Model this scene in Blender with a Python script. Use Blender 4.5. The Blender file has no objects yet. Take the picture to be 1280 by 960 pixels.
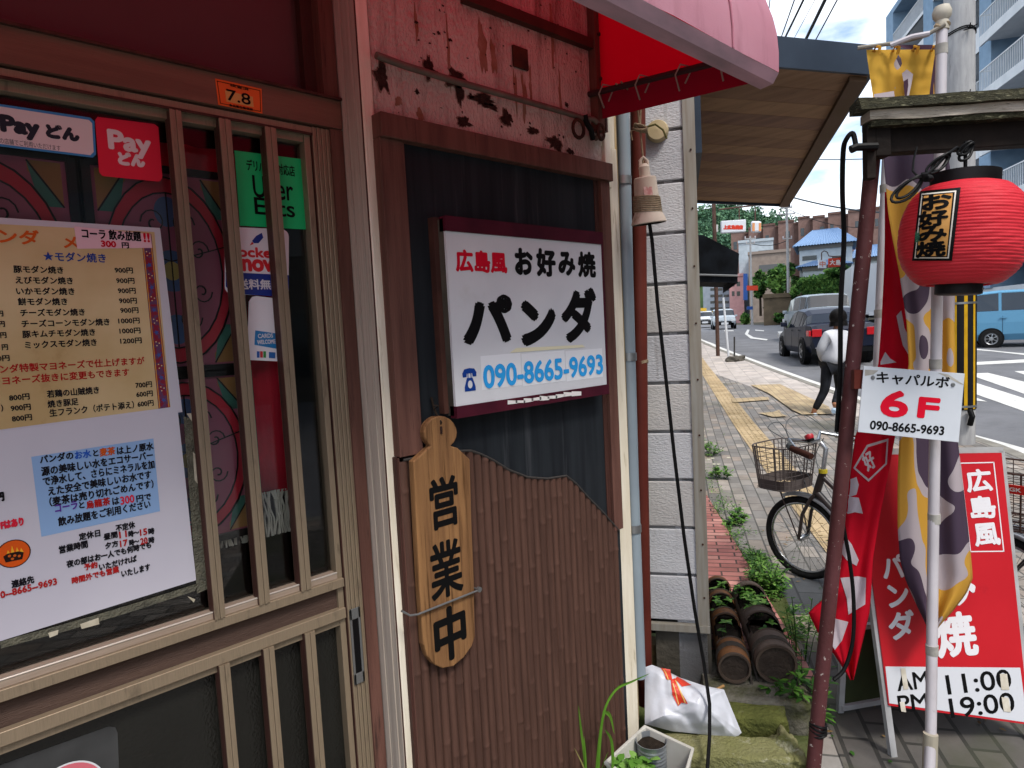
import bpy, bmesh, math, random
from math import radians, sin, cos, pi, tan, sqrt, atan2
from mathutils import Vector, Matrix, noise
rnd = random.Random(7)
C = bpy.context.scene.collection
S = bpy.context.scene

# ------------------------------------------------------------------ camera
EYE = Vector((0, 0, 1.55)); FPX = 825.0
_pi, _ro, _ya = radians(4.42), radians(-2.99), radians(43.8)
_f = Vector((sin(_ya)*cos(_pi), cos(_ya)*cos(_pi), -sin(_pi)))
_r0 = Vector((cos(_ya), -sin(_ya), 0)); _u0 = _r0.cross(_f)
CR = _r0*cos(_ro) + _u0*sin(_ro); CU = -_r0*sin(_ro) + _u0*cos(_ro); CF = _f
cam = bpy.data.cameras.new('camera'); camo = bpy.data.objects.new('camera', cam); C.objects.link(camo)
m = Matrix((CR, CU, -CF)).transposed().to_4x4(); m.translation = EYE; camo.matrix_world = m
cam.sensor_width = 36; cam.lens = FPX/1280*36; cam.clip_start = 0.05; cam.clip_end = 2000
S.camera = camo
# ------------------------------------------------------------------ light
SUN_EL, SUN_AZ = radians(56), radians(192)      # azimuth of the sun measured from +Y toward +X
w = bpy.data.worlds.new('World'); S.world = w; w.use_nodes = True
nt = w.node_tree; bg = nt.nodes['Background']
sky = nt.nodes.new('ShaderNodeTexSky'); sky.sky_type = 'NISHITA'; sky.sun_disc = False
sky.sun_elevation = SUN_EL; sky.sun_rotation = SUN_AZ; sky.air_density = 1.0; sky.dust_density = 2.0
bg.inputs[1].default_value = 0.13
tc = nt.nodes.new('ShaderNodeTexCoord'); mp = nt.nodes.new('ShaderNodeMapping'); mp.inputs['Scale'].default_value = (1.6, 1.6, 4.2)
nz = nt.nodes.new('ShaderNodeTexNoise'); nz.inputs['Scale'].default_value = 1.9; nz.inputs['Detail'].default_value = 7; nz.inputs['Roughness'].default_value = .55
rp = nt.nodes.new('ShaderNodeValToRGB'); rp.color_ramp.elements[0].position = .42; rp.color_ramp.elements[1].position = .57
rp.color_ramp.elements[0].color = (.06, .06, .06, 1); rp.color_ramp.elements[1].color = (1, 1, 1, 1)
mx = nt.nodes.new('ShaderNodeMix'); mx.data_type = 'RGBA'
mx.inputs['B'].default_value = (6.9, 7.15, 7.5, 1)
nt.links.new(tc.outputs['Generated'], mp.inputs['Vector']); nt.links.new(mp.outputs[0], nz.inputs['Vector'])
nt.links.new(nz.outputs[0], rp.inputs[0]); nt.links.new(rp.outputs[0], mx.inputs['Factor'])
nt.links.new(sky.outputs[0], mx.inputs['A']); nt.links.new(mx.outputs['Result'], bg.inputs[0])
sl = bpy.data.lights.new('sun', 'SUN'); sl.energy = 1.5; sl.angle = radians(14); sl.color = (1, .95, .88)
so = bpy.data.objects.new('sun', sl); C.objects.link(so)
sd = Vector((sin(SUN_AZ)*cos(SUN_EL), cos(SUN_AZ)*cos(SUN_EL), sin(SUN_EL)))
so.rotation_euler = sd.to_track_quat('Z', 'Y').to_euler(); so.location = sd*30
S.view_settings.view_transform = 'Standard'; S.view_settings.look = 'None'; S.view_settings.exposure = 1.1; S.view_settings.gamma = 1
S.render.engine = 'CYCLES'; S.cycles.use_denoising = True; S.cycles.max_bounces = 8; S.cycles.transparent_max_bounces = 12
S.cycles.caustics_reflective = False; S.cycles.caustics_refractive = False

# ------------------------------------------------------------------ pixels to points on real planes
def ray(x, y): return CR*((x-640)/FPX) - CU*((y-480)/FPX) + CF
def plane(p, n):
    p = Vector(p); n = Vector(n)
    def fn(x, y):
        r = ray(x, y); return EYE + r*((p-EYE).dot(n)/r.dot(n))
    fn.n = n.normalized() if n.dot(EYE-p) > 0 else -n.normalized()
    return fn
def onY(Y): return plane((0, Y, 0), (0, 1, 0))
def onZ(z): return plane((0, 0, z), (0, 0, 1))
def at(x, y, d): return EYE + ray(x, y)*d
RDA = radians(58.2)
T = Vector((sin(RDA), cos(RDA), 0)); N = Vector((-cos(RDA), sin(RDA), 0)); Z = Vector((0, 0, 1)); X = Vector((1, 0, 0)); Y = Vector((0, 1, 0))
def TN(t, n, z=0): return T*t + N*n + Z*z
def V(*a): return Vector(a)

# ------------------------------------------------------------------ materials
def lin(c):
    if isinstance(c, str):
        c = c.lstrip('#'); c = [int(c[i:i+2], 16)/255 for i in (0, 2, 4)]
        return tuple(x/12.92 if x <= .04045 else ((x+.055)/1.055)**2.4 for x in c)
    return tuple(c)
MATS = {}
def mat(name, c, rough=.6, c2=None, scale=8, metal=0, bump=0, bscale=60, stretch=None, detail=5, lo=.35, hi=.65, spec=None, trans=0, alpha=None, dirt=None):
    """Principled with an object-space noise between two colours, an optional stain colour and a noise bump."""
    if name in MATS: return MATS[name]
    M = bpy.data.materials.new(name); M.use_nodes = True; n = M.node_tree; b = n.nodes['Principled BSDF']
    c = lin(c); b.inputs['Base Color'].default_value = (*c, 1); b.inputs['Roughness'].default_value = rough; b.inputs['Metallic'].default_value = metal
    if spec is None and rough >= .45 and metal == 0: spec = .12
    if spec is not None: b.inputs['Specular IOR Level'].default_value = spec
    tcn = n.nodes.new('ShaderNodeTexCoord'); mpn = n.nodes.new('ShaderNodeMapping'); n.links.new(tcn.outputs['Object'], mpn.inputs[0])
    if stretch: mpn.inputs['Scale'].default_value = stretch
    out = None
    if c2 is not None:
        t = n.nodes.new('ShaderNodeTexNoise'); t.inputs['Scale'].default_value = scale; t.inputs['Detail'].default_value = detail
        r = n.nodes.new('ShaderNodeValToRGB'); r.color_ramp.elements[0].position = lo; r.color_ramp.elements[1].position = hi
        r.color_ramp.elements[0].color = (*c, 1); r.color_ramp.elements[1].color = (*lin(c2), 1)
        n.links.new(mpn.outputs[0], t.inputs['Vector']); n.links.new(t.outputs[0], r.inputs[0]); out = r.outputs[0]
    if dirt:
        dc, ds, dl, dh = dirt[:4]
        dsrc = mpn.outputs[0]
        if len(dirt) > 4:
            m2n = n.nodes.new('ShaderNodeMapping'); m2n.inputs['Scale'].default_value = dirt[4]; n.links.new(tcn.outputs['Object'], m2n.inputs[0]); dsrc = m2n.outputs[0]
        t = n.nodes.new('ShaderNodeTexNoise'); t.inputs['Scale'].default_value = ds; t.inputs['Detail'].default_value = 8; t.inputs['Roughness'].default_value = .65
        r = n.nodes.new('ShaderNodeValToRGB'); r.color_ramp.elements[0].position = dl; r.color_ramp.elements[1].position = dh
        r.color_ramp.elements[0].color = (0, 0, 0, 1); r.color_ramp.elements[1].color = (1, 1, 1, 1)
        mm = n.nodes.new('ShaderNodeMix'); mm.data_type = 'RGBA'; mm.inputs['B'].default_value = (*lin(dc), 1)
        n.links.new(dsrc, t.inputs['Vector']); n.links.new(t.outputs[0], r.inputs[0]); n.links.new(r.outputs[0], mm.inputs['Factor'])
        if out: n.links.new(out, mm.inputs['A'])
        else: mm.inputs['A'].default_value = (*c, 1)
        out = mm.outputs['Result']
    if out: n.links.new(out, b.inputs['Base Color'])
    if bump:
        t = n.nodes.new('ShaderNodeTexNoise'); t.inputs['Scale'].default_value = bscale; t.inputs['Detail'].default_value = 6
        bp = n.nodes.new('ShaderNodeBump'); bp.inputs['Strength'].default_value = bump; bp.inputs['Distance'].default_value = .01
        n.links.new(mpn.outputs[0], t.inputs['Vector']); n.links.new(t.outputs[0], bp.inputs['Height']); n.links.new(bp.outputs[0], b.inputs['Normal'])
    if trans:
        tr = n.nodes.new('ShaderNodeBsdfTranslucent'); ms = n.nodes.new('ShaderNodeMixShader'); ms.inputs[0].default_value = trans
        tr.inputs[0].default_value = (*c, 1)
        if out: n.links.new(out, tr.inputs[0])
        n.links.new(b.outputs[0], ms.inputs[1]); n.links.new(tr.outputs[0], ms.inputs[2])
        n.links.new(ms.outputs[0], n.nodes['Material Output'].inputs[0])
    MATS[name] = M; return M
def glass(name, tint, refl=1.0, rough=.02, ior=1.4, bump=0, bscale=120, tr=.9):
    if name in MATS: return MATS[name]
    M = bpy.data.materials.new(name); M.use_nodes = True; n = M.node_tree; n.nodes.remove(n.nodes['Principled BSDF'])
    t = n.nodes.new('ShaderNodeBsdfTransparent'); g = n.nodes.new('ShaderNodeBsdfGlossy'); ms = n.nodes.new('ShaderNodeMixShader'); fr = n.nodes.new('ShaderNodeFresnel')
    t.inputs[0].default_value = (*[x*tr for x in lin(tint)], 1); g.inputs['Roughness'].default_value = rough; g.inputs[0].default_value = (refl, refl, refl, 1); fr.inputs[0].default_value = ior
    if bump:
        tx = n.nodes.new('ShaderNodeTexNoise'); tx.inputs['Scale'].default_value = bscale; bp = n.nodes.new('ShaderNodeBump'); bp.inputs['Strength'].default_value = bump; bp.inputs['Distance'].default_value = .005
        n.links.new(tx.outputs[0], bp.inputs['Height']); n.links.new(bp.outputs[0], g.inputs['Normal'])
    n.links.new(fr.outputs[0], ms.inputs[0]); n.links.new(t.outputs[0], ms.inputs[1]); n.links.new(g.outputs[0], ms.inputs[2]); n.links.new(ms.outputs[0], n.nodes['Material Output'].inputs[0])
    MATS[name] = M; return M
def flat(c, rough=.5): return mat('paint_'+(c if isinstance(c, str) else '%.2f_%.2f_%.2f' % tuple(c)), c, rough)
def bricks(name, cols, mortar, bw, bh, ms=.012, rot=0, rough=.8, stain=None, offset=.5, bump=.3, loc=(0, 0, 0), varsc=None):
    M = bpy.data.materials.new(name); M.use_nodes = True; n = M.node_tree; b = n.nodes['Principled BSDF']; b.inputs['Roughness'].default_value = rough
    tcn = n.nodes.new('ShaderNodeTexCoord'); mpn = n.nodes.new('ShaderNodeMapping'); n.links.new(tcn.outputs['Object'], mpn.inputs[0])
    mpn.inputs['Rotation'].default_value = (0, 0, rot); mpn.inputs['Location'].default_value = loc
    br = n.nodes.new('ShaderNodeTexBrick'); br.inputs['Scale'].default_value = 1; br.inputs['Brick Width'].default_value = bw; br.inputs['Row Height'].default_value = bh
    br.inputs['Mortar Size'].default_value = ms; br.inputs['Color1'].default_value = (0, 0, 0, 1); br.inputs['Color2'].default_value = (1, 1, 1, 1); br.inputs['Mortar'].default_value = (.5, .5, .5, 1); br.offset = offset
    n.links.new(mpn.outputs[0], br.inputs['Vector'])
    r = n.nodes.new('ShaderNodeValToRGB'); r.color_ramp.interpolation = 'LINEAR'
    e = r.color_ramp.elements
    while len(e) < len(cols): e.new(.5)
    for i, cc in enumerate(cols): e[i].position = i/(len(cols)-1); e[i].color = (*lin(cc), 1)
    n.links.new(br.outputs['Color'], r.inputs[0])
    mm = n.nodes.new('ShaderNodeMix'); mm.data_type = 'RGBA'; mm.inputs['B'].default_value = (*lin(mortar), 1)
    n.links.new(r.outputs[0], mm.inputs['A']); n.links.new(br.outputs['Fac'], mm.inputs['Factor']); out = mm.outputs['Result']
    tx = n.nodes.new('ShaderNodeTexNoise'); tx.inputs['Scale'].default_value = 3.0; tx.inputs['Detail'].default_value = 9; tx.inputs['Roughness'].default_value = .7
    n.links.new(tcn.outputs['Object'], tx.inputs['Vector'])
    m2 = n.nodes.new('ShaderNodeMix'); m2.data_type = 'RGBA'; m2.blend_type = 'MULTIPLY'; m2.inputs['Factor'].default_value = .8
    r2 = n.nodes.new('ShaderNodeValToRGB'); r2.color_ramp.elements[0].position = .3; r2.color_ramp.elements[1].position = .62; r2.color_ramp.elements[0].color = (.5, .5, .47, 1)
    n.links.new(tx.outputs[0], r2.inputs[0]); n.links.new(out, m2.inputs['A']); n.links.new(r2.outputs[0], m2.inputs['B']); out = m2.outputs['Result']
    if stain:
        sc, ss, a, bb = stain
        tx = n.nodes.new('ShaderNodeTexNoise'); tx.inputs['Scale'].default_value = ss; tx.inputs['Detail'].default_value = 6
        n.links.new(tcn.outputs['Object'], tx.inputs['Vector'])
        r3 = n.nodes.new('ShaderNodeValToRGB'); r3.color_ramp.elements[0].position = a; r3.color_ramp.elements[1].position = bb
        m3 = n.nodes.new('ShaderNodeMix'); m3.data_type = 'RGBA'; m3.inputs['B'].default_value = (*lin(sc), 1)
        n.links.new(tx.outputs[0], r3.inputs[0]); n.links.new(r3.outputs[0], m3.inputs['Factor']); n.links.new(out, m3.inputs['A']); out = m3.outputs['Result']
    n.links.new(out, b.inputs['Base Color'])
    bp = n.nodes.new('ShaderNodeBump'); bp.inputs['Strength'].default_value = bump; bp.inputs['Distance'].default_value = .006; bp.invert = True
    n.links.new(br.outputs['Fac'], bp.inputs['Height'])
    t4 = n.nodes.new('ShaderNodeTexNoise'); t4.inputs['Scale'].default_value = 90; bp2 = n.nodes.new('ShaderNodeBump'); bp2.inputs['Strength'].default_value = .15; bp2.inputs['Distance'].default_value = .004
    n.links.new(tcn.outputs['Object'], t4.inputs['Vector']); n.links.new(t4.outputs[0], bp2.inputs['Height']); n.links.new(bp.outputs[0], bp2.inputs['Normal']); n.links.new(bp2.outputs[0], b.inputs['Normal'])
    MATS[name] = M; return M

# ------------------------------------------------------------------ mesh builder
_tc = {}
def glyphs(s, res=4):
    if (s, res) in _tc: return _tc[(s, res)]
    cu = bpy.data.curves.new('tmp', 'FONT'); cu.body = s; cu.size = 1; cu.resolution_u = res
    o = bpy.data.objects.new('tmp', cu); C.objects.link(o)
    dg = bpy.context.evaluated_depsgraph_get(); me = o.evaluated_get(dg).to_mesh()
    vs = [tuple(v.co)[:2] for v in me.vertices]; fs = [tuple(p.vertices) for p in me.polygons]
    o.evaluated_get(dg).to_mesh_clear(); bpy.data.objects.remove(o); bpy.data.curves.remove(cu)
    x0 = min(v[0] for v in vs); x1 = max(v[0] for v in vs); y0 = min(v[1] for v in vs); y1 = max(v[1] for v in vs)
    asp = (x1-x0)/max(y1-y0, 1e-6)
    vs = [((v[0]-x0)/max(x1-x0, 1e-6), (v[1]-y0)/max(y1-y0, 1e-6)) for v in vs]
    _tc[(s, res)] = (vs, fs, asp); return _tc[(s, res)]
class MB:
    def __init__(self): self.v = []; self.f = []; self.m = []; self.mats = []
    def mi(self, m):
        if m is None: return 0
        if m not in self.mats: self.mats.append(m)
        return self.mats.index(m)
    def add(self, vs, fs, m=None):
        b = len(self.v); self.v += [Vector(p) for p in vs]; k = self.mi(m)
        for f in fs: self.f.append(tuple(i+b for i in f)); self.m.append(k)
        return self
    def quad(self, a, b, c, d, m=None): return self.add([a, b, c, d], [(0, 1, 2, 3)], m)
    def poly(self, pts, m=None): return self.add(pts, [tuple(range(len(pts)))], m)
    def obox(self, o, a, b, c, m=None):
        o, a, b, c = map(Vector, (o, a, b, c)); vs = [o, o+a, o+a+b, o+b, o+c, o+a+c, o+a+b+c, o+b+c]
        fs = [(0, 3, 2, 1), (4, 5, 6, 7), (0, 1, 5, 4), (1, 2, 6, 5), (2, 3, 7, 6), (3, 0, 4, 7)]
        if a.cross(b).dot(c) < 0: fs = [f[::-1] for f in fs]
        return self.add(vs, fs, m)
    def box(self, p, q, m=None):
        p, q = Vector(p), Vector(q); lo = Vector(map(min, p, q)); d = Vector(map(max, p, q))-lo
        return self.obox(lo, (d.x, 0, 0), (0, d.y, 0), (0, 0, d.z), m)
    def tnbox(self, t0, t1, n0, n1, z0, z1, m=None): return self.obox(TN(t0, n0, z0), T*(t1-t0), N*(n1-n0), Z*(z1-z0), m)
    def prism(self, pts, ext, m=None):
        pts = [Vector(p) for p in pts]; ext = Vector(ext); n = len(pts)
        vs = pts+[p+ext for p in pts]
        nn = Vector((0, 0, 0))
        for i in range(n): nn += pts[i].cross(pts[(i+1) % n])
        fs = [tuple(range(n))[::-1], tuple(range(n, 2*n))]+[(i, (i+1) % n, n+(i+1) % n, n+i) for i in range(n)]
        if nn.dot(ext) < 0: fs = [f[::-1] for f in fs]
        return self.add(vs, fs, m)
    def bar(self, a, b, wd, ht, up=Z, m=None):
        a, b = Vector(a), Vector(b); d = b-a; s = d.cross(Vector(up)).normalized()*wd; u = s.cross(d).normalized()*ht
        return self.obox(a-s/2-u/2, d, s, u, m)
    def tube(self, pts, r, seg=8, m=None, cap=True, closed=False):
        pts = [Vector(p) for p in pts]; n = len(pts); rs = r if isinstance(r, (list, tuple)) else [r]*n
        vs = []; ref = None
        for i, p in enumerate(pts):
            if closed: d = pts[(i+1) % n]-pts[i-1]
            else: d = pts[min(i+1, n-1)]-pts[max(i-1, 0)]
            d.normalize()
            if ref is None:
                ref = d.orthogonal().normalized()
            else:
                ref = (ref-d*ref.dot(d)); ref = ref.normalized() if ref.length > 1e-6 else d.orthogonal().normalized()
            q = d.cross(ref)
            for k in range(seg):
                a = 2*pi*k/seg; vs.append(p+(ref*cos(a)+q*sin(a))*rs[i])
        fs = []
        for i in range(n if closed else n-1):
            j = (i+1) % n
            for k in range(seg): k2 = (k+1) % seg; fs.append((i*seg+k, i*seg+k2, j*seg+k2, j*seg+k))
        if cap and not closed: fs += [tuple(range(seg))[::-1], tuple(range((n-1)*seg, n*seg))]
        return self.add(vs, fs, m)
    def lathe(self, prof, o, axis=Z, seg=24, m=None, squash=None, cap=True):
        o = Vector(o); axis = Vector(axis).normalized(); a = axis.orthogonal().normalized(); b = axis.cross(a); vs = []; fs = []
        for (r, h) in prof:
            for k in range(seg): t = 2*pi*k/seg; vs.append(o+axis*h+(a*cos(t)+b*sin(t))*r)
        n = len(prof)
        for i in range(n-1):
            for k in range(seg): k2 = (k+1) % seg; fs.append((i*seg+k, i*seg+k2, (i+1)*seg+k2, (i+1)*seg+k))
        if cap: fs += [tuple(range(seg))[::-1], tuple(range((n-1)*seg, n*seg))]
        return self.add(vs, fs, m)
    def grid(self, fn, nu, nv, m=None, closed=False):
        vs = [fn(i/nu, j/nv) for j in range(nv+1) for i in range(nu+1)]
        fs = [(j*(nu+1)+i, j*(nu+1)+i+1, (j+1)*(nu+1)+i+1, (j+1)*(nu+1)+i) for j in range(nv) for i in range(nu)]
        return self.add(vs, fs, m)
    def text(self, s, c, ux, uy, wd, ht, m, bold=0, off=.0006, nrm=None, skew=0, res=4):
        """glyphs fitted to a wd x ht box centred on c, on the plane ux/uy; bold in metres"""
        vs, fs, asp = glyphs(s, res); c, ux, uy = Vector(c), Vector(ux), Vector(uy); nrm = Vector(nrm) if nrm is not None else ux.cross(uy).normalized()
        k = 8 if bold else 1
        for i in range(k):
            dx = bold*cos(2*pi*i/k) if bold else 0; dy = bold*sin(2*pi*i/k) if bold else 0
            wi, hi = max(wd-2*bold, wd*.3), max(ht-2*bold, ht*.3)
            self.add([c+ux*((u-.5)*wi+dx+skew*(v-.5)*hi)+uy*((v-.5)*hi+dy)+nrm*(off+i*.00006) for u, v in vs], fs, m)
        return self
    def tpx(self, s, fn, x0, x1, y0, y1, m, bold=0, dy=0, ux=X, uy=Z, off=.0006, res=4):
        """text whose ink fills the photo box x0..x1, y0..y1 (y at its centre column) on the plane fn; dy = rise of its right end"""
        xc, yc = (x0+x1)/2, (y0+y1)/2; c = fn(xc, yc)
        a = fn(x0, yc+dy/2); b = fn(x1, yc-dy/2)
        c = c+ux*(((a+b)/2-c).dot(ux)) if not dy else (a+b)/2
        wd = (b-a).length if dy else abs((b-a).dot(ux)); ht = abs((fn(xc, y0)-fn(xc, y1)).dot(uy))
        if dy: ux = (b-a).normalized()
        return self.text(s, c, ux, uy, wd, ht, m, bold, off, fn.n, 0, res)
    def qpx(self, fn, pts, m=None, off=0): return self.poly([fn(*p)+fn.n*off for p in pts], m)
    def slab(self, fn, pts, th, m=None, off=0):
        """a plate outlined by photo points on the plane fn, th thick, its front face off in front of fn"""
        P = [fn(*p)+fn.n*off for p in pts]; return self.prism([p-fn.n*th for p in P], fn.n*th, m)
    def build(self, name, m=None, parent=None, smooth=False, bevel=0, seg=2, angle=40, solid=0, subsurf=0, sep=None):
        me = bpy.data.meshes.new(name); off = parent['_o'] if parent is not None and '_o' in parent else None
        off = Vector(off) if off is not None else Vector((0, 0, 0))
        me.from_pydata([v-off for v in self.v], [], self.f)
        ms = self.mats if self.mats else [m]
        if self.mats and m is not None and m not in ms: pass
        for q in ms: me.materials.append(q)
        me.polygons.foreach_set('material_index', self.m); me.update()
        o = bpy.data.objects.new(name, me); C.objects.link(o)
        if parent is not None:
            o.parent = parent
            o['_o'] = list(off)
        if smooth:
            me.polygons.foreach_set('use_smooth', [True]*len(me.polygons))
            try: me.set_sharp_from_angle(angle=radians(angle))
            except Exception: pass
        if bevel:
            b = o.modifiers.new('bevel', 'BEVEL'); b.width = bevel; b.segments = seg; b.limit_method = 'ANGLE'; b.angle_limit = radians(35)
        if solid:
            b = o.modifiers.new('solid', 'SOLIDIFY'); b.thickness = solid; b.offset = 0
        if subsurf:
            b = o.modifiers.new('sub', 'SUBSURF'); b.levels = subsurf; b.render_levels = subsurf
        return o
def rsquare(fn, x0, y0, x1, y1): return [(x0, y0), (x1, y0), (x1, y1), (x0, y1)]
def thing(name, label, cat, loc=(0, 0, 0), group=None, kind=None):
    o = bpy.data.objects.new(name, None); C.objects.link(o); o.empty_display_size = .1; o.location = loc; o['_o'] = list(loc)
    return tag(o, label, cat, group, kind)
def tag(o, label=None, cat=None, group=None, kind=None):
    if label: o['label'] = label
    if cat: o['category'] = cat
    if group: o['group'] = group
    if kind: o['kind'] = kind
    return o
def struct(name, mb, m=None, **k): return tag(mb.build(name, m, **k), kind='structure')
def dup(root, loc, rz=0, label=None, sc=None):
    r = root.copy(); C.objects.link(r); r.location = loc; r.rotation_euler = (0, 0, rz)
    if sc: r.scale = (sc, sc, sc)
    if label: r['label'] = label
    for ch in list(root.children):
        c = ch.copy(); C.objects.link(c); c.parent = r
        for g in list(ch.children):
            d = g.copy(); C.objects.link(d); d.parent = c
    return r
def sph(mb, c, r, m=None, seg=12, rings=8, sc=(1, 1, 1)):
    c = Vector(c); prof = []
    vs = []; fs = []
    for j in range(rings+1):
        th = pi*j/rings
        for k in range(seg):
            a = 2*pi*k/seg; vs.append(c+Vector((r*sc[0]*sin(th)*cos(a), r*sc[1]*sin(th)*sin(a), r*sc[2]*cos(th))))
    for j in range(rings):
        for k in range(seg): k2 = (k+1) % seg; fs.append((j*seg+k, (j+1)*seg+k, (j+1)*seg+k2, j*seg+k2))
    return mb.add(vs, fs, m)
def rock(mb, c, sx, sy, sz, m=None, seed=0, amp=.18, ax=X, ay=Y, seg=18, rings=12, boxy=.5):
    seg, rings = max(seg, 44), max(rings, 32)
    c = Vector(c); vs = []; fs = []
    for j in range(rings+1):
        th = pi*j/rings
        for k in range(seg):
            a = 2*pi*k/seg; d = Vector((sin(th)*cos(a), sin(th)*sin(a), cos(th)))
            mxx = max(abs(d.x), abs(d.y), abs(d.z)); d = d.lerp(d/mxx, boxy)
            q = noise.noise(d*1.3+Vector((seed*7.1, seed*3.3, 0)))*amp+noise.noise(d*4+Vector((seed*5.1, 0, seed)))*amp*.4
            d = d*(1+q); vs.append(c+Vector(ax)*d.x*sx+Vector(ay)*d.y*sy+Z*d.z*sz)
    for j in range(rings):
        for k in range(seg): k2 = (k+1) % seg; fs.append((j*seg+k, (j+1)*seg+k, (j+1)*seg+k2, j*seg+k2))
    return mb.add(vs, fs, m)
def leaf(mb, p, d, L, wd, m=None, droop=.3, up=Z, n=3):
    """a bent blade from p along d"""
    p, d = Vector(p), Vector(d).normalized(); s = d.cross(Vector(up)); s = s.normalized() if s.length > 1e-4 else X; L1 = []; R1 = []
    cur = p.copy(); dd = d.copy()
    prof = [.35, 1, .75, 0] if n == 3 else [.25, .8, 1, .85, .5, 0]
    for i in range(n+1):
        ww = wd*prof[i]*.5; L1.append(cur-s*ww); R1.append(cur+s*ww)
        cur = cur+dd*(L/n); dd = (dd-Z*droop/n*1.2).normalized()
    vs = L1+R1; k = n+1
    return mb.add(vs, [(i, i+1, k+i+1, k+i) for i in range(n)], m)

# ================================================================== THE SHOP FRONT
YW, YD, YG = 1.40, 1.50, 1.53
FW, FD, FG = onY(YW), onY(YD), onY(YG)
BROWN = mat('brown_painted_wood', '#553a33', .55, '#67483f', 5, stretch=(8, 8, .6), bump=.25, bscale=40, dirt=('#2c2220', 9, .58, .75))
DKBROWN = mat('dark_brown_wood', '#3a2622', .5, '#4a302a', 6, stretch=(6, 6, .5), bump=.2, bscale=50)
HEADER = mat('header_wood', '#6b4d42', .5, '#7a594b', 5, stretch=(.6, 6, 8), bump=.15, bscale=60)
ALU = mat('bronze_aluminium', '#82735f', .42, '#92826d', 30, metal=.35, stretch=(30, 30, .8), lo=.3, hi=.7, dirt=('#51463a', 3, .57, .8, (14, 14, 3)))
ALUL = mat('light_bronze_aluminium', '#9a8878', .45, '#a69484', 12, metal=.25, stretch=(.6, 20, 20))
BEIGE = mat('weathered_beige_aluminium', '#9f958a', .55, '#b0a599', 7, stretch=(14, 14, .5), dirt=('#5d544c', 11, .6, .8))
CREAM = mat('cracked_cream_paint', '#cfc6b2', .6, '#ddd6c6', 6, stretch=(6, 6, .6), bump=.3, bscale=30, dirt=('#8d7a55', 8, .6, .74))
STUCCO = mat('aged_stucco', '#b3a69d', .85, '#cbbeb3', 2.5, bump=1.5, bscale=60, stretch=(2, 2, 1), dirt=('#6b5147', 2.6, .5, .72, (6, 6, .8)))
BLACKP = mat('black_board', '#1a1d21', .5, '#25292d', 4, stretch=(9, 9, .5), dirt=('#4b4d51', 2.4, .58, .82, (9, 9, .4)))
BLACK = mat('black_rubber', '#0d0d0e', .5)
SOOT = mat('bared_dark_board', '#2c1f1c', .95, '#4a3630', 45, bump=1.2, bscale=200); EDGEP = mat('lifted_paint_edge', '#8a7468', .9, '#6b5148', 60)
BAMB = mat('brown_bamboo_moulding', '#46322b', .6, '#553d34', 9, stretch=(10, 10, .4), bump=.15, bscale=90, dirt=('#8a6a5a', 34, .7, .84))
STEEL = mat('dull_steel', '#8b8d8e', .4, metal=.8)
RUST = mat('rusty_iron', '#4a2d22', .8, '#2c201c', 18, bump=.5, bscale=80)
WHITEB = mat('white_enamel', '#cfd1d5', .35, '#c6c8cd', 5, dirt=('#b3b2ae', 4, .6, .85))
INK = flat('#0c0c0d', .45)
RED = flat('#c20d28', .45)
shop = thing('shop_building', 'small restaurant front with bronze sliding door and stained upper wall', 'building', (1, 1.4, 0))
X0P = FW(458, 210).x; X1P = X0P+.034; XE = 1.90            # post, right end of the wall
zfr = FW(628, 172).z                                         # top of the black board's frame
zh1, zh0 = onY(1.485)(240, 85).z, onY(1.485)(240, 125).z     # header
b = MB()
# upper wall, rest of the wall behind everything
b.box((X1P, YW, zfr-.02), (1.815, 1.62, 3.5), STUCCO)
b.box((X1P, YW+.02, 0), (XE-.01, 1.62, zfr-.02), DKBROWN)
b.box((-2.6, 1.44, 2.62), (X0P, 1.62, 3.5), STUCCO)
rr = random.Random(3)
def blot(cx, cy, rx, ry, mt, n=22, jag=.35, sd=0, off=.0012):
    c = FW(cx, cy); sx = (FW(cx+rx, cy)-c).length; sy = (FW(cx, cy+ry)-c).length; q = random.Random(sd); P = []
    for k in range(n):
        a = 2*pi*k/n; r = 1+jag*2.2*noise.noise(V(cos(a)*1.6+sd*3.7, sin(a)*1.6, sd*1.3))+jag*.5*(q.random()*2-1); P.append(V(c.x+cos(a)*sx*r, YW-off, c.z+sin(a)*sy*r))
    b.add([V(c.x, YW-off, c.z)]+P, [(0, 1+(k+1) % n, 1+k) for k in range(n)], mt)
for i, (x, y, rx, ry) in enumerate([(478, 96, 8, 15), (569, 99, 11, 10), (574, 116, 4, 14), (536, 84, 5, 12), (543, 92, 10, 5), (580, 153, 7, 6), (634, 148, 6, 9), (666, 163, 6, 5), (604, 126, 13, 6), (612, 133, 8, 5), (713, 190, 4, 4), (521, 115, 3, 3), (693, 178, 8, 9), (589, 121, 3, 3), (708, 131, 2, 3), (520, 28, 2, 2), (548, 41, 2, 2), (562, 50, 2, 2)]):
    blot(x, y, rx*1.12, ry*1.12, EDGEP, sd=i, off=.0008, n=34); blot(x, y, rx*.95, ry*.95, SOOT, sd=i, n=34, off=.0016)
STAIN = mat('rust_stain', '#8f7464', .85, '#7d5a46', 20, bump=.6)
for k in range(46): blot(rr.uniform(475, 735), rr.uniform(2, 175), rr.uniform(.5, 1.6), rr.uniform(.5, 1.8), SOOT, sd=100+k, n=8, off=.001)
blot(524, 144, 4, 9, STAIN, sd=41); blot(497, 127, 5, 5, STAIN, sd=42); 
b.build('wall', STUCCO, shop)
b = MB()
q = random.Random(21)
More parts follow.
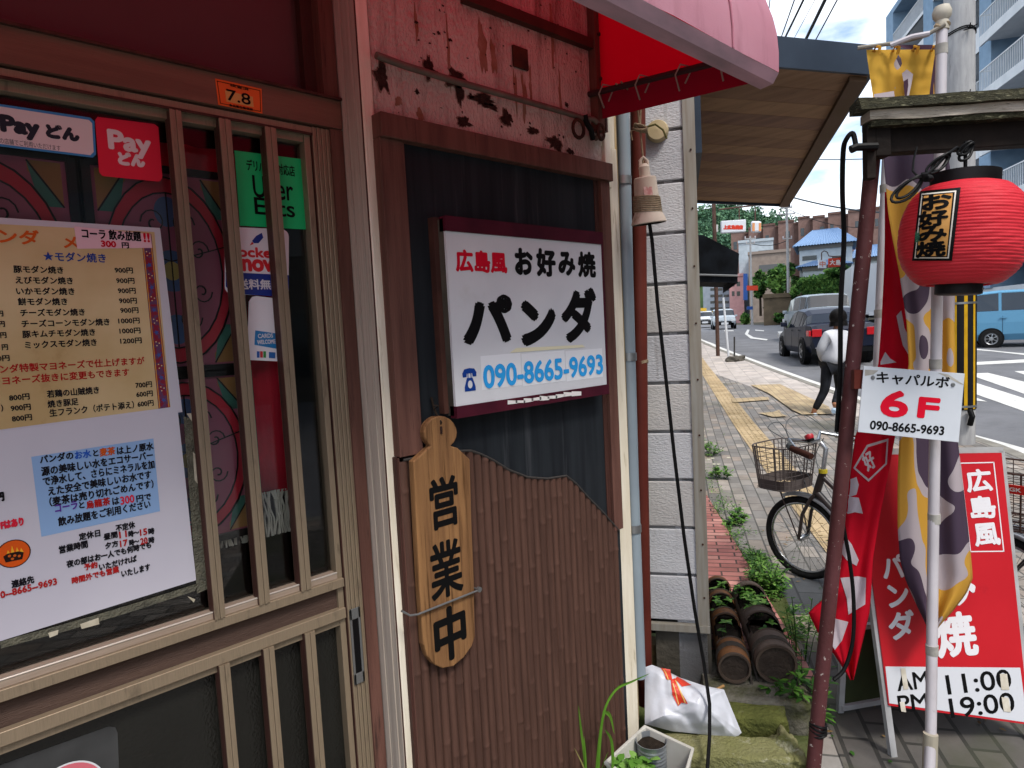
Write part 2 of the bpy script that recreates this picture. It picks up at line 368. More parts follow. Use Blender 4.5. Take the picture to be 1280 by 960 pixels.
for x, y, rx, ry in ((644, 110, 2.2, 24), (655, 118, 2.6, 30), (663, 106, 2, 20), (603, 60, 5, 30), (617, 75, 3, 24), (520, 30, 2.2, 26), (700, 120, 1.6, 30), (690, 40, 2, 40), (560, 60, 1.6, 40)): blot(x, y, rx, ry, STAIN, sd=int(x), n=26, off=.0005)
b.build('rust_streak', None, shop)
b = MB(); b.obox(FW(639, 56)-Y*.008, X*.062, Y*.008, Z*-.062, RUST); b.build('rusty_plate', None, shop, bevel=.003)
# battens and trim
b = MB()
P0, P1 = FW(575, -3), FW(741, 60); b.bar(P0-Y*.012, V(1.805, YW-.012, P1.z), .024, .03, Z, mat('red_brown_trim', '#54342d', .6, '#3c2622', 8))
b.build('wall_batten', None, shop)
b = MB(); b.box((1.765, YW-.03, FW(740, 165).z), (1.815, YW, 3.5), BROWN); b.box((1.80, YW-.033, FW(740, 165).z), (1.806, YW-.03, 3.5), DKBROWN)
for zz in (2.36, 2.5, 2.63, 2.8): b.lathe([(.006, 0), (.006, .006)], (1.783, YW-.03, zz), -Y, 8, RUST)
b.build('corner_trim', None, shop)
b = MB(); pp = [FW(x, y)-Y*.022 for x, y in [(464, 73), (500, 86), (560, 104), (640, 126), (700, 143), (722, 150), (735, 151), (744, 160), (746, 171), (738, 175)]]
b.tube(pp, .0088, 10, mat('grey_conduit', '#6d6258', .6, '#5a5048', 20)); b.tube([FW(722, 147)-Y*.03, FW(724, 156)-Y*.03, FW(730, 166)-Y*.03, FW(735, 176)-Y*.02], .009, 8, BLACK)
for k in range(24): pass
b.tube([FW(714, 164)-Y*.03+V(.022*cos(a), -.004*cos(a), .028*sin(a)) for a in [2*pi*i/14 for i in range(14)]], .006, 6, RUST, closed=True)
b.tube([FW(742, 168)-Y*.03+V(.016*cos(a), 0, .024*sin(a)) for a in [2*pi*i/14 for i in range(14)]], .006, 6, RUST, closed=True)
b.build('conduit', None, shop, smooth=True)
# post: grooved aluminium reveal and cream front
b = MB(); b.box((X0P, YW, 0), (X1P, 1.5, 3.4), CREAM); b.build('cream_post', None, shop, bevel=.004)
b = MB()
for i in range(5):
    y0 = YW+.004+i*.0195; b.box((X0P-.004-(.003 if i % 2 else 0), y0, 0), (X0P+.002, y0+.0175, 3.4), BEIGE)
b.box((X0P-.0025, YW+.002, 0), (X0P+.001, 1.5, 3.4), DKBROWN)
b.build('door_reveal', None, shop)
XJ = onY(1.49)(418, 240).x
b = MB(); b.box((XJ, 1.488, 0), (X0P-.006, 1.60, zh0-.002), BROWN); b.box((-2.6, 1.485, zh0), (X0P-.008, 1.60, zh1), HEADER)
b.box((-2.6, 1.475, zh1), (X0P-.008, 1.50, zh1+.006), DKBROWN)
xt = onY(1.5)(399, 60).x; b.box((xt, 1.492, zh1+.006), (X0P-.008, 1.60, 2.62), BROWN); b.box((xt-.03, 1.525, zh1+.006), (xt, 1.60, 2.62), DKBROWN); b.box((-2.6, 1.49, 2.62), (X0P-.008, 1.6, 2.7), BROWN)
b.build('door_surround', None, shop)
b = MB(); b.box((-2.6, 1.55, zh1+.006), (xt-.03, 1.56, 2.62), mat('transom_panel', '#3a3130', .35, '#433836', 3)); b.build('transom_panel', None, shop)
# black board, its frame, bamboo moulding
FP = onY(1.372)
xf0, xf1, xf2 = FP(474, 170).x, FP(487, 170).x, FP(505, 178).x
xr0, xr1 = FP(754, 300).x, FP(765, 300).x
zb1 = FP(628, 181).z
zt = onY(1.36)(628, 173).z; ztb = onY(1.36)(628, 199).z
b = MB(); b.box((xf1, 1.388, .03), (xr1, 1.41, zt-.01), BLACKP); b.build('black_board', None, shop)
b = MB()
zl = FP(497, 573).z; zr = FP(770, 664).z
b.box((xf0, 1.372, zl), (xf2, 1.42, ztb), BROWN); b.box((xr0, 1.372, zr), (xr1, 1.42, ztb), BROWN)
b.box((xf0, 1.36, ztb), (xr1+.005, 1.42, zt), BROWN)
b.box((xf0-.006, 1.385, .02), (xf0, 1.43, zl), DKBROWN)
b.box((xr0-.02, 1.384, zr+.03), (xr0, 1.42, ztb), DKBROWN)
b.build('board_frame', None, shop, bevel=.002)
FB = onY(1.37)
curve = [(505.5, 577), (560, 566), (589.4, 564.7), (603, 569.5), (618, 576.7), (637, 588.7), (661, 598), (685, 599.7), (709, 596), (721, 605.5), (738, 624.6), (757, 643.8), (775.4, 665)]
cv = [(FB(x, y).x, FB(x, y).z) for x, y in curve]
def topz(x):
    if x <= cv[0][0]: return cv[0][1]
    for (a, za), (c, zc) in zip(cv, cv[1:]):
        if a <= x <= c: return za+(zc-za)*(x-a)/(c-a)
    return cv[-1][1]
b = MB(); xs0, xs1 = FB(512, 750).x, cv[-1][0]-.004; pitch = .0272; nr = int((xs1-xs0)/pitch); pitch = (xs1-xs0)/nr
q = random.Random(11)
for i in range(nr):
    xa = xs0+i*pitch; nodes = []; z = .05+q.random()*.2
    while z < 1.4: nodes.append(z); z += .17+q.random()*.14
    zs = sorted(set([.03, topz(xa+pitch/2)]+[zz+d for zz in nodes for d in (-.012, -.004, 0, .004, .012)]+[.03+.12*k for k in range(12)])); zs = [z for z in zs if z <= topz(xa+pitch/2)]
    rows = []
    ph = q.random()*6
    for z in zs:
        bul = max([0]+[1-abs(z-zz)/.008 for zz in nodes]); r = pitch*.5; wob = .0012*sin(z*9+ph)
        row = []
        for k in range(7):
            a = pi*k/6; row.append(V(xa+pitch/2-cos(a)*r+wob*.5, 1.384-sin(a)*(r*.85+.0026*bul), topz(xa+pitch/2-cos(a)*r) if z == zs[-1] else min(z, topz(xa+pitch/2-cos(a)*r))))
        rows.append(row)
    b.add([p for row in rows for p in row], [(j*7+k, j*7+k+1, (j+1)*7+k+1, (j+1)*7+k) for j in range(len(rows)-1) for k in range(6)], BAMB)
ob = b.build('bamboo_panel', None, shop, smooth=True, angle=50)
b = MB(); b.tube([V(x, 1.374, z+.003) for x, z in cv], .0035, 6, mat('grey_edging', '#3a3735', .6)); b.box((xf0, 1.378, .03), (xs0, 1.40, zl-.002), BROWN); b.build('panel_edging', None, shop)
b = MB()
b.box((xr1, 1.392, .02), (XE-.012, 1.62, FW(765, 205).z+.05), CREAM)
b.box((1.81, 1.398, FW(765, 205).z+.05), (XE-.012, 1.62, 3.4), CREAM)
b.box((XE-.012, 1.397, .02), (XE-.004, 1.62, 3.4), mat('stained_cream_edge', '#b59a6b', .6, '#d8d2c0', 6, stretch=(3, 3, .5)))
b.box((XE-.004, 1.405, .1), (XE+.012, 1.62, 3.4), mat('weathered_board', '#6b5c45', .8, '#857558', 7, stretch=(5, 5, .4), bump=.4))
b.box((1.815, 1.385, 2.02), (1.845, 1.398, 3.3), CREAM)
b.build('wall_end_boards', None, shop, bevel=.003)
# downpipe along the wall end
PIPE = mat('grey_plastic_pipe', '#76828b', .4, '#838f97', 4)
b = MB(); dp = lambda x, y: onY(1.41)(x, y)
b.tube([dp(777, 120), dp(779, 180), dp(782.5, 330), dp(790, 600), dp(799, 846)], .0245, 14, PIPE)
for (x, y) in ((779.5, 226), (786, 446), (792, 660)):
    p = dp(x, y); b.lathe([(.028, -.014), (.028, .014)], p, V(.02, 0, 1), 14, STEEL); b.tube([p+Y*.03, p+Y*.08], .006, 6, STEEL)
b.build('downpipe', None, shop, smooth=True)
# ------------------------------------------------------------------ sliding door
door = MB()
bars_x = [(onY(1.485)(a, y).x, onY(1.485)(c, y).x) for a, c, y in ((213, 228, 146), (275, 290, 158), (333, 347, 172))]
xs_n0, xs_w0, xs_w1 = onY(1.5)(381.5, 180).x, onY(1.495)(391, 180).x, onY(1.495)(413, 180).x
zz = lambda x, y, Yp=1.5: onY(Yp)(x, y).z
z_t1, z_t2 = zz(240, 142), zz(240, 154, 1.51)
z_m3, z_m2, z_m1 = zz(240, 771, 1.515), zz(240, 783), zz(240, 795.6)
z_l3, z_l2, z_l1 = zz(264, 819), zz(264, 834), zz(264, 842, 1.51)
b = MB()
b.box((-2.4, 1.495, z_t1), (xs_w0, 1.53, zh0-.003), ALU); b.box((-2.4, 1.508, z_t2), (xs_n0, 1.54, z_t1), ALU); b.box((-2.4, 1.492, z_t1-.002), (xs_w0, 1.496, z_t1+.004), DKBROWN)  # last thin brown strip paints the shadow line between the top bands
b.box((-2.4, 1.494, z_t1+.018), (xs_w0, 1.496, z_t1+.0195), BLACK)
b.box((xs_n0, 1.503, .1), (xs_w0-.002, 1.545, z_t1), ALU)
n = 8; wq = (xs_w1-xs_w0)/n
for i in range(n): b.box((xs_w0+i*wq+.0008, 1.493+.0022*(i % 2), .1), (xs_w0+(i+1)*wq, 1.545, zh0-.004), ALU)
b.box((xs_w0, 1.4975, .1), (xs_w1, 1.54, zh0-.005), DKBROWN)
b.box((-2.4, 1.50, z_m2), (xs_n0, 1.54, z_m3), ALUL); b.box((-2.4, 1.492, z_m1), (xs_w0-.004, 1.54, z_m2), ALU)
b.box((-2.4, 1.494, z_l2), (xs_w0-.004, 1.54, z_l3), ALU); b.box((-2.4, 1.505, z_l1), (xs_n0, 1.54, z_l2-.001), ALU)
b.box((-2.4, 1.493, .10), (xs_w0, 1.54, .2), ALU)
b.box((-2.4, 1.4985, z_m3-.0005), (xs_n0, 1.504, z_m3+.0025), mat('bare_metal_lip', '#d8d2c8', .3, metal=.6))
b.box((xs_w1+.001, 1.515, .1), (XJ, 1.545, zh0-.004), BLACK)
sdoor = b.build('sliding_door', None, shop, bevel=.0008, seg=1)
def keep(o, par): o.parent = par; o['_o'] = shop['_o']; return o
for xa, xb in bars_x:
    for z0, z1 in ((z_m2+.001, z_t1-.002), (.2, z_l2-.001)):
        b = MB(); k = 4; wq = (xb-xa)/k
        for i in range(k): b.box((xa+i*wq+.0006, 1.488+.002*(i % 2), z0), (xa+(i+1)*wq, 1.522, z1), ALU)
        b.box((xa+.0005, 1.492, z0+.0003), (xb-.0005, 1.521, z1-.0003), DKBROWN)
        b.build('door_bar', None, sdoor)
PANELW = mat('printed_wood_panel', '#4c3b34', .5, '#59463d', 5, stretch=(.5, 6, 14), bump=.5, bscale=55)
b = MB(); b.box((-2.4, 1.512, z_l3), (xs_n0, 1.53, z_m1), PANELW); b.build('rail_panel', None, sdoor)
GL = glass('door_glass', '#f6f7f7', .85, .01, tr=1.0)
b = MB(); b.box((-2.4, YG, z_m3-.01), (xs_n0+.01, YG+.004, z_t2+.01), GL); b.build('glass_pane', None, sdoor)
GLF = mat('frosted_dark_glass', '#151513', .22, '#1d1d1a', 3, bump=.22, bscale=160, spec=.4)
b = MB(); b.box((-2.4, YG, .2), (xs_n0+.01, YG+.006, z_l1+.01), GLF); b.build('frosted_pane', None, sdoor)
b = MB(); hc = onY(1.492)(446, 807); hw, hh = .015, .10
b.box((hc.x-hw, 1.489, hc.z-hh), (hc.x+hw, 1.493, hc.z-hh+.028), STEEL); b.box((hc.x-hw, 1.489, hc.z+hh-.028), (hc.x+hw, 1.493, hc.z+hh), STEEL)
for s in (-1, 1): b.box((hc.x+s*hw-(.006 if s > 0 else 0), 1.489, hc.z-hh), (hc.x+s*hw+(.006 if s < 0 else 0), 1.493, hc.z+hh), STEEL)
b.box((hc.x-.009, 1.4915, hc.z-hh+.028), (hc.x+.009, 1.4935, hc.z+hh-.028), BLACK); b.build('door_handle', None, sdoor, bevel=.001)
b = MB()
q = random.Random(5)
GLUE = mat('old_glue', '#57564c', .9, '#6d6b5c', 40, bump=.8, bscale=200); TAPE = mat('torn_tape', '#c9c2ae', .7, '#a79f8a', 40)
def strip(pts, wpx, mt):
    for (x0, y0), (x1, y1) in zip(pts, pts[1:]):
        P = [(x0, y0-wpx*.5), (x1, y1-wpx*.5), (x1+q.uniform(-2, 2), y1+wpx*.5), (x0+q.uniform(-2, 2), y0+wpx*.5)]; b.qpx(FG, P[::-1], mt, .0006)
strip([(0, 806), (60, 790), (120, 773), (180, 755), (246, 734)], 9, GLUE)
b.qpx(FG, [(229, 520), (243, 525), (262, 735), (246, 742)][::-1], GLUE, .0006)
for P in ([(60, 791), (73, 787), (72, 793), (62, 797)], [(100, 780), (123, 772), (124, 780), (102, 786)], [(233, 517), (243, 516), (240, 527)], [(241, 565), (248, 572), (248, 606), (243, 600)], [(234, 745), (244, 749), (242, 753)]): b.qpx(FG, P[::-1], TAPE, .001)
b.build('glue_residue', None, sdoor)
for nm in [c for c in sdoor.children]: nm['_o'] = list(shop['_o'])
# dark room behind the door
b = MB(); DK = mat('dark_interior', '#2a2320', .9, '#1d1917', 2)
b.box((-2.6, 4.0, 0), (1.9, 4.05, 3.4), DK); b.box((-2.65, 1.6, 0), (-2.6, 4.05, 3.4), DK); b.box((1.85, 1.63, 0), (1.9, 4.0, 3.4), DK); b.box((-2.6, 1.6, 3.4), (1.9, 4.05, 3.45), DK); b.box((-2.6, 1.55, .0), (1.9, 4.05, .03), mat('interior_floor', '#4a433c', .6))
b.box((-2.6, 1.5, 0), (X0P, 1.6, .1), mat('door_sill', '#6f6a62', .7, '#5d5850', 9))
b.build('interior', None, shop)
# roof above the shop
b = MB(); b.box((-2.6, 1.3, 3.5), (1.95, 4.3, 3.62), mat('shop_roof', '#3c3f44', .7)); b.build('roof', None, shop)

# ------------------------------------------------------------------ things behind the glass
YS = 1.56; FS = onY(YS)
SGC = dict(mauve=mat('mauve_glass', '#a8566e', .3, '#b4647a', 6), redg=mat('red_glass', '#d02c40', .3, '#d83c4c', 6), blue=mat('blue_glass', '#566a94', .25, '#6478a4', 6), gold=mat('gold_glass', '#c0a860', .3, '#ccb56c', 6), ochre=mat('ochre_glass', '#b58650', .3, '#a57646', 6), green=mat('green_glass', '#427a6c', .3, '#4e8678', 6), lead=mat('black_leading', '#0c0b0c', .4))
xb0, xb1 = FS(107, 225).x, FS(287, 200).x; pw = xb1-xb0
zs1, zs0 = FS(200, 212).z, FS(290, 668).z; zm = FS(268, 463).z
sg = thing('stained_glass_screen', 'dark stained glass screen with red rings and black scrolls behind the door glass', 'screen', (.3, YS, .6))
pane, lead, frm = MB(), MB(), MB()
def ell(mb, cx, cz, rx, rz, y, m, n=28): mb.poly([V(cx+rx*cos(2*pi*k/n), y, cz+rz*sin(2*pi*k/n)) for k in range(n)][::1], m)
def cell(xa, xb, za, zb):
    cx, cz, hx, hz = (xa+xb)/2, (za+zb)/2, (xb-xa)/2-.016, (zb-za)/2-.012; y = YS
    pane.quad(V(xa, y, za), V(xb, y, za), V(xb, y, zb), V(xa, y, zb), SGC['mauve'])
    for sx in (-1, 1):
        for sz in (-1, 1):
            c0 = V(cx+sx*hx, y-.0006, cz+sz*hz); pane.poly([c0, c0-X*sx*hx*.42, c0-X*sx*hx*.42-Z*sz*hz*.1, c0-Z*sz*hz*.42], SGC['ochre'])
            pane.poly([c0-Z*sz*hz*.02-X*sx*hx*.42-Y*.0004, c0-Z*sz*hz*.42-Y*.0004, c0-Z*sz*hz*.42-X*sx*hx*.3-Y*.0004], SGC['green'])
            lead.tube([c0-X*sx*hx*.42, c0-Z*sz*hz*.42], .0022, 4, SGC['lead'])
    ell(pane, cx, cz, hx*.98, hz*.98, y-.0018, SGC['redg']); ell(pane, cx, cz, hx*.82, hz*.82, y-.0026, SGC['mauve'])
    ell(pane, cx, cz+hz*.62, hx*.2, hz*.16, y-.0034, SGC['blue']); ell(pane, cx, cz-hz*.62, hx*.2, hz*.16, y-.0034, SGC['blue'])
    ell(pane, cx, cz, hx*.3, hz*.22, y-.0034, SGC['blue']); ell(pane, cx, cz, hx*.14, hz*.1, y-.0042, SGC['gold'])
    for sx in (-1, 1): ell(pane, cx+sx*hx*.26, cz+hz*.3, hx*.1, hz*.14, y-.0034, SGC['gold']); ell(pane, cx+sx*hx*.26, cz-hz*.3, hx*.1, hz*.14, y-.0034, SGC['gold'])
    for f_ in (.98, .82): lead.tube([V(cx+hx*f_*cos(2*pi*k/28), y-.003, cz+hz*f_*sin(2*pi*k/28)) for k in range(28)], .0022, 4, SGC['lead'], closed=True)
    for sx in (-1, 1):
        for sz in (-1, 1):
            for (ox, oz, s) in ((.22, .5, .2), (.45, .22, .17), (.2, .16, .12)):
                pts = []
                for k in range(18): a = k*.48; r = s*(1-k/20); pts.append(V(cx+sx*hx*(ox+r*cos(a)), y-.004, cz+sz*hz*(oz+r*sin(a)*.75)))
                lead.tube(pts, .0018, 4, SGC['lead'])
    lead.tube([V(cx, y-.004, cz-hz*.82), V(cx, y-.004, cz+hz*.82)], .0018, 4, SGC['lead']); lead.tube([V(cx-hx, y-.004, cz+hz*.3), V(cx, y-.004, cz+hz*.1), V(cx+hx, y-.004, cz+hz*.3)], .0018, 4, SGC['lead'])
    frm.box((xa-.008, y-.008, za), (xa+.008, y+.012, zb), SGC['lead']); frm.box((xb-.008, y-.008, za), (xb+.008, y+.012, zb), SGC['lead'])
    frm.box((xa, y-.007, zb-.008), (xb, y+.011, zb+.008), SGC['lead']); frm.box((xa, y-.007, za-.008), (xb, y+.011, za+.008), SGC['lead'])
for i in (-2, -1, 0):
    cell(xb0+i*(pw+.025), xb0+i*(pw+.025)+pw, zm+.006, zs1); cell(xb0+i*(pw+.025), xb0+i*(pw+.025)+pw, zs0, zm-.006)
pane.build('pane', None, sg); lead.build('leading', None, sg); frm.build('frame', None, sg)
YC = 1.578; FC = onY(YC)
cloth = thing('fringed_cloth', 'dark red cloth with a white fringe hanging behind the door glass', 'cloth', (.6, YC, 1))
xc0, xc1 = FC(232, 560).x, FC(362, 560).x; zc1, zc0 = FC(320, 195).z, FC(330, 618).z
CLR = mat('dark_red_cloth', '#e02a40', .9, '#c42238', 3, bump=.2, bscale=300)
b = MB(); b.grid(lambda u, v: V(xc0+(xc1-xc0)*u, YC+.007*sin(u*19+v), zc0+(zc1-zc0)*v), 50, 8, CLR); b.build('drape', None, cloth, smooth=True, solid=.003)
b = MB(); FR = mat('white_fringe', '#dad6c8', .9); q = random.Random(2)
for i in range(64):
    x = xc0+(xc1-xc0)*i/63; pts = []; xx = x
    for k in range(6): pts.append(V(xx, YC-.004+q.uniform(-.006, .004), zc0+.006-k*.022)); xx += q.uniform(-.007, .007)
    b.tube(pts, .0024, 4, FR)
b.build('fringe', None, cloth)

# ------------------------------------------------------------------ signs and stickers on the front
MAROON = mat('maroon_frame_paint', '#4a1826', .45, '#3c1320', 10, dirt=('#8d8488', 30, .74, .82))
YS1 = 1.337; F1 = onY(YS1)
sx0, sx1 = F1(557, 290).x, F1(755.2, 400).x
szt, szb = F1(653, 280).z, F1(663, 508).z; swt, swb = F1(653, 297).z, F1(663, 494.5).z
sb = thing('shop_signboard', 'white hand-painted signboard with red, black and blue lettering in a maroon frame', 'signboard', ((sx0+sx1)/2, 1.40, szb))
b = MB(); b.box((sx0, YS1, swb), (sx1, YS1+.02, swt), WHITEB); b.build('board', None, sb)
b = MB(); b.box((sx0-.001, YS1-.004, swt), (sx1+.006, 1.36, szt), MAROON); b.box((sx0-.001, YS1-.004, szb), (sx1+.006, 1.36, swb), MAROON); b.box((sx1, YS1-.003, swb), (sx1+.006, 1.36, swt), MAROON)
q = random.Random(4)
for k in range(9):
    x = 633+k*10; b.poly([F1(x+a, 504-(x-633)*.145+c)-Y*.0052 for a, c in ((0, q.uniform(1, 3)), (12, q.uniform(0, 2)), (12, q.uniform(-4.5, -2)), (0, q.uniform(-4, -1.5)))], mat('scuffed_white', '#d8d5d2', .7))
b.build('frame', None, sb)
b = MB(); b.box((sx0-.001, 1.345, szb+.006), (sx1, 1.372, szt-.006), mat('olive_side', '#57534a', .6, '#3e3b35', 8)); b.box((sx0-.016, 1.366, szb+.012), (sx1, 1.392, szt), mat('brown_side', '#3c2723', .6, '#52372f', 8)); b.build('backing_box', None, sb)
b = MB(); WP2 = mat('pale_patch', '#dcdfe4', .3); 
for x0, x1, dy in ((602, 652, 3), (653, 707, 3), (708, 754, 2)):
    a, c = F1(x0, 470), F1(x1, 470); z0, z1 = F1((x0+x1)/2, 484.5-(x0-602)*.1).z, F1((x0+x1)/2, 443-(x0-602)*.055).z
    b.box((a.x, YS1-.0006, z0), (c.x-.001, YS1+.001, z1), WP2)
b.poly([F1(x, y)-Y*.0012 for x, y in ((637, 441), (731, 434), (728, 431), (690, 433), (645, 435))], mat('yellowed_tape', '#d8d3b6', .6))
b.build('number_patches', None, sb)
b = MB()
b.tpx('広島風', F1, 569, 633.5, 313, 341, RED, .0028); b.tpx('お', F1, 643, 666, 310, 344, INK, .0045); b.tpx('好', F1, 670, 694.5, 310.5, 346, INK, .0045); b.tpx('み', F1, 697.5, 719, 314.5, 345, INK, .0045); b.tpx('焼', F1, 722, 744.5, 314.5, 347, INK, .0040)
b.tpx('パ', F1, 577, 641, 368, 430, INK, .0105); b.tpx('ン', F1, 650, 695, 375, 432, INK, .0115); b.tpx('ダ', F1, 701, 746, 359, 428, INK, .0095)
BLUE = flat('#2f9bdf', .45); NAVY = flat('#123a86', .45)
b.tpx('090-8665-9693', F1, 603, 753.5, 449.5, 477, BLUE, .0026, off=.0018)
c = F1(587, 475); k = (F1(595.5, 475).x-F1(578.5, 475).x)/2
def pp(pts, m, off=.001): b.poly([V(c.x+x*k, YS1-off, c.z+z*k) for x, z in pts][::1], m)
pp([(-.8, -1.25), (.8, -1.25), (.8, -.75), (.42, .25), (-.42, .25), (-.8, -.75)], NAVY); pp([(-1, .35), (-.45, .35), (-.4, .75), (.4, .75), (.45, .35), (1, .35), (1.05, .8), (.75, 1.25), (0, 1.35), (-.75, 1.25), (-1.05, .8)], NAVY)
pp([(.34*cos(t), -.5+.45*sin(t)) for t in [2*pi*i/16 for i in range(16)]], WHITEB, .0016)
for s in (-1, 1): b.box((c.x+s*.22*k-.0012, YS1-.001, c.z+.25*k), (c.x+s*.22*k+.0012, YS1, c.z+.75*k), NAVY)
b.build('lettering', None, sb)
# wooden open-for-business plaque
YWS = 1.352; F2 = onY(YWS)
PL = mat('oiled_plaque_wood', '#6d4e34', .55, '#8d6844', 3, stretch=(16, 16, .7), bump=.35, bscale=30, dirt=('#3f2814', 5, .52, .7))
wp = thing('wooden_plaque', 'oiled wooden plaque with a round head and black brushed characters', 'plaque', tuple(F2(555, 835)))
out = []
for k in range(17):
    a = radians(-52)+radians(284)*k/16; out.append((551+20.5*cos(a), 541-21*sin(a)))
outline = out+[(537, 559), (516.8, 577), (521, 660), (525, 740), (529.5, 806), (534, 820), (543, 831), (553.5, 835.6), (567, 833), (580, 822), (590, 808), (594, 796), (592.8, 730), (590, 660), (587.5, 574), (572.5, 560)]
b = MB(); b.slab(F2, outline[::-1], .022, PL); b.build('board', None, wp, bevel=.003)
b = MB(); b.tpx('営', F2, 537, 573, 595, 660, INK, .0034); b.tpx('業', F2, 537, 578, 675, 747, INK, .0030); b.tpx('中', F2, 542, 583, 757, 826, INK, .0048); b.build('lettering', None, wp)
b = MB(); b.tube([F2(551, 533)+Y*.006, F2(551, 528)-Y*.002, F2(550, 521)+Y*.01, F2(550, 512)+Y*.025, F2(548, 497)+Y*.03], .003, 6, mat('dark_cord', '#2a221c', .9)); b.tube([F2(549, 512)+Y*.02, F2(545, 507)-Y*.01, F2(541, 506)], .0015, 5, mat('dark_cord', '#2a221c', .9)); b.tube([F2(551, 533)-Y*.001, F2(551.5, 542)-Y*.001], .0035, 6, SOOT); b.build('cord', None, wp)
b = MB(); b.tube([F2(503, 764)+Y*.004, F2(512, 769)-Y*.002, F2(521, 767)-Y*.006, F2(560, 751)-Y*.008, F2(594, 737.5)-Y*.008], .0028, 8, STEEL); b.lathe([(.0075, -.004), (.0075, .004)], F2(597, 736)-Y*.006, Y, 10, STEEL); b.tube([F2(597, 737)-Y*.006, F2(598, 737)+Y*.03], .003, 6, STEEL); b.build('holding_bar', None, wp, smooth=True)
# ---- paper on the glass
FGp = onY(YG-.0015)
def sheet(name, label, cat, pts, m, off=0):
    P = [FGp(*p)-Y*off for p in pts]; c = sum(P, V(0, 0, 0))/len(P)
    t = thing(name, label, cat, tuple(c)); b = MB(); b.prism([p for p in P], Y*.0008, m); b.build('paper', None, t); return t
PAPER = mat('white_paper', '#c5c3cd', .32, '#bbb9c5', 3)
TAN = mat('aged_menu_paper', '#d0bc92', .35, '#b59b6a', 4, dirt=('#9a7a4a', 7, .62, .78))
BLK = flat('#15131a', .6); DRED = flat('#a8201f', .6); ORG = flat('#c4551c', .6); DBL = flat('#24408f', .6)
mn = sheet('menu_poster', 'yellowed paper menu with columns of black prices above the white notice', 'menu', [(-60, 268), (200, 285), (228, 515), (-60, 553)], PAPER)
b = MB(); b.qpx(FGp, [(-60, 277), (193, 290), (213, 509), (-60, 545)], TAN, .0003)
STR = mat('menu_border_strip', '#7c2436', .6, '#5d3a5c', 90, lo=.48, hi=.52)
b.qpx(FGp, [(176, 292), (189, 292.5), (212.5, 509), (198, 511)], STR, .0006)
for (xa, ya, xb_, yb) in ((177.5, 293, 199.5, 510), (187.5, 293, 211, 509)): b.qpx(FGp, [(xa-.6, ya), (xa+.6, ya), (xb_+.6, yb), (xb_-.6, yb)], flat('#c08a3a', .6), .0009)
q = random.Random(8)
for k in range(15):
    v = (k+.5)/15; x, y = 182.8+22.5*v, 296+211*v
    cc = FGp(x, y)-Y*.0009; r = .0055; mt = (flat('#3d4f8f', .6), flat('#c9b78a', .6))[k % 2]
    if k % 2 == 0: b.poly([cc+V(r*(1 if j % 2 else .5)*cos(pi*j/5), 0, r*(1 if j % 2 else .5)*sin(pi*j/5)) for j in range(10)], mt)
    else:
        for dx, dz in ((-.003, .004), (.003, .001), (-.002, -.004)): b.poly([cc+V(dx+.0014*cos(pi*j/3), 0, dz+.0014*sin(pi*j/3)) for j in range(6)], mt)
b.build('printed_ground', None, mn)
b = MB()
def ln(s, x0, x1, yc, h, m=BLK, bold=.0004, dy=None, off=.0008):
    # horizontal in the world; the ink box h is its height
    b.tpx(s, FGp, x0, x1, yc-h/2, yc+h/2, m, bold, off=off, res=2)
ln('ンダ', -2, 49, 296, 19, ORG, .001); ln('メ', 79, 97, 303, 15, ORG, .001); ln('★モダン焼き', 54, 132, 321.5, 12, DBL)
for s, x0, x1, y, pr, p0, p1, py in (('豚モダン焼き', 16.5, 79, 337, '900円', 143, 166, 338), ('えびモダン焼き', 19, 91, 350.5, '900円', 145, 168, 351), ('いかモダン焼き', 20, 93, 364, '900円', 147, 169.5, 363.5), ('餅モダン焼き', 22, 84, 377, '900円', 148.5, 171, 376), ('チーズモダン焼き', 25, 106, 390.5, '900円', 150, 173, 388), ('チーズコーンモダン焼き', 26.5, 137, 403.5, '1000円', 147.5, 174.5, 401), ('豚キムチモダン焼き', 27.5, 119, 416.5, '1000円', 149, 175.5, 413.5), ('ミックスモダン焼き', 30.5, 121, 429.5, '1200円', 150, 177, 426)):
    ln(s, x0, x1, y, 9.5); ln(pr, p0, p1, py, 7.5)
for x1, y in ((4, 392), (6, 405), (8, 419), (10, 434)): ln('円', x1-8, x1, y, 7.5)
ln('00円', -9, 12, 448, 7.5)
ln('ンダ特製マヨネーズで仕上げますが', -1, 181, 456, 10.5, DRED); ln('ヨネーズ抜きに変更もできます', 2, 162, 470.5, 10.5, DRED)
ln('若鶏の山賊焼き', 58, 124, 490, 9.5); ln('焼き豚足', 59, 98, 503.5, 9.5); ln('生フランク（ポテト添え）', 61, 168, 511, 10)
ln('700円', 169, 190, 481, 7.5); ln('600円', 170, 191, 492.5, 7.5); ln('600円', 171.5, 192, 504.5, 7.5)
ln('800円', 11, 37, 496.5, 8); ln('900円', 13, 38.5, 509.5, 8); ln('800円', 14.5, 40, 522.5, 8); ln('）', 1, 4, 510, 9)
b.build('lettering', None, mn)
sp = sheet('price_slip', 'pink handwritten slip stuck over the top edge of the yellowed menu', 'slip', [(92.5, 283), (188, 293), (190, 310), (96.5, 311)], mat('pink_slip_paper', '#dcb9c4', .6), .0014)
FGs = onY(YG-.003); b = MB(); b.tpx('コーラ 飲み放題', FGs, 102, 176, 287, 300, INK, .0006); b.tpx('!!', FGs, 179, 187, 291, 303, RED, .001); b.tpx('300', FGs, 126, 145, 301, 309, RED, .0007); b.tpx('円', FGs, 152, 161, 303, 310.5, INK, .0005); b.build('lettering', None, sp)
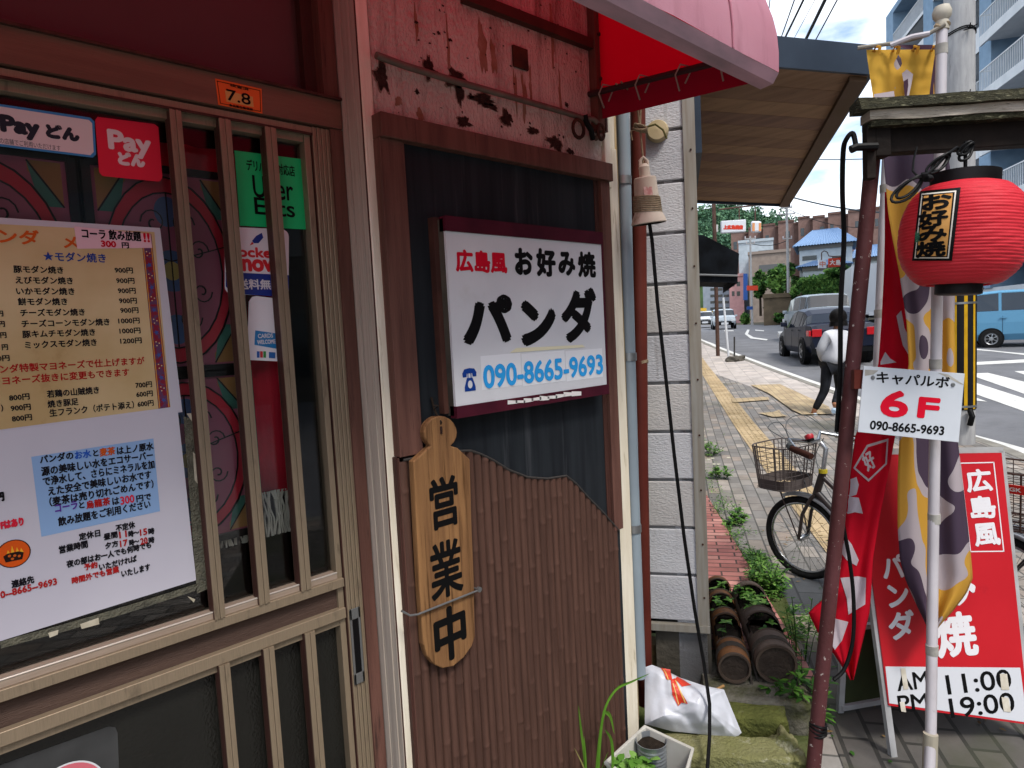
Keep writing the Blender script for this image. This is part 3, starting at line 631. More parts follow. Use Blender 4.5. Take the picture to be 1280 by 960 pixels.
nt_ = sheet('notice_sheet', 'white printed notice with a pale blue text box and an orange round emblem', 'notice', [(-60, 546), (222, 513), (245, 725), (-60, 820)], PAPER, .001)
FGn = onY(YG-.0027)
b = MB(); b.qpx(FGn, [(39, 571), (191.7, 548), (200, 639), (51.7, 671)], mat('pale_blue_print', '#88a9d2', .6), .0002)
cc = FGn(17, 692); r = FGn(39, 692).x-cc.x
for rr_, m_, o_ in ((1, flat('#3a1a10', .6), .0002), (.93, flat('#cf5316', .6), .0004)): b.poly([cc+V(r*rr_*cos(2*pi*k/28), -o_, r*rr_*sin(2*pi*k/28)) for k in range(28)], m_)
for dx, hh_ in ((-.3, .35), (-.05, .6), (.22, .42), (.45, .3)): b.poly([cc+V((dx-.13)*r, -.0007, -.05*r), cc+V((dx+.13)*r, -.0007, -.05*r), cc+V((dx+.05)*r, -.0007, hh_*r*.6), cc+V(dx*r, -.0007, hh_*r)], flat('#e0a32a', .6))
b.poly([cc+V(x*r, -.0009, z*r) for x, z in ((-.5, -.5), (.45, -.52), (.58, -.05), (.3, .1), (-.35, .1), (-.6, -.05))], flat('#231410', .6))
for x, z in ((-.25, -.1), (.05, -.15), (.3, -.25), (-.1, -.35)): b.poly([cc+V((x+.1*cos(k))*r, -.0011, (z+.1*sin(k))*r) for k in (0, 1, 2, 3, 4, 5)], flat('#b8571d', .6))
b.build('printed_ground', None, nt_)
b = MB(); PUR = flat('#5a2f92', .6)
def nl(s, x0, x1, yc, h, m=BLK, bold=.0006): b.tpx(s, FGn, x0, x1, yc-h/2, yc+h/2, m, bold, off=.0008, res=2)
Hh = 10.5
def row(segs, xm, ym, h=Hh):
    for s, x0, x1, m in segs: nl(s, x0, x1, ym-((x0+x1)/2-xm)*.115, h*(.82 if s in ('と', 'は', 'で', '円で', 'の') else 1) if s not in ('は',) else h*.9, m)
row([('パンダの', 49, 92, BLK), ('お水', 93, 114, flat('#2456b4', .6)), ('と', 116, 123, BLK), ('麦茶', 124, 144, ORG), ('は上ノ原水', 145.5, 192, BLK)], 120, 566)
nl('源の美味しい水をエコサーバー', 50, 192, 579, Hh+1); nl('で浄水して、さらにミネラルを加', 52, 194, 591, Hh+1); nl('えた安全で美味しいお水です', 58.5, 190, 603.5, Hh+1); nl('（麦茶は売り切れごめんです）', 60, 193, 616, Hh+1)
row([('コーラ', 68, 97, PUR), ('と', 98.5, 105.5, BLK), ('烏龍茶', 107, 138, DRED), ('は', 140, 149, BLK), ('300', 150, 168, flat('#d0213a', .6)), ('円で', 170, 189, BLK)], 128, 628)
nl('飲み放題をご利用ください', 71, 189, 641, Hh+1)
nl('定休日', 98, 125.5, 668.5, 9.5); nl('不定休', 144, 169, 658, 9.5); nl('営業時間', 73, 110, 683.5, 10)
row([('昼間', 129, 147, BLK), ('11', 148.5, 158.5, DRED), ('時～', 160, 174, BLK), ('15', 174.5, 184, DRED), ('時', 185, 193, BLK)], 161, 667, 8.4)
row([('夕方', 131, 148, BLK), ('17', 149.5, 159.5, DRED), ('時～', 161, 174, BLK), ('20', 175, 184.5, DRED), ('時', 185.5, 193, BLK)], 162, 678, 8.4)
nl('夜の部はお一人でも何時でも', 81.5, 190, 693, 9.2)
row([('予約', 104.5, 122, DRED), ('いただければ', 123, 171.5, BLK)], 138, 704.4, 8.6); row([('時間外でも営業', 88.6, 149.5, DRED), ('いたします', 151, 188, BLK)], 138, 716.5, 8.8)
nl('円', -4, 5.5, 621, 12, BLK, .0012); nl('Fはあり', 0, 30, 654, 11, flat('#d0213a', .6), .001); nl('連絡先', 13.5, 43, 727, 10); nl('0--8665--9693', -1, 72, 735, 9, DRED)
b.build('lettering', None, nt_)
ps = sheet('payment_sticker', 'white sticker with a blue rim beside the square red sticker', 'sticker', [(-40, 124), (113, 147), (118, 152), (120, 193), (116, 197), (-40, 178)], mat('sticker_blue', '#2f86c2', .4))
b = MB(); b.qpx(FGp, [(-40, 127), (111, 150), (115, 154), (117, 190), (113, 194), (-40, 175)], mat('sticker_white', '#d8cfd2', .4), .0004); b.build('white_face', None, ps)
b = MB(); b.tpx('Pay', FGp, 0, 50, 146, 174, flat('#2a2f3a', .5), .0028); b.tpx('どん', FGp, 57, 99, 157, 175, flat('#2a2f3a', .5), .0026); b.tpx('の店舗でご利用いただけます', FGp, 0, 75, 177, 184, flat('#2a2f3a', .5)); b.build('lettering', None, ps)
pr = sheet('payment_sticker', 'square red sticker with white letters below the door header', 'sticker', [(122, 146), (193, 155), (198, 159), (203, 222), (199, 227), (128, 220), (124, 215), (119, 150)], mat('sticker_red', '#d51f3c', .4))
b = MB(); b.tpx('Pay', FGp, 135, 189, 165, 197, flat('#dccfd4', .5), .0026); b.tpx('どん', FGp, 147, 181, 191, 208, flat('#dccfd4', .5), .0026); b.build('lettering', None, pr)
ub = sheet('delivery_sticker', 'green delivery sticker with black letters behind the door bars', 'sticker', [(293, 188), (379, 199), (383, 287), (300, 282)], mat('sticker_green', '#16c475', .4))
b = MB(); b.tpx('デリバリー対応店', FGp, 308, 368, 203, 217, INK, .0004); b.tpx('Uber', FGp, 316, 366, 222, 249, INK, .0007); b.tpx('Eats', FGp, 318, 368, 249, 270, INK, .0007); b.build('lettering', None, ub)
def rr_px(x0, y0, x1, y1, r, sl=.13):
    P = []
    for cx, cy, a0 in ((x1-r, y0+r, 270), (x1-r, y1-r, 0), (x0+r, y1-r, 90), (x0+r, y0+r, 180)):
        for k in range(5): a = radians(a0+22.5*k); P.append((cx+r*cos(a), cy+r*sin(a)+sl*(cx+r*cos(a)-(x0+x1)/2)*.35))
    return P
rk = sheet('delivery_sticker', 'white and navy rounded delivery sticker with red letters under the green one', 'sticker', rr_px(281, 285, 361, 369, 9), mat('sticker_paper', '#e4e2ea', .4))
b = MB(); b.qpx(FGp, [(282, 340), (361, 344), (361, 362), (352, 371), (291, 367), (282, 358)], flat('#1b2f86', .4), .0004); b.build('navy_band', None, rk)
b = MB(); b.tpx('rocket', FGp, 289, 346, 309, 322, flat('#d0202c', .4), .0014); b.tpx('now', FGp, 302, 349, 324, 340, flat('#d0202c', .4), .0026); b.tpx('送料無料', FGp, 296, 352, 349, 362, flat('#d6d4dc', .4), .0008)
b.poly([FGp(x, y)-Y*.0008 for x, y in ((327, 291), (329, 297), (323, 304), (317, 304), (315, 301), (320, 295))], flat('#1b2f86', .4)); b.poly([FGp(x, y)-Y*.0008 for x, y in ((315, 302), (317, 305), (312, 307))], flat('#d0202c', .4)); b.build('lettering', None, rk)
cs = sheet('card_sticker', 'white card payment sticker with a blue card, lowest of the stickers behind the bars', 'sticker', [(311, 377), (315, 371), (321, 370), (344, 373), (351, 374), (355, 380), (356, 410), (355, 452), (312, 450), (310, 410)], mat('sticker_paper', '#e4e2ea', .4))
b = MB(); b.slab(FGp, [(319, 413), (347, 417), (346, 436), (318, 431)], .0006, flat('#1f78b8', .4), .0006); b.tpx('CARDS', FGp, 322, 341, 417, 422.5, flat('#d6d4dc', .4), .0004, off=.001); b.tpx('WELCOME', FGp, 321, 344, 424.5, 430, flat('#d6d4dc', .4), .0004, off=.001)
for k, cl in enumerate(('#1f58a8', '#c02a30', '#2a8a3c')): b.qpx(FGp, [(321+4*k, 439), (324.4+4*k, 439.2), (324.4+4*k, 447.2), (321+4*k, 447)], flat(cl, .4), .0006)
b.qpx(FGp, [(336, 440), (344, 440.5), (344, 448), (336, 447.5)], flat('#2a62a8', .4), .0006)
b.build('printing', None, cs)
F3 = onY(1.4835); P = [(269, 98), (327, 111), (328, 142), (273, 131)]
tg = thing('license_sticker', 'small orange sticker reading 7.8 on the brown door header', 'sticker', tuple(F3(298, 120)))
b = MB(); b.slab(F3, P, .001, mat('sticker_orange', '#d8622e', .5)); b.build('paper', None, tg)
b = MB(); b.qpx(F3, [(281, 113), (316, 121), (317, 134), (283, 127)], mat('sticker_sand', '#c89a5a', .5), .0004)
for P2 in ([(271, 101), (325, 113), (325, 113.8), (271, 101.8)], [(275, 128.6), (326, 139), (326, 139.8), (275, 129.4)], [(271, 101), (271.8, 101), (275.8, 129), (275, 129)], [(324.4, 113), (325.2, 113), (326.2, 139.6), (325.4, 139.6)]): b.qpx(F3, P2, INK, .0004)
b.tpx('7.8', F3, 283, 313, 114.5, 128.5, INK, .0005, dy=-7, off=.0008); b.tpx('検査済', F3, 287, 311, 107, 111, INK, .0002, dy=-6); b.tpx('食品衛生監視票', F3, 286, 316, 132.5, 136, INK, .0002, dy=-6); b.build('lettering', None, tg)
FK = onY(YG-.0012)
ns = thing('warning_sticker', 'dark clear sticker with a pink ring on the lower door pane', 'sticker', tuple(FK(60, 980)))
b = MB(); b.slab(FK, [(-40, 971), (136, 908), (144, 909), (147, 916), (152, 1040), (-40, 1100)], .0008, mat('smoky_film', '#2b2c2d', .35, '#3a3b3c', 12)); b.build('film', None, ns)
b = MB(); cc = FK(84, 995); rx = FK(134, 995).x-cc.x
def ring(r0, r1, m, o): 
    n = 48; vs = [cc+V(r*cos(2*pi*k/n), -o, r*sin(2*pi*k/n)) for r in (r0, r1) for k in range(n)]; b.add(vs, [(k, (k+1) % n, n+(k+1) % n, n+k) for k in range(n)], m)
ring(rx*.72, rx, WHITEB, .001); ring(rx*.77, rx*.95, mat('faded_pink_print', '#c2636f', .5), .0014)
b.poly([cc+V(x*rx, -.001, z*rx) for x, z in ((.08, .58), (.16, .2), (.3, -.3), (-.2, -.3), (-.05, .2))], WHITEB); b.poly([cc+V(x*rx, -.0014, z*rx) for x, z in ((.08, .48), (.12, .2), (.22, -.3), (-.12, -.3), (0, .2))], flat('#1a2240', .5)); b.build('printing', None, ns)

# ------------------------------------------------------------------ awning
def fabric(name, front, trc, tr=.5, c2=None, dirt=None):
    M = mat(name, front, .85, c2, 3, trans=tr, bump=.15, bscale=400, dirt=dirt); n = M.node_tree
    for nd in n.nodes:
        if nd.type == 'BSDF_TRANSLUCENT':
            for l in list(nd.inputs[0].links): n.links.remove(l)
            nd.inputs[0].default_value = (*lin(trc), 1)
    return M
AWF = fabric('faded_red_canvas', '#d09aaa', '#d22a44', .36, '#c48c9d', ('#a07080', 2.2, .5, .8, (5, 1.5, 1.2)))
AWF.node_tree.nodes['Principled BSDF'].inputs['Roughness'].default_value = .9; AWE = fabric('red_canvas', '#b81a30', '#f0001c', .62); AWV = fabric('doubled_red_canvas', '#7c1028', '#8a0a20', .25)
aw = thing('shop_awning', 'red canvas awning over the shop front, faded pink outside', 'awning', (1.0, 1.4, 2.6))
prof = [(.835, 2.172), (.80, 2.176), (.784, 2.20), (.783, 2.25), (.787, 2.30), (.797, 2.345), (.816, 2.40), (.85, 2.47), (.91, 2.57), (1.0, 2.69), (1.12, 2.81), (1.26, 2.91), (1.39, 2.97)]
XA0, XA = -1.6, 1.79
b = MB(); n = 40
b.add([V(XA0+(XA-XA0)*i/n, y+.007*noise.noise(V(i*.45, z*5, 2))*min(1, (n-i)/2), z+.004*noise.noise(V(i*.3, y*6, 7))) for (y, z) in prof for i in range(n+1)], [(j*(n+1)+i, j*(n+1)+i+1, (j+1)*(n+1)+i+1, (j+1)*(n+1)+i) for j in range(2, len(prof)-1) for i in range(n)], AWF); b.build('canopy', None, aw, smooth=True)
for xs in (-.9, -.1, .72, 1.54): MB().tube([V(xs, y-.0015, z) for y, z in prof[2:]], .0028, 6, AWF).build('seam', None, aw, smooth=True)
b = MB(); b.add([V(XA0+(XA-XA0)*i/n, y, z) for (y, z) in prof[:3] for i in range(n+1)], [(j*(n+1)+i, j*(n+1)+i+1, (j+1)*(n+1)+i+1, (j+1)*(n+1)+i) for j in range(2) for i in range(n)], mat('shaded_hem', '#9a828b', .9, '#bf98a4', 5, stretch=(1, 3, 3))); b.build('front_hem', None, aw, smooth=True)  # shade under the curled hem is painted as greyer pink
for xx in (XA-.002, XA0+.002):
    P = [V(xx, y, z) for y, z in prof[2:]]+[V(xx, 1.395, 2.32), V(xx, .85, 2.26)]; MB().poly(P, AWE).build('end_panel', None, aw)
    MB().poly([V(xx, .85, 2.26), V(xx, 1.395, 2.32), V(xx, 1.395, 2.236), V(xx, .79, 2.19)], AWV).build('valance', None, aw)
b = MB(); TU = mat('dark_awning_tube', '#3b2a2c', .5)
b.tube([(XA-.03, 1.40, 2.315), (XA-.03, .86, 2.262)], .0095, 10, TU); b.tube([(XA0+.03, 1.40, 2.315), (XA0+.03, .86, 2.262)], .0095, 10, TU); b.tube([(XA0+.03, .83, 2.262), (XA-.03, .83, 2.262)], .011, 10, TU)
LACE = mat('lacing_cord', '#8d8078', .8)
for k in range(4):
    y = 1.36-k*.14; z = 2.315-(1.40-y)*.098; b.tube([V(XA-.005, y, z-.045), V(XA-.045, y-.012, z-.012), V(XA-.045, y-.03, z+.012), V(XA-.012, y-.05, z+.006), V(XA-.006, y-.02, z-.03)], .0028, 5, LACE)
b.build('frame_tube', None, aw, smooth=True)

# ------------------------------------------------------------------ hanging cone with twine, cord, brown pipe
def atY(x, y, Yp): return onY(Yp)(x, y)
cn = thing('hanging_cone', 'cream plastic cone wound with twine hanging under the red awning', 'cone', tuple(atY(808, 250, 1.28)))
cb = atY(811, 277, 1.28); ct = atY(806, 222, 1.28); ax = (ct-cb).normalized(); L = (ct-cb).length; pr_ = L/55
CRC = mat('grubby_cream_plastic', '#b3a597', .55, '#c4b8aa', 9, dirt=('#7d6a58', 12, .55, .75))
b = MB(); b.lathe([(13*pr_, 55*pr_), (14*pr_, 54*pr_), (15.5*pr_, 30*pr_), (17*pr_, 12*pr_), (21*pr_, 3*pr_), (22.5*pr_, -2*pr_), (21*pr_, -3*pr_)], cb, ax, 28, CRC, cap=False); b.lathe([(20.9*pr_, -2.8*pr_), (17.5*pr_, 4*pr_), (14*pr_, 30*pr_), (.01, 34*pr_)], cb, ax, 28, mat('shaded_cone_inside', '#2a2420', .8), cap=False); b.lathe([(.1*pr_, 55.5*pr_), (13*pr_, 55*pr_)], cb, ax, 28, CRC, cap=False)  # inner wall coloured dark for the shade inside the hollow cone
b.lathe([(7*pr_, 54*pr_), (6*pr_, 60*pr_), (7*pr_, 68*pr_), (4*pr_, 72*pr_)], cb, ax, 16, CRC); b.tube([cb+ax*L*1.02+CR*-.012, cb+ax*L*1.38+CR*-.01, cb+ax*L*1.46, cb+ax*L*1.38+CR*.012, cb+ax*L*1.02+CR*.014], .006, 8, CRC); b.build('shell', None, cn, smooth=True)
b = MB(); TW = mat('old_twine', '#7a6c58', .9, '#93836c', 60)
for k in range(9): hq = (12+k*2.3)*pr_; rr_ = (17.6-.06*k*2)*pr_; b.tube([cb+ax*hq+(CR*cos(a)+ax.cross(CR)*sin(a))*rr_ for a in [2*pi*i/20 for i in range(20)]], .0024, 5, TW, closed=True)
kn = atY(800, 160, 1.28)
b.tube([ct+ax*.03, atY(803, 190, 1.28), kn, atY(801, 130, 1.28), V(1.745, 1.26, 2.31)], .0032, 6, TW); b.tube([kn, atY(795, 120, 1.28), V(1.745, 1.28, 2.31)], .0032, 6, TW)
for k in range(5): b.tube([kn+CR*(.02*cos(a+k))+CU*(.010*sin(a+k*.7))+CF*(.012*sin(a)) for a in [2*pi*i/12 for i in range(12)]], .0034, 6, TW, closed=True)
b.tube([kn+CR*.01, kn+CR*.05+CU*.012, kn+CR*.075-CU*.006, kn+CR*.088-CU*.035], .0034, 6, mat('green_cord', '#54512f', .9)); b.tube([kn, kn-CR*.03-CU*.01, kn-CR*.025-CU*.04], .0025, 5, TW)
b.build('twine', None, cn)
b = MB(); fr_ = CF*-1; c0 = cb+ax*L*.62-CF*.0415-CR*.002; b.obox(c0-CR*.014-ax*.014, CR*.028, ax*.028+CF*.003, CF*.001, mat('faded_label', '#c8b0a8', .6, '#b07a78', 60)); b.build('paper_label', None, cn)
tag(MB().tube([cb+ax*.02, atY(815, 300, 1.28), atY(822, 380, 1.27), atY(832, 470, 1.26), atY(843, 570, 1.25), atY(855, 670, 1.24), atY(868, 760, 1.22), atY(880, 830, 1.19), atY(887, 880, 1.16), atY(887, 920, 1.12), atY(884, 965, 1.08), onZ(.01)(880, 990)], .0062, 8, BLACK).build('power_cable', None, None, smooth=True), 'long black cable hanging from the cream cone down to the mossy slab', 'cable')
RBP = mat('rust_brown_paint', '#4e211b', .45, '#5a2a22', 6, dirt=('#8d8078', 26, .74, .8)); 
bp_ = thing('brown_pipe', 'upright rust brown painted pipe between the grey downpipe and the pale siding', 'pipe', tuple(atY(805, 850, 1.42)))
b = MB(); b.tube([atY(797, 120, 1.46), atY(799, 330, 1.46), atY(801, 579, 1.46), atY(806, 850, 1.46), atY(807, 880, 1.46)], .0285, 16, RBP); b.build('tube', None, bp_, smooth=True)
b = MB(); p = atY(800.5, 452, 1.46); 
for k in range(3): b.tube([p+Z*(.004*k-.004)+V(.0295*cos(a), .0295*sin(a), .002*sin(3*a)) for a in [2*pi*i/16 for i in range(16)]], .0015, 4, TW, closed=True)
b.build('wire_tie', None, bp_)

# ------------------------------------------------------------------ neighbouring building with pale block siding and timber canopy
CO = plane(V(2.3297, 1.3552, .35), T)      # its side wall, facing us
PC = V(2.3297, 1.3552, 0)
nb = thing('siding_building', 'neighbouring building with pale block siding and a timber canopy over the pavement', 'building', tuple(PC))
SID = mat('rough_white_siding', '#a8a8ac', .85, '#b4b4b7', 3, bump=.55, bscale=120, dirt=('#86827c', 6, .6, .8))
MORT = mat('siding_joint', '#838282', .9); TRIM = mat('dull_corner_trim', '#8f8c84', .5, '#7f776a', 7, stretch=(8, 8, .6), metal=.2)
ys_ = [(840, 227.5), (840, 289), (840, 351), (840, 414), (840, 475.5), (840, 537), (840, 596), (840, 656), (840, 715), (840, 775)]
zj = [CO(*p).z for p in ys_]; zj = [zj[0]+k*(zj[-1]-zj[0])/9 for k in range(10)]; dz = zj[0]-zj[1]
b = MB(); WL = .9
lv = [zj[0]+dz*k for k in range(6, 0, -1)]+zj
nE = lambda s, z, t=0: PC+N*s-T*t+Z*z
b.obox(nE(.02, zj[-1]), N*WL, T*.12, Z*(lv[0]-zj[-1]), MORT)
SIDS = [mat('rough_white_siding_%s' % k, c, .85, c2, 3, bump=.4, bscale=80, stretch=(1, 1, 2.2), dirt=('#6f6a62', 2.2, .58, .85, (7, 7, .7))) for k, c, c2 in (('cool', '#a8a8ac', '#b6b6b9'), ('warm', '#aba8a6', '#b5b2af'), ('pale', '#b0b0b3', '#bcbcbe'))]
for k9, (z1, z0) in enumerate(zip(lv, lv[1:])): b.obox(nE(.02, z0+.006), N*WL, T*-.012, Z*(z1-z0-.012), SIDS[(k9*7+k9//3) % 3])
b.obox(nE(0, -.0), T*46, N*.12, Z*5.2, SID)  # wall lengthened out of view so the cars mirror it
b.build('wall', None, nb, bevel=.004)
b = MB(); b.obox(nE(-.006, zj[-1]-.01), N*.045, T*-.02, Z*4.0, TRIM); b.obox(nE(-.006, zj[-1]-.01), N*.008, T*.05, Z*4.0, TRIM)
for k in range(9): b.lathe([(.004, 0), (.004, .003)], nE(.012, .45+k*.22, .02), -T, 8, RUST)
b.obox(nE(-.006, zj[-1]-.035), N*WL, T*-.03, Z*.028, TRIM); b.build('corner_trim', None, nb)
b = MB(); CON = mat('stained_concrete', '#4f4a42', .9, '#3c3932', 5, bump=.6, bscale=40, dirt=('#2c3020', 6, .55, .75))
b.obox(nE(-.01, -.05), N*.22, T*1.2, Z*(zj[-1]+.03), CON); b.obox(nE(.21, -.05), N*.8, T*.1+T*0, Z*.14, CON); b.obox(nE(.21, .14)+T*.3, N*.8, T*.1, Z*.2, mat('dark_void', '#12110f', .9))
b.obox(nE(.19, .11)+T*.02, N*.7, T*.08, Z*.11, mat('old_timber_sill', '#5a4a30', .85, '#463a28', 6, stretch=(.6, .6, 9), bump=.4))
b.build('foundation', None, nb)
b = MB(); v0 = CO(822, 166)-T*.014; b.lathe([(.042, 0), (.042, .012), (.036, .03), (.0, .034)], v0, -T, 24, mat('cream_vent_cover', '#b8a886', .6, '#a89874', 8)); b.build('vent_cover', None, nb, smooth=True)
b = MB(); v0 = CO(825, 263)-T*.012
b.poly([v0-T*.002+CR*x*.001+CU*y*.001 for x, y in ((-30, 42), (-5, 40), (20, 28), (28, 2), (22, -25), (10, -44), (-8, -40), (-30, -20))], mat('torn_grey_patch', '#6a6a6a', .9, '#33312f', 40, bump=.8)); b.build('torn_patch', None, nb)
b = MB(); SOF = mat('weathered_soffit_boards', '#6a5442', .75, '#4a3a2e', 4, stretch=(1, 1, 1), bump=.25, bscale=30)
cz = 2.55; F4 = onZ(cz)
A, B_, Cc, D_ = F4(872, 78), F4(1085, 95), F4(985, 256), F4(868, 251)
n = 15; q = random.Random(6)
for k in range(n):
    u0, u1 = k/n, (k+1)/n-.0012
    pts = [A.lerp(D_, u0), B_.lerp(Cc, u0), B_.lerp(Cc, u1), A.lerp(D_, u1)]
    mt = mat('soffit_board_%s' % 'abcd'[k % 4], ('#97785e', '#8f7058', '#a07e60', '#8a6b58')[k % 4], .75, ('#86684f', '#7d604b', '#8d6f54', '#785c4e')[k % 4], 3, stretch=(6, 1.2, 6), bump=.25, bscale=30, dirt=('#2c221c', 7, .62, .75)); b.prism(pts, Z*.02, mt)
b.build('canopy_soffit', None, nb)
b = MB(); FAS = mat('slate_blue_fascia', '#2b3440', .5, '#353f4c', 4)
hz_ = .118
b.obox(A-T*.02, B_-A, T*.02, Z*hz_, FAS); b.obox(B_+(B_-A).normalized()*.02-T*.02, T*.02+Cc-B_, (B_-A).normalized()*-.02, Z*hz_, FAS); b.prism([A+Z*hz_, B_+Z*hz_, Cc+Z*hz_, D_+Z*hz_], Z*.01, FAS); b.obox(D_, Cc-D_, T*.02, Z*hz_, FAS); b.build('canopy_fascia', None, nb)
b = MB(); dr = (A-B_).normalized(); b.obox(B_+dr*.004-Z*.022+T*.01, (Cc-B_)*.995, dr*.09, Z*.021, mat('edge_beam_wood', '#58442f', .7, '#5d4838', 5, stretch=(1, 1, 8))); b.obox(D_+dr*-.02+T*-.03-Z*.02, Cc-D_, T*.03, Z*.019, FAS); b.obox(nE(-.03, 2.2), T*3.0, N*.03, Z*.36, FAS); b.build('canopy_beam', None, nb)
# small hanging lamps and signs under the far end of the canopy
b = MB(); p0 = F4(925, 254); p1 = F4(944, 255)

# ================================================================== GROUND, PAVEMENT, ROAD
ASPH = mat('asphalt', '#6a6b6e', .85, '#77787c', 2.2, bump=.5, bscale=160, dirt=('#595a5d', 1.1, .5, .72))
GRD = mat('bare_ground', '#4a463e', .95, '#3b3a30', 3, bump=.5, bscale=30)

ZK = [(-60, 0), (7, 0), (10, .05), (14, .19), (18.8, .36), (22, .5), (29, .76), (38, .93), (52, 1.08), (64, 1.22), (140, 1.9), (300, 2.6), (1200, 3)]
def ZT(t):
    """height of the pavement along the street, which climbs gently away from the shop"""
    if t <= ZK[0][0]: return ZK[0][1]
    for (a, za), (c, zc) in zip(ZK, ZK[1:]):
        if a <= t <= c: return za+(zc-za)*(t-a)/(c-a)
    return ZK[-1][1]
def G(x, y, off=0):
    z = 0
    for _ in range(60): p = onZ(z+off)(x, y); z = z*.6+.4*ZT(max(-50, min(900, p.dot(T))))
    return onZ(z+off)(x, y)
def TG(t, n, off=0): return TN(t, n, ZT(t)+off)
kp = [G(x, y, -.10) for x, y in ((1280, 562), (1209, 543), (1150, 524), (1100, 507), (1050, 489), (1001, 472), (960, 457), (926, 444.7), (896, 433), (876, 424.5))]
KT = [(-60, kp[0].dot(N))]+[(p.dot(T), p.dot(N)) for p in kp]+[(300, kp[-1].dot(N)+6)]
def lerp_tab(tab, t):
    if t <= tab[0][0]: return tab[0][1]
    for (a, za), (c, zc) in zip(tab, tab[1:]):
        if a <= t <= c: return za+(zc-za)*(t-a)/max(c-a, 1e-6)
    return tab[-1][1]
KN = lambda t: lerp_tab(KT, t)
FE = [(-60, -30), (37, -30), (37.01, -12.5), (48, -10.5), (64, -7.3), (75, -5), (300, 30)]
FN = lambda t: lerp_tab(FE, t)
ts = [-60, -30, -12]+[-6+k*.5 for k in range(90)]+[39+k*1.5 for k in range(25)]+[80+10*k for k in range(12)]
def ribbon(tl, nl, nr, off, m, b=None):
    b = b or MB(); L = [TG(t, nl(t), off) for t in tl]; R = [TG(t, nr(t), off) for t in tl]; n = len(tl)
    return b.add(L+R, [(k, k+1, n+k+1, n+k) for k in range(n-1)], m)
b = MB(); tg = sorted(set(ts+[200, 300, 600, 1200])); ng = [-700, -60, -30, -12, 4, 60, 400]
b.add([TG(t, n_, -.17) for n_ in ng for t in tg], [(j*len(tg)+i, j*len(tg)+i+1, (j+1)*len(tg)+i+1, (j+1)*len(tg)+i) for j in range(len(ng)-1) for i in range(len(tg)-1)], GRD); struct('ground', b)
struct('road', ribbon(ts, FN, lambda t: KN(t)+.3, -.115, ASPH))
PAVE = bricks('paving_bricks', ['#75726f', '#8a8682', '#7d7a77', '#9a8c80', '#86837f', '#a89f96', '#787572'], '#55534f', .22, .105, .006, rot=RDA-pi/2, stain=('#4a4b38', .9, .60, .78))
PINK = bricks('pale_paving', ['#b9b0aa', '#c4bab3', '#b0a8a3', '#cabfb6', '#b7b1ad'], '#9c958f', .3, .3, .006, rot=RDA-pi/2)
tp_ = [t for t in ts if -12 <= t <= 140]
PE = lambda t: KN(t)+.45
b = ribbon(tp_, PE, lambda t: 4.5, 0, PAVE); L = [TG(t, PE(t), 0) for t in tp_]; D_2 = [TG(t, PE(t), -.16) for t in tp_]; n = len(tp_); b.add(L+D_2, [(n+k, n+k+1, k+1, k) for k in range(n-1)], PAVE); struct('pavement', b)
def lay(name, pts, m, off=.006):
    P = [G(x, y, off) for x, y in pts]; return struct(name, MB().poly(P, m))
struct('pavement', ribbon([t for t in ts if 10.5 <= t <= 140], lambda t: PE(t)+.02, lambda t: min(.1, -2.2+(t-10.5)*.22), .004, PINK))
YEL = bricks('tactile_tiles', ['#b8a07a', '#c2ab86', '#ad966f'], '#97845f', .30, .30, .004, rot=RDA-pi/2)
ta, tb_ = G(978, 590, .007), G(886, 468, .007); tna, tnb = ta.dot(N), tb_.dot(N); tta, ttb = ta.dot(T), tb_.dot(T)
tcn = lambda t: tna+(tnb-tna)*(t-tta)/(ttb-tta)
b = ribbon([4.6+.5*k for k in range(80)], lambda t: tcn(t)-.15, lambda t: tcn(t)+.15, .007, YEL)
for k in range(110):
    t0 = 4.65+k*.30
    for j in range(4): b.obox(TG(t0, tcn(t0)-.117+j*.07, .0075), T*.27+N*(tcn(t0+.27)-tcn(t0))+Z*(ZT(t0+.27)-ZT(t0)), N*.024, Z*.004, YEL)
struct('tactile_path', b)
YB = bricks('yellow_paving', ['#bba680', '#b09a78', '#c5b08a', '#a89272'], '#8f8068', .22, .105, .006, rot=RDA-pi/2)
lay('yellow_path', [(938, 481), (975, 480), (1036, 508), (1040, 517), (1003, 518), (990, 512), (962, 492)], YB, .022)
lay('yellow_path', [(914, 498), (960, 496), (962, 499.5), (916, 503)], YB, .02)
lay('yellow_path', [(948, 516), (966, 515), (974, 512), (977, 517), (984, 520), (966, 521)], YB, .02)
KERB = mat('kerb_concrete', '#8b8880', .85, '#77746d', 6, bump=.4, bscale=50)
b = MB(); t0 = -6
while t0 < 78:
    a_, c_ = TG(t0, PE(t0)-.15, -.16), TG(t0+.594, PE(t0+.594)-.15, -.16); b.obox(a_, c_-a_, N*.149, Z*.166, KERB); t0 += .6
struct('kerb', b, bevel=.012)
struct('gutter', ribbon(tp_, lambda t: KN(t)+.06, lambda t: KN(t)+.31, -.1115, mat('gutter_concrete', '#77756f', .85, '#67655f', 4, bump=.4, bscale=60)))
WLINE = mat('road_paint', '#d6d6d2', .7, '#c6c6c2', 5, dirt=('#8a8a88', 9, .6, .76))
b = ribbon(tp_, lambda t: KN(t)-.09, lambda t: KN(t)+.09, -.108, WLINE)
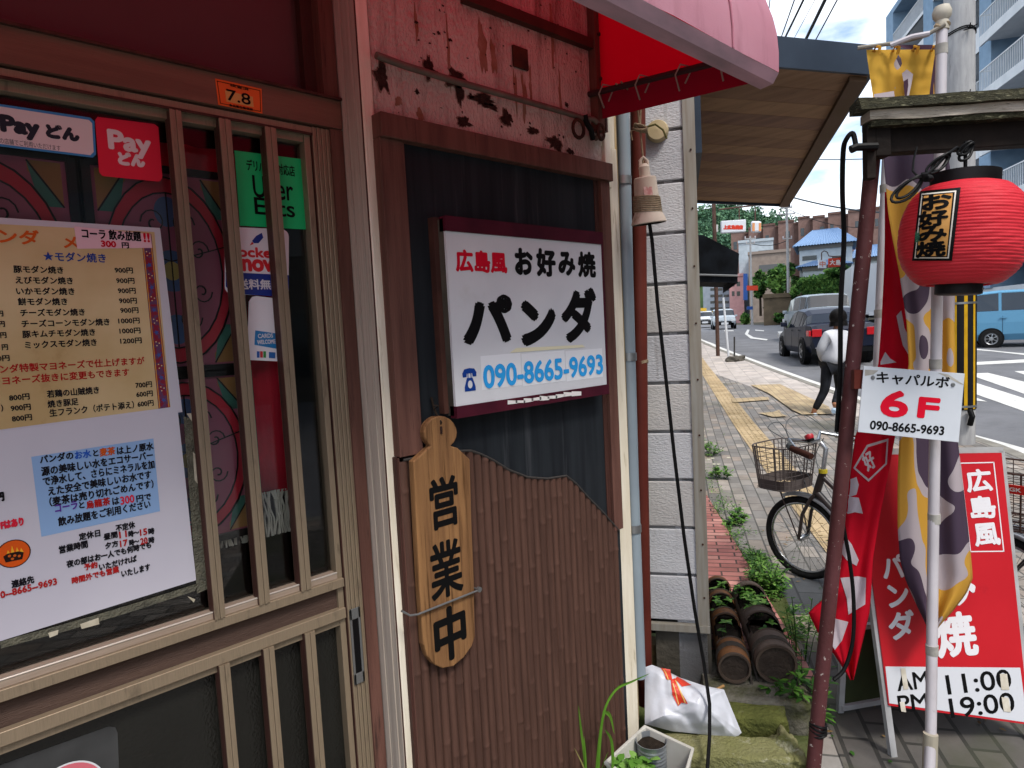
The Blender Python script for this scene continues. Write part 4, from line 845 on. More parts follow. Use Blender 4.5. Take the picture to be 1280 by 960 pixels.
for P in ([(1208, 467), (1235, 466), (1300, 482), (1300, 499)], [(1200, 476), (1212, 476), (1300, 504), (1300, 521), (1204, 487)], [(1195, 493), (1212, 494), (1234, 502), (1205, 499)], [(1212, 453), (1300, 448), (1300, 452), (1212, 456.5)], [(1268, 464), (1300, 463), (1300, 471), (1280, 468)], [(1212, 437), (1240, 439), (1275, 443), (1300, 446), (1300, 443.5), (1260, 440), (1213, 435)], [(1250, 431), (1300, 428), (1300, 431), (1252, 433.5)], [(1212, 420), (1236, 420), (1236, 423), (1212, 423)]):
    b.poly([G(*p, -.109) for p in P], WLINE)
for P in ([(934, 412), (937, 412), (935, 417.5), (931, 417.5)], [(931, 417.5), (935, 417.5), (942, 421.5), (938, 423)], [(942, 421.5), (960, 424), (958, 425.5), (938, 423)], [(944, 412), (955, 413), (955, 414), (944, 413.3)], [(972, 414.5), (984, 414), (984, 416), (973, 416)], [(905, 413), (917, 413), (917, 414), (905, 414)]):
    b.poly([G(*p, -.095) for p in P], WLINE)
struct('road_marking', b)
RBK = bricks('red_brick_edging', ['#a0605a', '#b87a72', '#8d524c', '#c48e84', '#a86a62'], '#4d3833', .20, .07, .006, rot=RDA)
b = MB(); b.prism([TN(2.72, -.10, .05), TN(2.72, -.52, .05), TN(5.9, -.19, .05), TN(5.9, .02, .05)], V(0, 0, -.1), RBK); struct('brick_path', b)
b = MB(); b.poly([onZ(.005)(*p) for p in ((889, 552), (921, 552), (921, 559), (889, 559))], mat('grate_iron', '#2e3033', .6, '#232527', 30)); 
tag(b.build('drain_grate', None, None), 'dark iron drain grate set in the pavement by the wall weeds', 'grate')
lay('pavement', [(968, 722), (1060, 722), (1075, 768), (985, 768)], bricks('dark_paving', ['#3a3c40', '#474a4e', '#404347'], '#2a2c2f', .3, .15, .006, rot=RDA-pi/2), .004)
NEARP = bricks('mossy_shaded_paving', ['#4a4743', '#585450', '#504c48', '#625d56', '#55524d'], '#2f2d29', .22, .105, .008, rot=RDA-pi/2, stain=('#3c4028', 1.6, .5, .68))  # brick colours darkened for shade and wet, with moss stains
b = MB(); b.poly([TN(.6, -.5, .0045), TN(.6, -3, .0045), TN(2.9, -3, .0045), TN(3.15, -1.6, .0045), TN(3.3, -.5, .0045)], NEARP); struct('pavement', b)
# moss and soil strip along the foot of the buildings
MOSS = mat('moss_soil', '#45502a', .95, '#565a3a', 6, bump=.9, bscale=60, dirt=('#33401c', 4, .45, .65))
b = MB(); q = random.Random(9)
L = [TN(1.4+k*.2, -.12-.40*max(0, 1-abs((1.4+k*.2)-3.4)/2.6)-q.uniform(0, .1), .004) for k in range(40)]; R_ = [TN(1.4+k*.2, .3, .004) for k in range(40)]
b.add(L+R_, [(k, k+1, 40+k+1, 40+k) for k in range(39)], MOSS); struct('mossy_ground', b)
b = MB(); b.quad(V(-3, .75, .012), V(1.95, .75, .012), V(1.95, 1.7, .012), V(-3, 1.7, .012), mat('forecourt_concrete', '#6d6a64', .9, '#57554e', 4, bump=.5, bscale=40)); struct('concrete_ground', b)

# ================================================================== FOREGROUND THINGS AT THE FOOT OF THE WALL
STN = mat('mossy_stone', '#5d5b40', .95, '#4b4f2b', 6, bump=1.2, bscale=60, dirt=('#86836f', 16, .55, .72))
STG = mat('grey_stone', '#6d6a60', .95, '#545146', 6, bump=1.2, bscale=50, dirt=('#43462a', 6, .5, .68))
STM = mat('green_mossy_stone', '#4b4f28', .95, '#5d6032', 8, bump=1.2, bscale=70, dirt=('#77755a', 14, .6, .75)); STS = mat('slab_stone', '#787655', .95, '#6a6a42', 7, bump=1.0, bscale=90, dirt=('#9a9880', 22, .58, .72)); STP = mat('pale_mossy_rock', '#7d7a58', .95, '#55572f', 9, bump=1.4, bscale=50, dirt=('#9c9a84', 12, .55, .7))
def stone(label, c, s, m, seed, ax=T, ay=N, boxy=.8, amp=.12, group=None):
    b = MB(); rock(b, c, *s, m, seed, amp, ax, ay, 28, 20, boxy); o = b.build('stone', None, None, smooth=True, angle=60); return tag(o, label, 'stone', group)
pl_z = lambda x, y, z: onZ(z)(x, y)
c = pl_z(946, 872, .12)+T*.17; stone('large grey stone step under the two bamboo planters', V(c.x, c.y, .045), (.20, .20, .078), STG, 3, boxy=1.0, amp=.05)
c = pl_z(930, 893, .10)+T*.03; stone('short rounded mossy block between the white bag and the stone step', V(c.x, c.y, .05), (.07, .15, .062), STM, 5, T, N, .92, .08)
c = pl_z(903, 934, .085); stone('long mossy slab lying along the front of the white bag', V(c.x, c.y, .035), (.062, .22, .055), STS, 8, T*1+N*.1, N*1-T*.1, 1.0, .035)
c = pl_z(984, 932, .08); stone('knobbly pale mossy rock at the right end of the long slab', V(c.x, c.y, .03), (.105, .045, .06), STP, 12, T*.95+N*.15, N*.95-T*.15, .6, .35)
# bamboo planters
BA = mat('warm_weathered_bamboo', '#7a5233', .6, '#5d4029', 3, stretch=(2, 2, 2), bump=.3, bscale=40, dirt=('#4a4038', 5, .55, .72)); BB = mat('grey_weathered_bamboo', '#5d5149', .65, '#4a403a', 4, bump=.35, bscale=40, dirt=('#77706a', 8, .58, .75))
SOIL = mat('dark_soil', '#1d1814', .95, '#2b241d', 30, bump=1, bscale=60); LEAFS = [mat('leaf_green_%s' % k, c, .5, c2, 9, trans=.25) for k, c, c2 in (('fresh', '#4f7a2c', '#62903a'), ('deep', '#2f5220', '#3d6428'), ('pale', '#6d9444', '#82a858'))]
def bamboo(label, fe, be, r, mt, seed, grp):
    fe, be = Vector(fe), Vector(be); ax = (be-fe); L = ax.length; ax.normalize(); side = ax.cross(Z).normalized(); up = side.cross(ax)
    t = thing('bamboo_planter', label, 'planter', tuple(fe-up*r), grp); q = random.Random(seed)
    opens = [(.16, .44), (.52, .72), (.78, .95)] if seed % 2 == 0 else [(.20, .46), (.55, .93)]
    b = MB(); ns, nc = 60, 28
    rad = lambda u: r*(1+.05*max([0]+[1-abs(u-x)/.02 for x in (.03, .48, .74, .97)]))
    def P(u, a, rr=1): return fe+ax*(L*u)+(side*cos(a)+up*sin(a))*rad(u)*rr
    for sgn, rr in ((0, 1), (1, .86)):
        vs = [P(i/ns, 2*pi*k/nc, rr) for i in range(ns+1) for k in range(nc)]; fs = []
        for i in range(ns):
            u = (i+.5)/ns
            for k in range(nc):
                a = 2*pi*(k+.5)/nc; half = any(o0 < u < o1 and sin(a) > .5+.4*abs((u-(o0+o1)/2)/((o1-o0)/2))**4 for o0, o1 in opens)
                if half: continue
                f = (i*nc+k, i*nc+(k+1) % nc, (i+1)*nc+(k+1) % nc, (i+1)*nc+k); fs.append(f if not sgn else f[::-1])
        b.add(vs, fs, mt if not sgn else SOIL)
    for u in (.0, 1.0): b.poly([P(u, 2*pi*k/nc, .98) for k in range(nc)], mat('bamboo_end', '#3b332d', .8, '#2c2521', 12, bump=.8, bscale=50))
    n = 28; vs = [P(0, 2*pi*k/n, rr) - ax*o for rr, o in ((1, 0), (1.0, .012), (.88, .012), (.86, 0)) for k in range(n)]; b.add(vs, [(j*n+k, j*n+(k+1) % n, (j+1)*n+(k+1) % n, (j+1)*n+k) for j in range(3) for k in range(n)], mat('dark_bamboo_rim', '#40362f', .75, '#4f443b', 9))
    b.build('log', None, t, smooth=True, angle=50)
    b = MB()
    for o0, o1 in opens:
        for k in range(2): b.tube([P((o0, o1)[k], a, 1.0) for a in [pi*(.17+.66*j/14) for j in range(15)]], .0045, 6, mat('dark_bamboo_rim', '#40362f', .75, '#4f443b', 9))
        b.grid(lambda u, v, o0=o0, o1=o1: fe+ax*(L*(o0+(o1-o0)*u))+side*((v-.5)*1.7*r)+up*(r*.15+.008*noise.noise(V(u*9, v*9, seed))), 8, 6, SOIL)
    b.build('opening_rim', None, t, smooth=True)
    b = MB()
    for k in range(4): b.tube([P(.07+.012*k, 2*pi*j/20, 1.03) for j in range(20)], .0028, 5, mat('old_wire', '#3d3833', .7), closed=True)
    p = P(.09, -.1, 1.03); b.tube([p, p-ax*.07-up*.06, p-ax*.09-up*.13+side*.02, p-ax*.05-up*.17+side*.05], .005, 6, mat('old_wire', '#3d3833', .7)); b.tube([p+side*.01, p-ax*.05-up*.07+side*.03, p-ax*.06-up*.15+side*.07], .005, 6, mat('old_wire', '#3d3833', .7)); b.build('wire_band', None, t)
    for o0, o1 in opens:
        b = MB()
        cnt = {0: 7, 1: (34 if o0 < .6 else 6)}[seed % 2] if o0 > .3 else {0: 3, 1: 2}[seed % 2]
        for k in range(cnt):
            u = q.uniform(o0+.02, o1-.02); p = fe+ax*(L*u)+side*q.uniform(-.6, .6)*r+up*r*.15; d = (up+side*q.uniform(-.8, .8)+ax*q.uniform(-.8, .8)).normalized(); h = q.uniform(.02, .06)
            b.tube([p, p+d*h], .001, 4, LEAFS[1])
            for j in range(5): a = 2*pi*j/5+q.random(); leaf(b, p+d*h, (side*cos(a)+ax*sin(a)+up*q.uniform(-.1, .5)), q.uniform(.02, .038), q.uniform(.012, .02), LEAFS[q.choice((0, 0, 2, 1))], .4)
        if cnt: b.build('herb', None, t)
    return t
bamboo('slimmer warm brown bamboo planter beside the siding with sparse herbs', pl_z(918, 834, .19), pl_z(897, 734, .19), .062, BA, 2, 'bamboo planters')
bamboo('thicker grey bamboo planter, outer of the two, full of leafy herbs', pl_z(970, 829, .205), pl_z(935, 745, .205), .078, BB, 3, 'bamboo planters')
# white bag with a printed ribbon
BAGM = mat('white_plastic_bag', '#bfc1c8', .35, '#b5b8c0', 3, bump=.35, bscale=14)
FBG = plane(pl_z(868, 905, .12), (-.62, -.55, .56))
bgpts = [(806, 834), (815, 831), (828, 836), (850, 847), (880, 857), (905, 862), (913, 882), (927, 916), (920, 922), (900, 920), (870, 917), (840, 914), (806, 905)]
PB = [FBG(*p) for p in bgpts]; cb_ = sum(PB, V(0, 0, 0))/len(PB); bn = FBG.n
bag = thing('plastic_bag', 'crumpled white plastic bag with a printed red ribbon beside the mossy slab', 'bag', tuple(cb_))
b = MB(); nr_ = 30
def bagp(k, v, s=1):
    p = cb_.lerp(PB[k % len(PB)], v); h = .075*(1-v**2.2); cr = .022*noise.noise(p*9)+.03*abs(noise.noise(V(p.x*6, p.z*16, p.y*6)))-.022*abs(noise.noise(V(p.x*22+4, p.z*9, p.y*14)))+.008*noise.noise(p*40)
    return p+bn*(s*h+(cr*(1-v**6) if s > 0 else 0))
M_ = len(PB)
PBd = []
for k in range(M_):
    for j in range(8): PBd.append(PB[k].lerp(PB[(k+1) % M_], j/8))
PB = PBd; M_ = len(PB)
for s in (1, -1):
    vs = [cb_+bn*(.075*s+(.01 if s > 0 else 0))]+[bagp(k, (i+1)/nr_, s) for i in range(nr_) for k in range(M_)]
    fs = [(0, 1+k, 1+(k+1) % M_) for k in range(M_)]+[(1+i*M_+k, 1+(i+1)*M_+k, 1+(i+1)*M_+(k+1) % M_, 1+i*M_+(k+1) % M_) for i in range(nr_-1) for k in range(M_)]
    b.add(vs, fs if s > 0 else [f[::-1] for f in fs], BAGM)
bago = b.build('bag_body', None, bag, smooth=True, angle=70)
from mathutils.bvhtree import BVHTree
def drape(pts, tree, nrm, m, b, off=.003):
    """a flat printed shape laid on the surface: subdivided and projected along nrm"""
    bmx = bmesh.new(); vs = [bmx.verts.new(p) for p in pts]; bmx.faces.new(vs); bmesh.ops.triangulate(bmx, faces=bmx.faces[:])
    for _ in range(4): bmesh.ops.subdivide_edges(bmx, edges=[e for e in bmx.edges if e.calc_length() > .006], cuts=1); bmesh.ops.triangulate(bmx, faces=bmx.faces[:])
    bmx.verts.index_update(); out = []
    for v in bmx.verts:
        h = tree.ray_cast(v.co+nrm*.4, -nrm); out.append((h[0] if h[0] is not None else v.co)+nrm*off)
    b.add(out, [tuple(v.index for v in f.verts) for f in bmx.faces], m); bmx.free()
tree = BVHTree.FromPolygons([tuple(v) for v in b.v], b.f)
rb = MB(); RIB = mat('printed_ribbon_red', '#c2331c', .4); 
for P in ([(826, 835), (838, 837), (838, 852), (831, 851)], [(836, 852), (842, 849), (848, 866), (856, 882), (849, 880), (845, 884), (838, 870)], [(840, 852), (846, 846), (853, 850), (863, 857), (850, 860), (845, 853)]):
    drape([FBG(*p) for p in P], tree, bn, RIB, rb)
for P in ([(828, 836), (829.2, 836), (834, 852), (832.8, 852)], [(841.5, 852), (842.8, 851.5), (853.5, 880), (852.3, 881)], [(838.2, 856), (839.4, 856), (846.2, 882), (845, 882)]): drape([FBG(*p) for p in P], tree, bn, mat('printed_gold', '#d0a860', .4), rb, .0045)
rb.build('ribbon_print', None, bag)
# white trough with a tin pot and grass
TRO = mat('white_planter_plastic', '#b5b3ac', .5, '#a5a39a', 6, dirt=('#6d6a5c', 10, .6, .78))
zt_ = .17; tr_pts = [(757, 952), (806, 907), (866, 935), (845, 1010)]
tq = [pl_z(x, y, zt_) for x, y in tr_pts]; tcx = sum(tq, V(0, 0, 0))/4
tro = thing('plant_trough', 'dirty white plastic planter trough at the foot of the bamboo panel', 'planter', (tcx.x, tcx.y, .012))
b = MB()
ins = lambda s, z: [V(tcx.x+(p.x-tcx.x)*s, tcx.y+(p.y-tcx.y)*s, z) for p in tq]
loops = [ins(.80, .014), ins(1.0, .158), ins(1.04, .160), ins(1.04, .17), ins(.95, .17), ins(.78, .03)]
b.add([p for l in loops for p in l], [(i*4+k, i*4+(k+1) % 4, (i+1)*4+(k+1) % 4, (i+1)*4+k) for i in range(5) for k in range(4)]+[(0, 3, 2, 1), (20, 21, 22, 23)], TRO); b.build('tub', None, tro, bevel=.004)
b = MB(); b.poly(ins(.8, .05), SOIL); b.build('soil', None, tro)
tin = thing('tin_pot', 'ribbed grey tin can of dark soil standing in the white trough', 'pot', tuple(pl_z(814, 925, .165)-Z*.112))
pc = pl_z(814, 925, .165)-Z*.112; GAL = mat('galvanised_tin', '#8a8f93', .4, '#767b80', 12, metal=.5, dirt=('#b5b5b0', 20, .6, .75))
b = MB(); pf = [(.046, 0)]+[(.048+.0016*(k % 2), .008+.0062*k) for k in range(16)]+[(.051, .108), (.053, .112), (.0505, .112), (.048, .095), (.0, .095)]
b.lathe(pf[:-1], pc, Z, 28, GAL, cap=False); b.build('can', None, tin, smooth=True, angle=25)
b = MB(); b.lathe([(.048, .094), (.001, .097)], pc, Z, 20, SOIL, cap=False); b.build('soil', None, tin)
def grass_blades(b, base, specs, m):
    for (x, y, d), wd in specs: pass
gr = thing('grass_clump', 'tall bright green grass blades growing beside the white trough', 'grass plant', tuple(onY(1.30)(745, 985)))
b = MB(); G1 = mat('grass_blade', '#4f7d25', .45, '#648f32', 6, trans=.3)
def blade(pts, wd, m=G1, Yp=1.30):
    P = [onY(Yp)(x, y) for x, y in pts]; Q = []
    for i in range(len(P)-1):
        p0, p1, p2, p3 = P[max(i-1, 0)], P[i], P[i+1], P[min(i+2, len(P)-1)]
        for k in range(5): t = k/5; Q.append(.5*((2*p1)+(p2-p0)*t+(2*p0-5*p1+4*p2-p3)*t*t+(3*p1-p0-3*p2+p3)*t**3))
    Q.append(P[-1]); n = len(Q); vs = []
    for i, p in enumerate(Q):
        d = (Q[min(i+1, n-1)]-Q[max(i-1, 0)]).normalized(); s = d.cross(Y).normalized(); u = i/(n-1); w_ = wd*.5*min(1, .55+u*2)*(1-u**3)+.0003
        vs += [p-s*w_, p+Y*w_*.5, p+s*w_]
    b.add(vs, [(i*3+j, i*3+j+1, (i+1)*3+j+1, (i+1)*3+j) for i in range(n-1) for j in range(2)], m)
blade([(748, 990), (749, 940), (755, 890), (770, 862), (790, 852), (812, 842)], .014, Yp=1.27); blade([(745, 990), (747, 950), (752, 905), (757, 891)], .017); blade([(757, 890), (763, 896), (768, 918)], .012); blade([(731, 990), (731, 950), (726, 910), (723, 882)], .012); blade([(733, 990), (732, 950), (730, 920)], .01)
blade([(765, 985), (766, 950), (764, 925), (756, 912)], .015, Yp=1.25); blade([(738, 990), (730, 960), (718, 935)], .005, mat('dry_grass', '#8a8550', .7)); blade([(746, 985), (755, 960), (772, 952)], .006); blade([(750, 985), (752, 962), (760, 940)], .006)
b.build('blade', None, gr, smooth=True)
def weed(label, c, h, rad, n, seed, mats=LEAFS, lf=(.03, .05), grp=None, name='weed', cat='weed', blade_w=.35, broad=False, lean=0, stem=LEAFS[1]):
    q = random.Random(seed); c = Vector(c); t = thing(name, label, cat, tuple(c), grp); b = MB(); s_ = MB()
    for k in range(n):
        a = q.uniform(0, 2*pi); r = rad*sqrt(q.random()); hh = h*(1-.5*(r/rad)**2)*q.uniform(.5, 1); p0 = c+V(cos(a)*r*.4, sin(a)*r*.4, 0); p1 = c+V(cos(a)*r, sin(a)*r, hh); pm = (p0+p1)/2+Z*hh*.15
        s_.tube([p0, pm, p1], .0016 if not broad else .002, 4, stem)
        for j in range(q.randint(4, 8)):
            u = q.uniform(.25, 1); p = p0.lerp(pm, u*2) if u < .5 else pm.lerp(p1, u*2-1); aa = q.uniform(0, 2*pi); l = q.uniform(*lf); leaf(b, p, V(cos(aa), sin(aa), q.uniform(-.1, .7)), l, l*blade_w, q.choice(mats), .5)
    b.build('foliage', None, t); s_.build('stem', None, t); return t
weed('bushy fresh green weed at the kerb of the brick edging by the bicycle wheel', pl_z(958, 742, .0), .22, .13, 60, 1, lf=(.03, .055), grp=None)
weed('dark leafy weeds between the stone step and the leaning maroon pole', pl_z(1003, 900, .0), .26, .13, 34, 2, [LEAFS[1], LEAFS[0]], (.03, .06))
weed('tall thin weed stems in front of the bicycle wheel beside the maroon pole', pl_z(1000, 835, 0), .42, .10, 12, 3, [LEAFS[1], LEAFS[0]], (.03, .055), blade_w=.25)
weed('small broad-leaved plant creeping out of the white trough', V(tcx.x-.09, tcx.y+.03, .06), .15, .09, 16, 4, [LEAFS[2], LEAFS[0]], (.03, .045), blade_w=.8, name='creeping_plant', cat='plant')
weed('low leafy sprig in front of the tin can', pl_z(800, 975, .08), .08, .07, 12, 14, [LEAFS[2], LEAFS[0]], (.03, .05), blade_w=.7, name='creeping_plant', cat='plant')
for k, (x, y, h, r, lab) in enumerate([(921, 655, .13, .10, 'green weeds hugging the near end of the siding wall foot'), (902, 598, .16, .12, 'taller weeds with a few white flowers along the wall foot'), (943, 705, .10, .09, 'mossy low weeds along the outer side of the brick edging'), (888, 570, .2, .16, 'small far weed tuft by the pavement drain grate')]):
    t = weed(lab, onZ(0)(x, y), h, r, 24, 20+k, LEAFS, (.03, .06), 'weeds along the wall foot', blade_w=.5)
    if k == 1:
        b = MB(); q = random.Random(3)
        for j in range(7):
            p = onZ(0)(x, y)+V(q.uniform(-.2, .2), q.uniform(-.2, .2), q.uniform(.12, .22))
            for m_ in range(6): a = pi*m_/3; leaf(b, p, V(cos(a), sin(a), .4), .025, .014, mat('white_petal', '#d0cfb8', .6))
        b.build('flower', None, t)
# twig
tag(MB().tube([pl_z(882, 869, .2), pl_z(905, 857, .22)], .005, 6, mat('dry_twig', '#8a6a42', .8)).build('twig', None, None), 'short dry brown twig poking out above the white bag', 'twig')

# continuous low growth along the foot of the wall
b = MB(); q = random.Random(77)
for k in range(5000):
    t_ = 3.3+6.2*q.random()**1.6; ed_ = (-.52+.33*(t_-2.72)/3.18 if t_ < 5.9 else -.10); n_ = ed_+.02-abs(q.gauss(0, .11)); 
    if noise.noise(V(t_*1.8, n_*4, 3)) < -.12: continue
    hh = max(0, .10-.35*abs(n_-ed_+.05))*q.random()*(1.6 if noise.noise(V(t_*2.3, 0, 9)) > .1 else .7); p = TG(t_, n_, .004+hh); a = q.uniform(0, 2*pi); leaf(b, p, V(cos(a), sin(a), q.uniform(-.1, .8)), q.uniform(.012, .038), q.uniform(.004, .014), LEAFS[q.choice((0, 1, 1, 2))], .5)
tag(b.build('ground_cover', None, None), 'low mossy growth along the foot of the siding wall', 'ground cover', None, 'stuff')

b = MB(); q = random.Random(31)
for k in range(260):
    t_, n_ = q.uniform(2.1, 5.2), -abs(q.gauss(0, .5))-.35; 
    if q.random() < .3: n_ -= .5
    a = q.uniform(0, 2*pi); leaf(b, TG(t_, n_, .012), V(cos(a), sin(a), .12), q.uniform(.012, .035), q.uniform(.006, .016), (mat('dead_leaf_brown', '#4a3622', .8), mat('dead_leaf_tan', '#7a6240', .8), LEAFS[1])[q.randint(0, 2)], .25)
tag(b.build('leaf_litter', None, None), 'scattered dead leaves and crumbs on the paving', 'leaf litter', None, 'stuff')

# ================================================================== LANTERN STAND, LANTERN, SIGNS, BANNERS
POLEM = mat('chipped_maroon_pole', '#4a2a2a', .5, '#553234', 8, dirt=('#a89c96', 55, .63, .68), bump=.2, bscale=90)
OLDW = mat('grey_old_wood', '#a09686', .85, '#b5ab9e', 5, stretch=(1.5, 1.5, 12), bump=.7, bscale=30, dirt=('#4a463a', 8, .58, .72)); MOSSW = mat('mossy_old_wood', '#2b2a20', .95, '#3f3d2e', 7, stretch=(3, 3, 9), bump=1.4, bscale=30, dirt=('#7d7a62', 9, .56, .7)); DARKW = mat('dark_tarred_wood', '#120e0c', .7, '#241c18', 6, bump=.4, bscale=30)
def spl(pts, k=6):
    P = [Vector(p) for p in pts]; Q = []
    for i in range(len(P)-1):
        p0, p1, p2, p3 = P[max(i-1, 0)], P[i], P[i+1], P[min(i+2, len(P)-1)]
        for j in range(k): t = j/k; Q.append(.5*((2*p1)+(p2-p0)*t+(2*p0-5*p1+4*p2-p3)*t*t+(3*p1-p0-3*p2+p3)*t**3))
    return Q+[P[-1]]
st = thing('lantern_stand', 'leaning maroon pole carrying a small mossy plank roof for the red lantern', 'stand', tuple(onZ(0)(1014, 990)))
b = MB(); b.tube([onZ(0)(1014, 990), at(1022, 900, 2.17), at(1056, 560, 2.12), at(1090, 205, 2.06), at(1093, 165, 2.05)], .0225, 18, POLEM); b.build('pole', None, st, smooth=True)
b = MB()
for k in range(4): p = at(1022.5, 905+k*4, 2.17); b.tube([p+(CR*cos(a)+CF*sin(a))*.0245+CU*.003*sin(a*2+k) for a in [2*pi*i/16 for i in range(16)]], .004, 6, BLACK, closed=True)
b.build('wire_wrap', None, st)
er = (V(CR.x, CR.y, 0)-V(CF.x, CF.y, 0)*.03).normalized(); ef = V(er.y, -er.x, 0)
if ef.dot(CF) > 0: ef = -ef
RO = at(1076, 152, 1.95); px_ = 1.95/825; LR = .86
b = MB(); q = random.Random(3)
def rough_plank(o, ln_, dp, ht, m, sd, tilt=0):
    """a worn plank: rough front edge"""
    n = 40; vs = []
    for i in range(n+1):
        u = i/n; j = lambda k, a=.004: a*noise.noise(V(u*9+sd, k*3.1, sd*2.3))
        c = o+er*(ln_*u)
        vs += [c+ef*j(0)+Z*j(1), c+ef*(tilt+j(2))+Z*(ht+j(3)), c-ef*dp+Z*(ht+j(4)+tilt*.5), c-ef*dp+Z*j(5)]
    fs = [(i*4+k, i*4+(k+1) % 4, (i+1)*4+(k+1) % 4, (i+1)*4+k) for i in range(n) for k in range(4)]+[(0, 3, 2, 1), (n*4, n*4+1, n*4+2, n*4+3)]
    b.add(vs, fs, m)
rough_plank(RO+Z*.028-er*.012+ef*.03, LR, .075, .036, MOSSW, 1, -.018); rough_plank(RO+er*.022+ef*.012, LR, .06, .027, OLDW, 2); rough_plank(RO-Z*.018+er*.026+ef*.008, LR, .055, .017, MOSSW, 4)
b.build('plank_roof', None, st)
b = MB(); b.obox(RO+er*.05-Z*.088-ef*.03, er*(LR-.05), -ef*.05, Z*.072, DARKW); b.obox(RO+er*.022-Z*.165-ef*.01, er*.028, -ef*.03, Z*.16, DARKW); b.obox(RO+er*.05-Z*.10-ef*.012, er*.045, -ef*.05, Z*.09, DARKW); b.build('beam', None, st, bevel=.003)
b = MB(); a0 = RO-Z*.075-er*.004
b.tube([a0+er*.05, a0-er*.01+Z*.002, a0-er*.026-Z*.004], .012, 8, BLACK); b.tube(spl([a0-er*.01, at(1066, 167, 1.96), at(1058, 174, 1.97), at(1054, 190, 2.0), at(1053, 240, 2.05), at(1055, 300, 2.1), at(1051, 380, 2.12), at(1050, 470, 2.13), at(1046, 540, 2.14)]), .0075, 8, BLACK)
b.tube(spl([at(1050, 560, 2.16), at(1052, 640, 2.17), at(1062, 700, 2.19), at(1067, 750, 2.2), at(1066, 800, 2.2), at(1056, 835, 2.2), at(1042, 850, 2.19)]), .0065, 8, BLACK)
b.build('stand_cable', None, st, smooth=True)
# red lantern
LC = at(1202, 294, 1.93); lk = 1.93/825; lax = (Z+er*.06).normalized()
lan = thing('paper_lantern', 'big red paper lantern with an orange label hanging under the plank roof', 'lantern', tuple(LC))
LRED = fabric('red_lantern_vinyl', '#cc2c38', '#e83038', .22, '#d23a44'); MATS['red_lantern_vinyl'].node_tree.nodes['Principled BSDF'].inputs['Roughness'].default_value = .42
prof = []; nrb = 32; HT = 62*lk
for i in range(nrb*6+1):
    u = i/(nrb*6); h = -HT+2*HT*u; k = abs(h/HT); r = lk*(36+33*(1-k**2.3)**.6) if k < 1 else lk*36
    prof.append((r+.0015*abs(sin(pi*nrb*u))-.0006+.0008*noise.noise(V(u*20, 0, 0)), h))
b = MB(); la = lax.orthogonal().normalized(); lc2 = lax.cross(la); n9 = len(prof)-1
b.grid(lambda u, v: LC+lax*(prof[round(v*n9)][1]+.0012*noise.noise(V(cos(2*pi*u)*2, sin(2*pi*u)*2, v*9)))+(la*cos(2*pi*u)+lc2*sin(2*pi*u))*(prof[round(v*n9)][0]+.0016*noise.noise(V(cos(2*pi*u)*4, sin(2*pi*u)*4, v*26))+.003*noise.noise(V(cos(2*pi*u)*1.5, sin(2*pi*u)*1.5, v*3))), 96, n9, LRED); bl_ = b; lb = b.build('lantern_body', None, lan, smooth=True, angle=80)
sm = MB(); sm.lathe([(lk*(36+33*(1-abs(-1+2*i/40)**2.3)**.6)+.0045, -HT+2*HT*i/40) for i in range(41)], LC, lax, 96, None, cap=False); ltree = BVHTree.FromPolygons([tuple(v) for v in sm.v], sm.f)
CAP = mat('black_lantern_cap', '#0c0b0c', .5, '#1f1d1e', 9)
b = MB(); b.lathe([(34*lk, -8*lk), (37.5*lk, -7*lk), (37.5*lk, 7*lk), (35*lk, 7*lk), (33*lk, 2*lk)], LC+lax*(HT+7*lk), lax, 48, CAP); b.build('end_cap', None, lan, smooth=True, angle=30); b = MB(); b.lathe([(23*lk, -6*lk), (25.5*lk, -5*lk), (25.5*lk, 7*lk), (34*lk, 8*lk)], LC-lax*(HT+6*lk), lax, 48, CAP)
for s, x in ((1, 34), (-1, 17)): pr0 = LC+lax*(HT+7*lk)*s-CF*lk*(19 if s < 0 else 15)+CR*lk*x; MB().lathe([(.004, 0), (.003, .003)], pr0, -CF, 10, STEEL).build('rivet', None, lan)
b.build('end_cap', None, lan, smooth=True, angle=30)
b = MB(); tp = LC+lax*(HT+14*lk); b.tube([tp+er*.0, tp+Z*.09], .005, 8, BLACK)
hp = at(1214, 178, 1.92)
def loop(c, a, rx, ry, n=18, tw=.006):
    d1 = (CR*cos(a)+CU*sin(a)); d2 = (-CR*sin(a)+CU*cos(a)); return [c+d1*rx*cos(2*pi*i/n)+d2*ry*sin(2*pi*i/n)-CF*tw*sin(4*pi*i/n) for i in range(n)]
b.tube([hp, at(1205, 190, 1.9), at(1196, 184, 1.88), at(1184, 193, 1.87), at(1170, 208, 1.86), at(1157, 219, 1.85)], .0042, 8, BLACK)
for c, a, rx, ry in ((at(1134, 238, 1.85), .65, .052, .020), (at(1137, 234, 1.85), .72, .045, .014), (at(1172, 206, 1.86), .7, .036, .014), (at(1177, 203, 1.86), .8, .034, .012), (at(1209, 190, 1.88), .95, .030, .012), (at(1207, 186, 1.88), .8, .024, .012)): b.tube(loop(c, a, rx, ry), .0040, 7, BLACK, closed=True)
p = at(1156, 221, 1.848)
for k in range(4): b.tube(loop(p+CR*.003*k, 2.2, .012, .006), .0034, 6, CAP, closed=True)
b.tube([at(1146, 184, 1.93), at(1142, 200, 1.9), at(1141, 214, 1.88), at(1148, 221, 1.86), at(1156, 222, 1.85)], .0030, 6, BLACK); b.build('cord', None, lan, smooth=True)
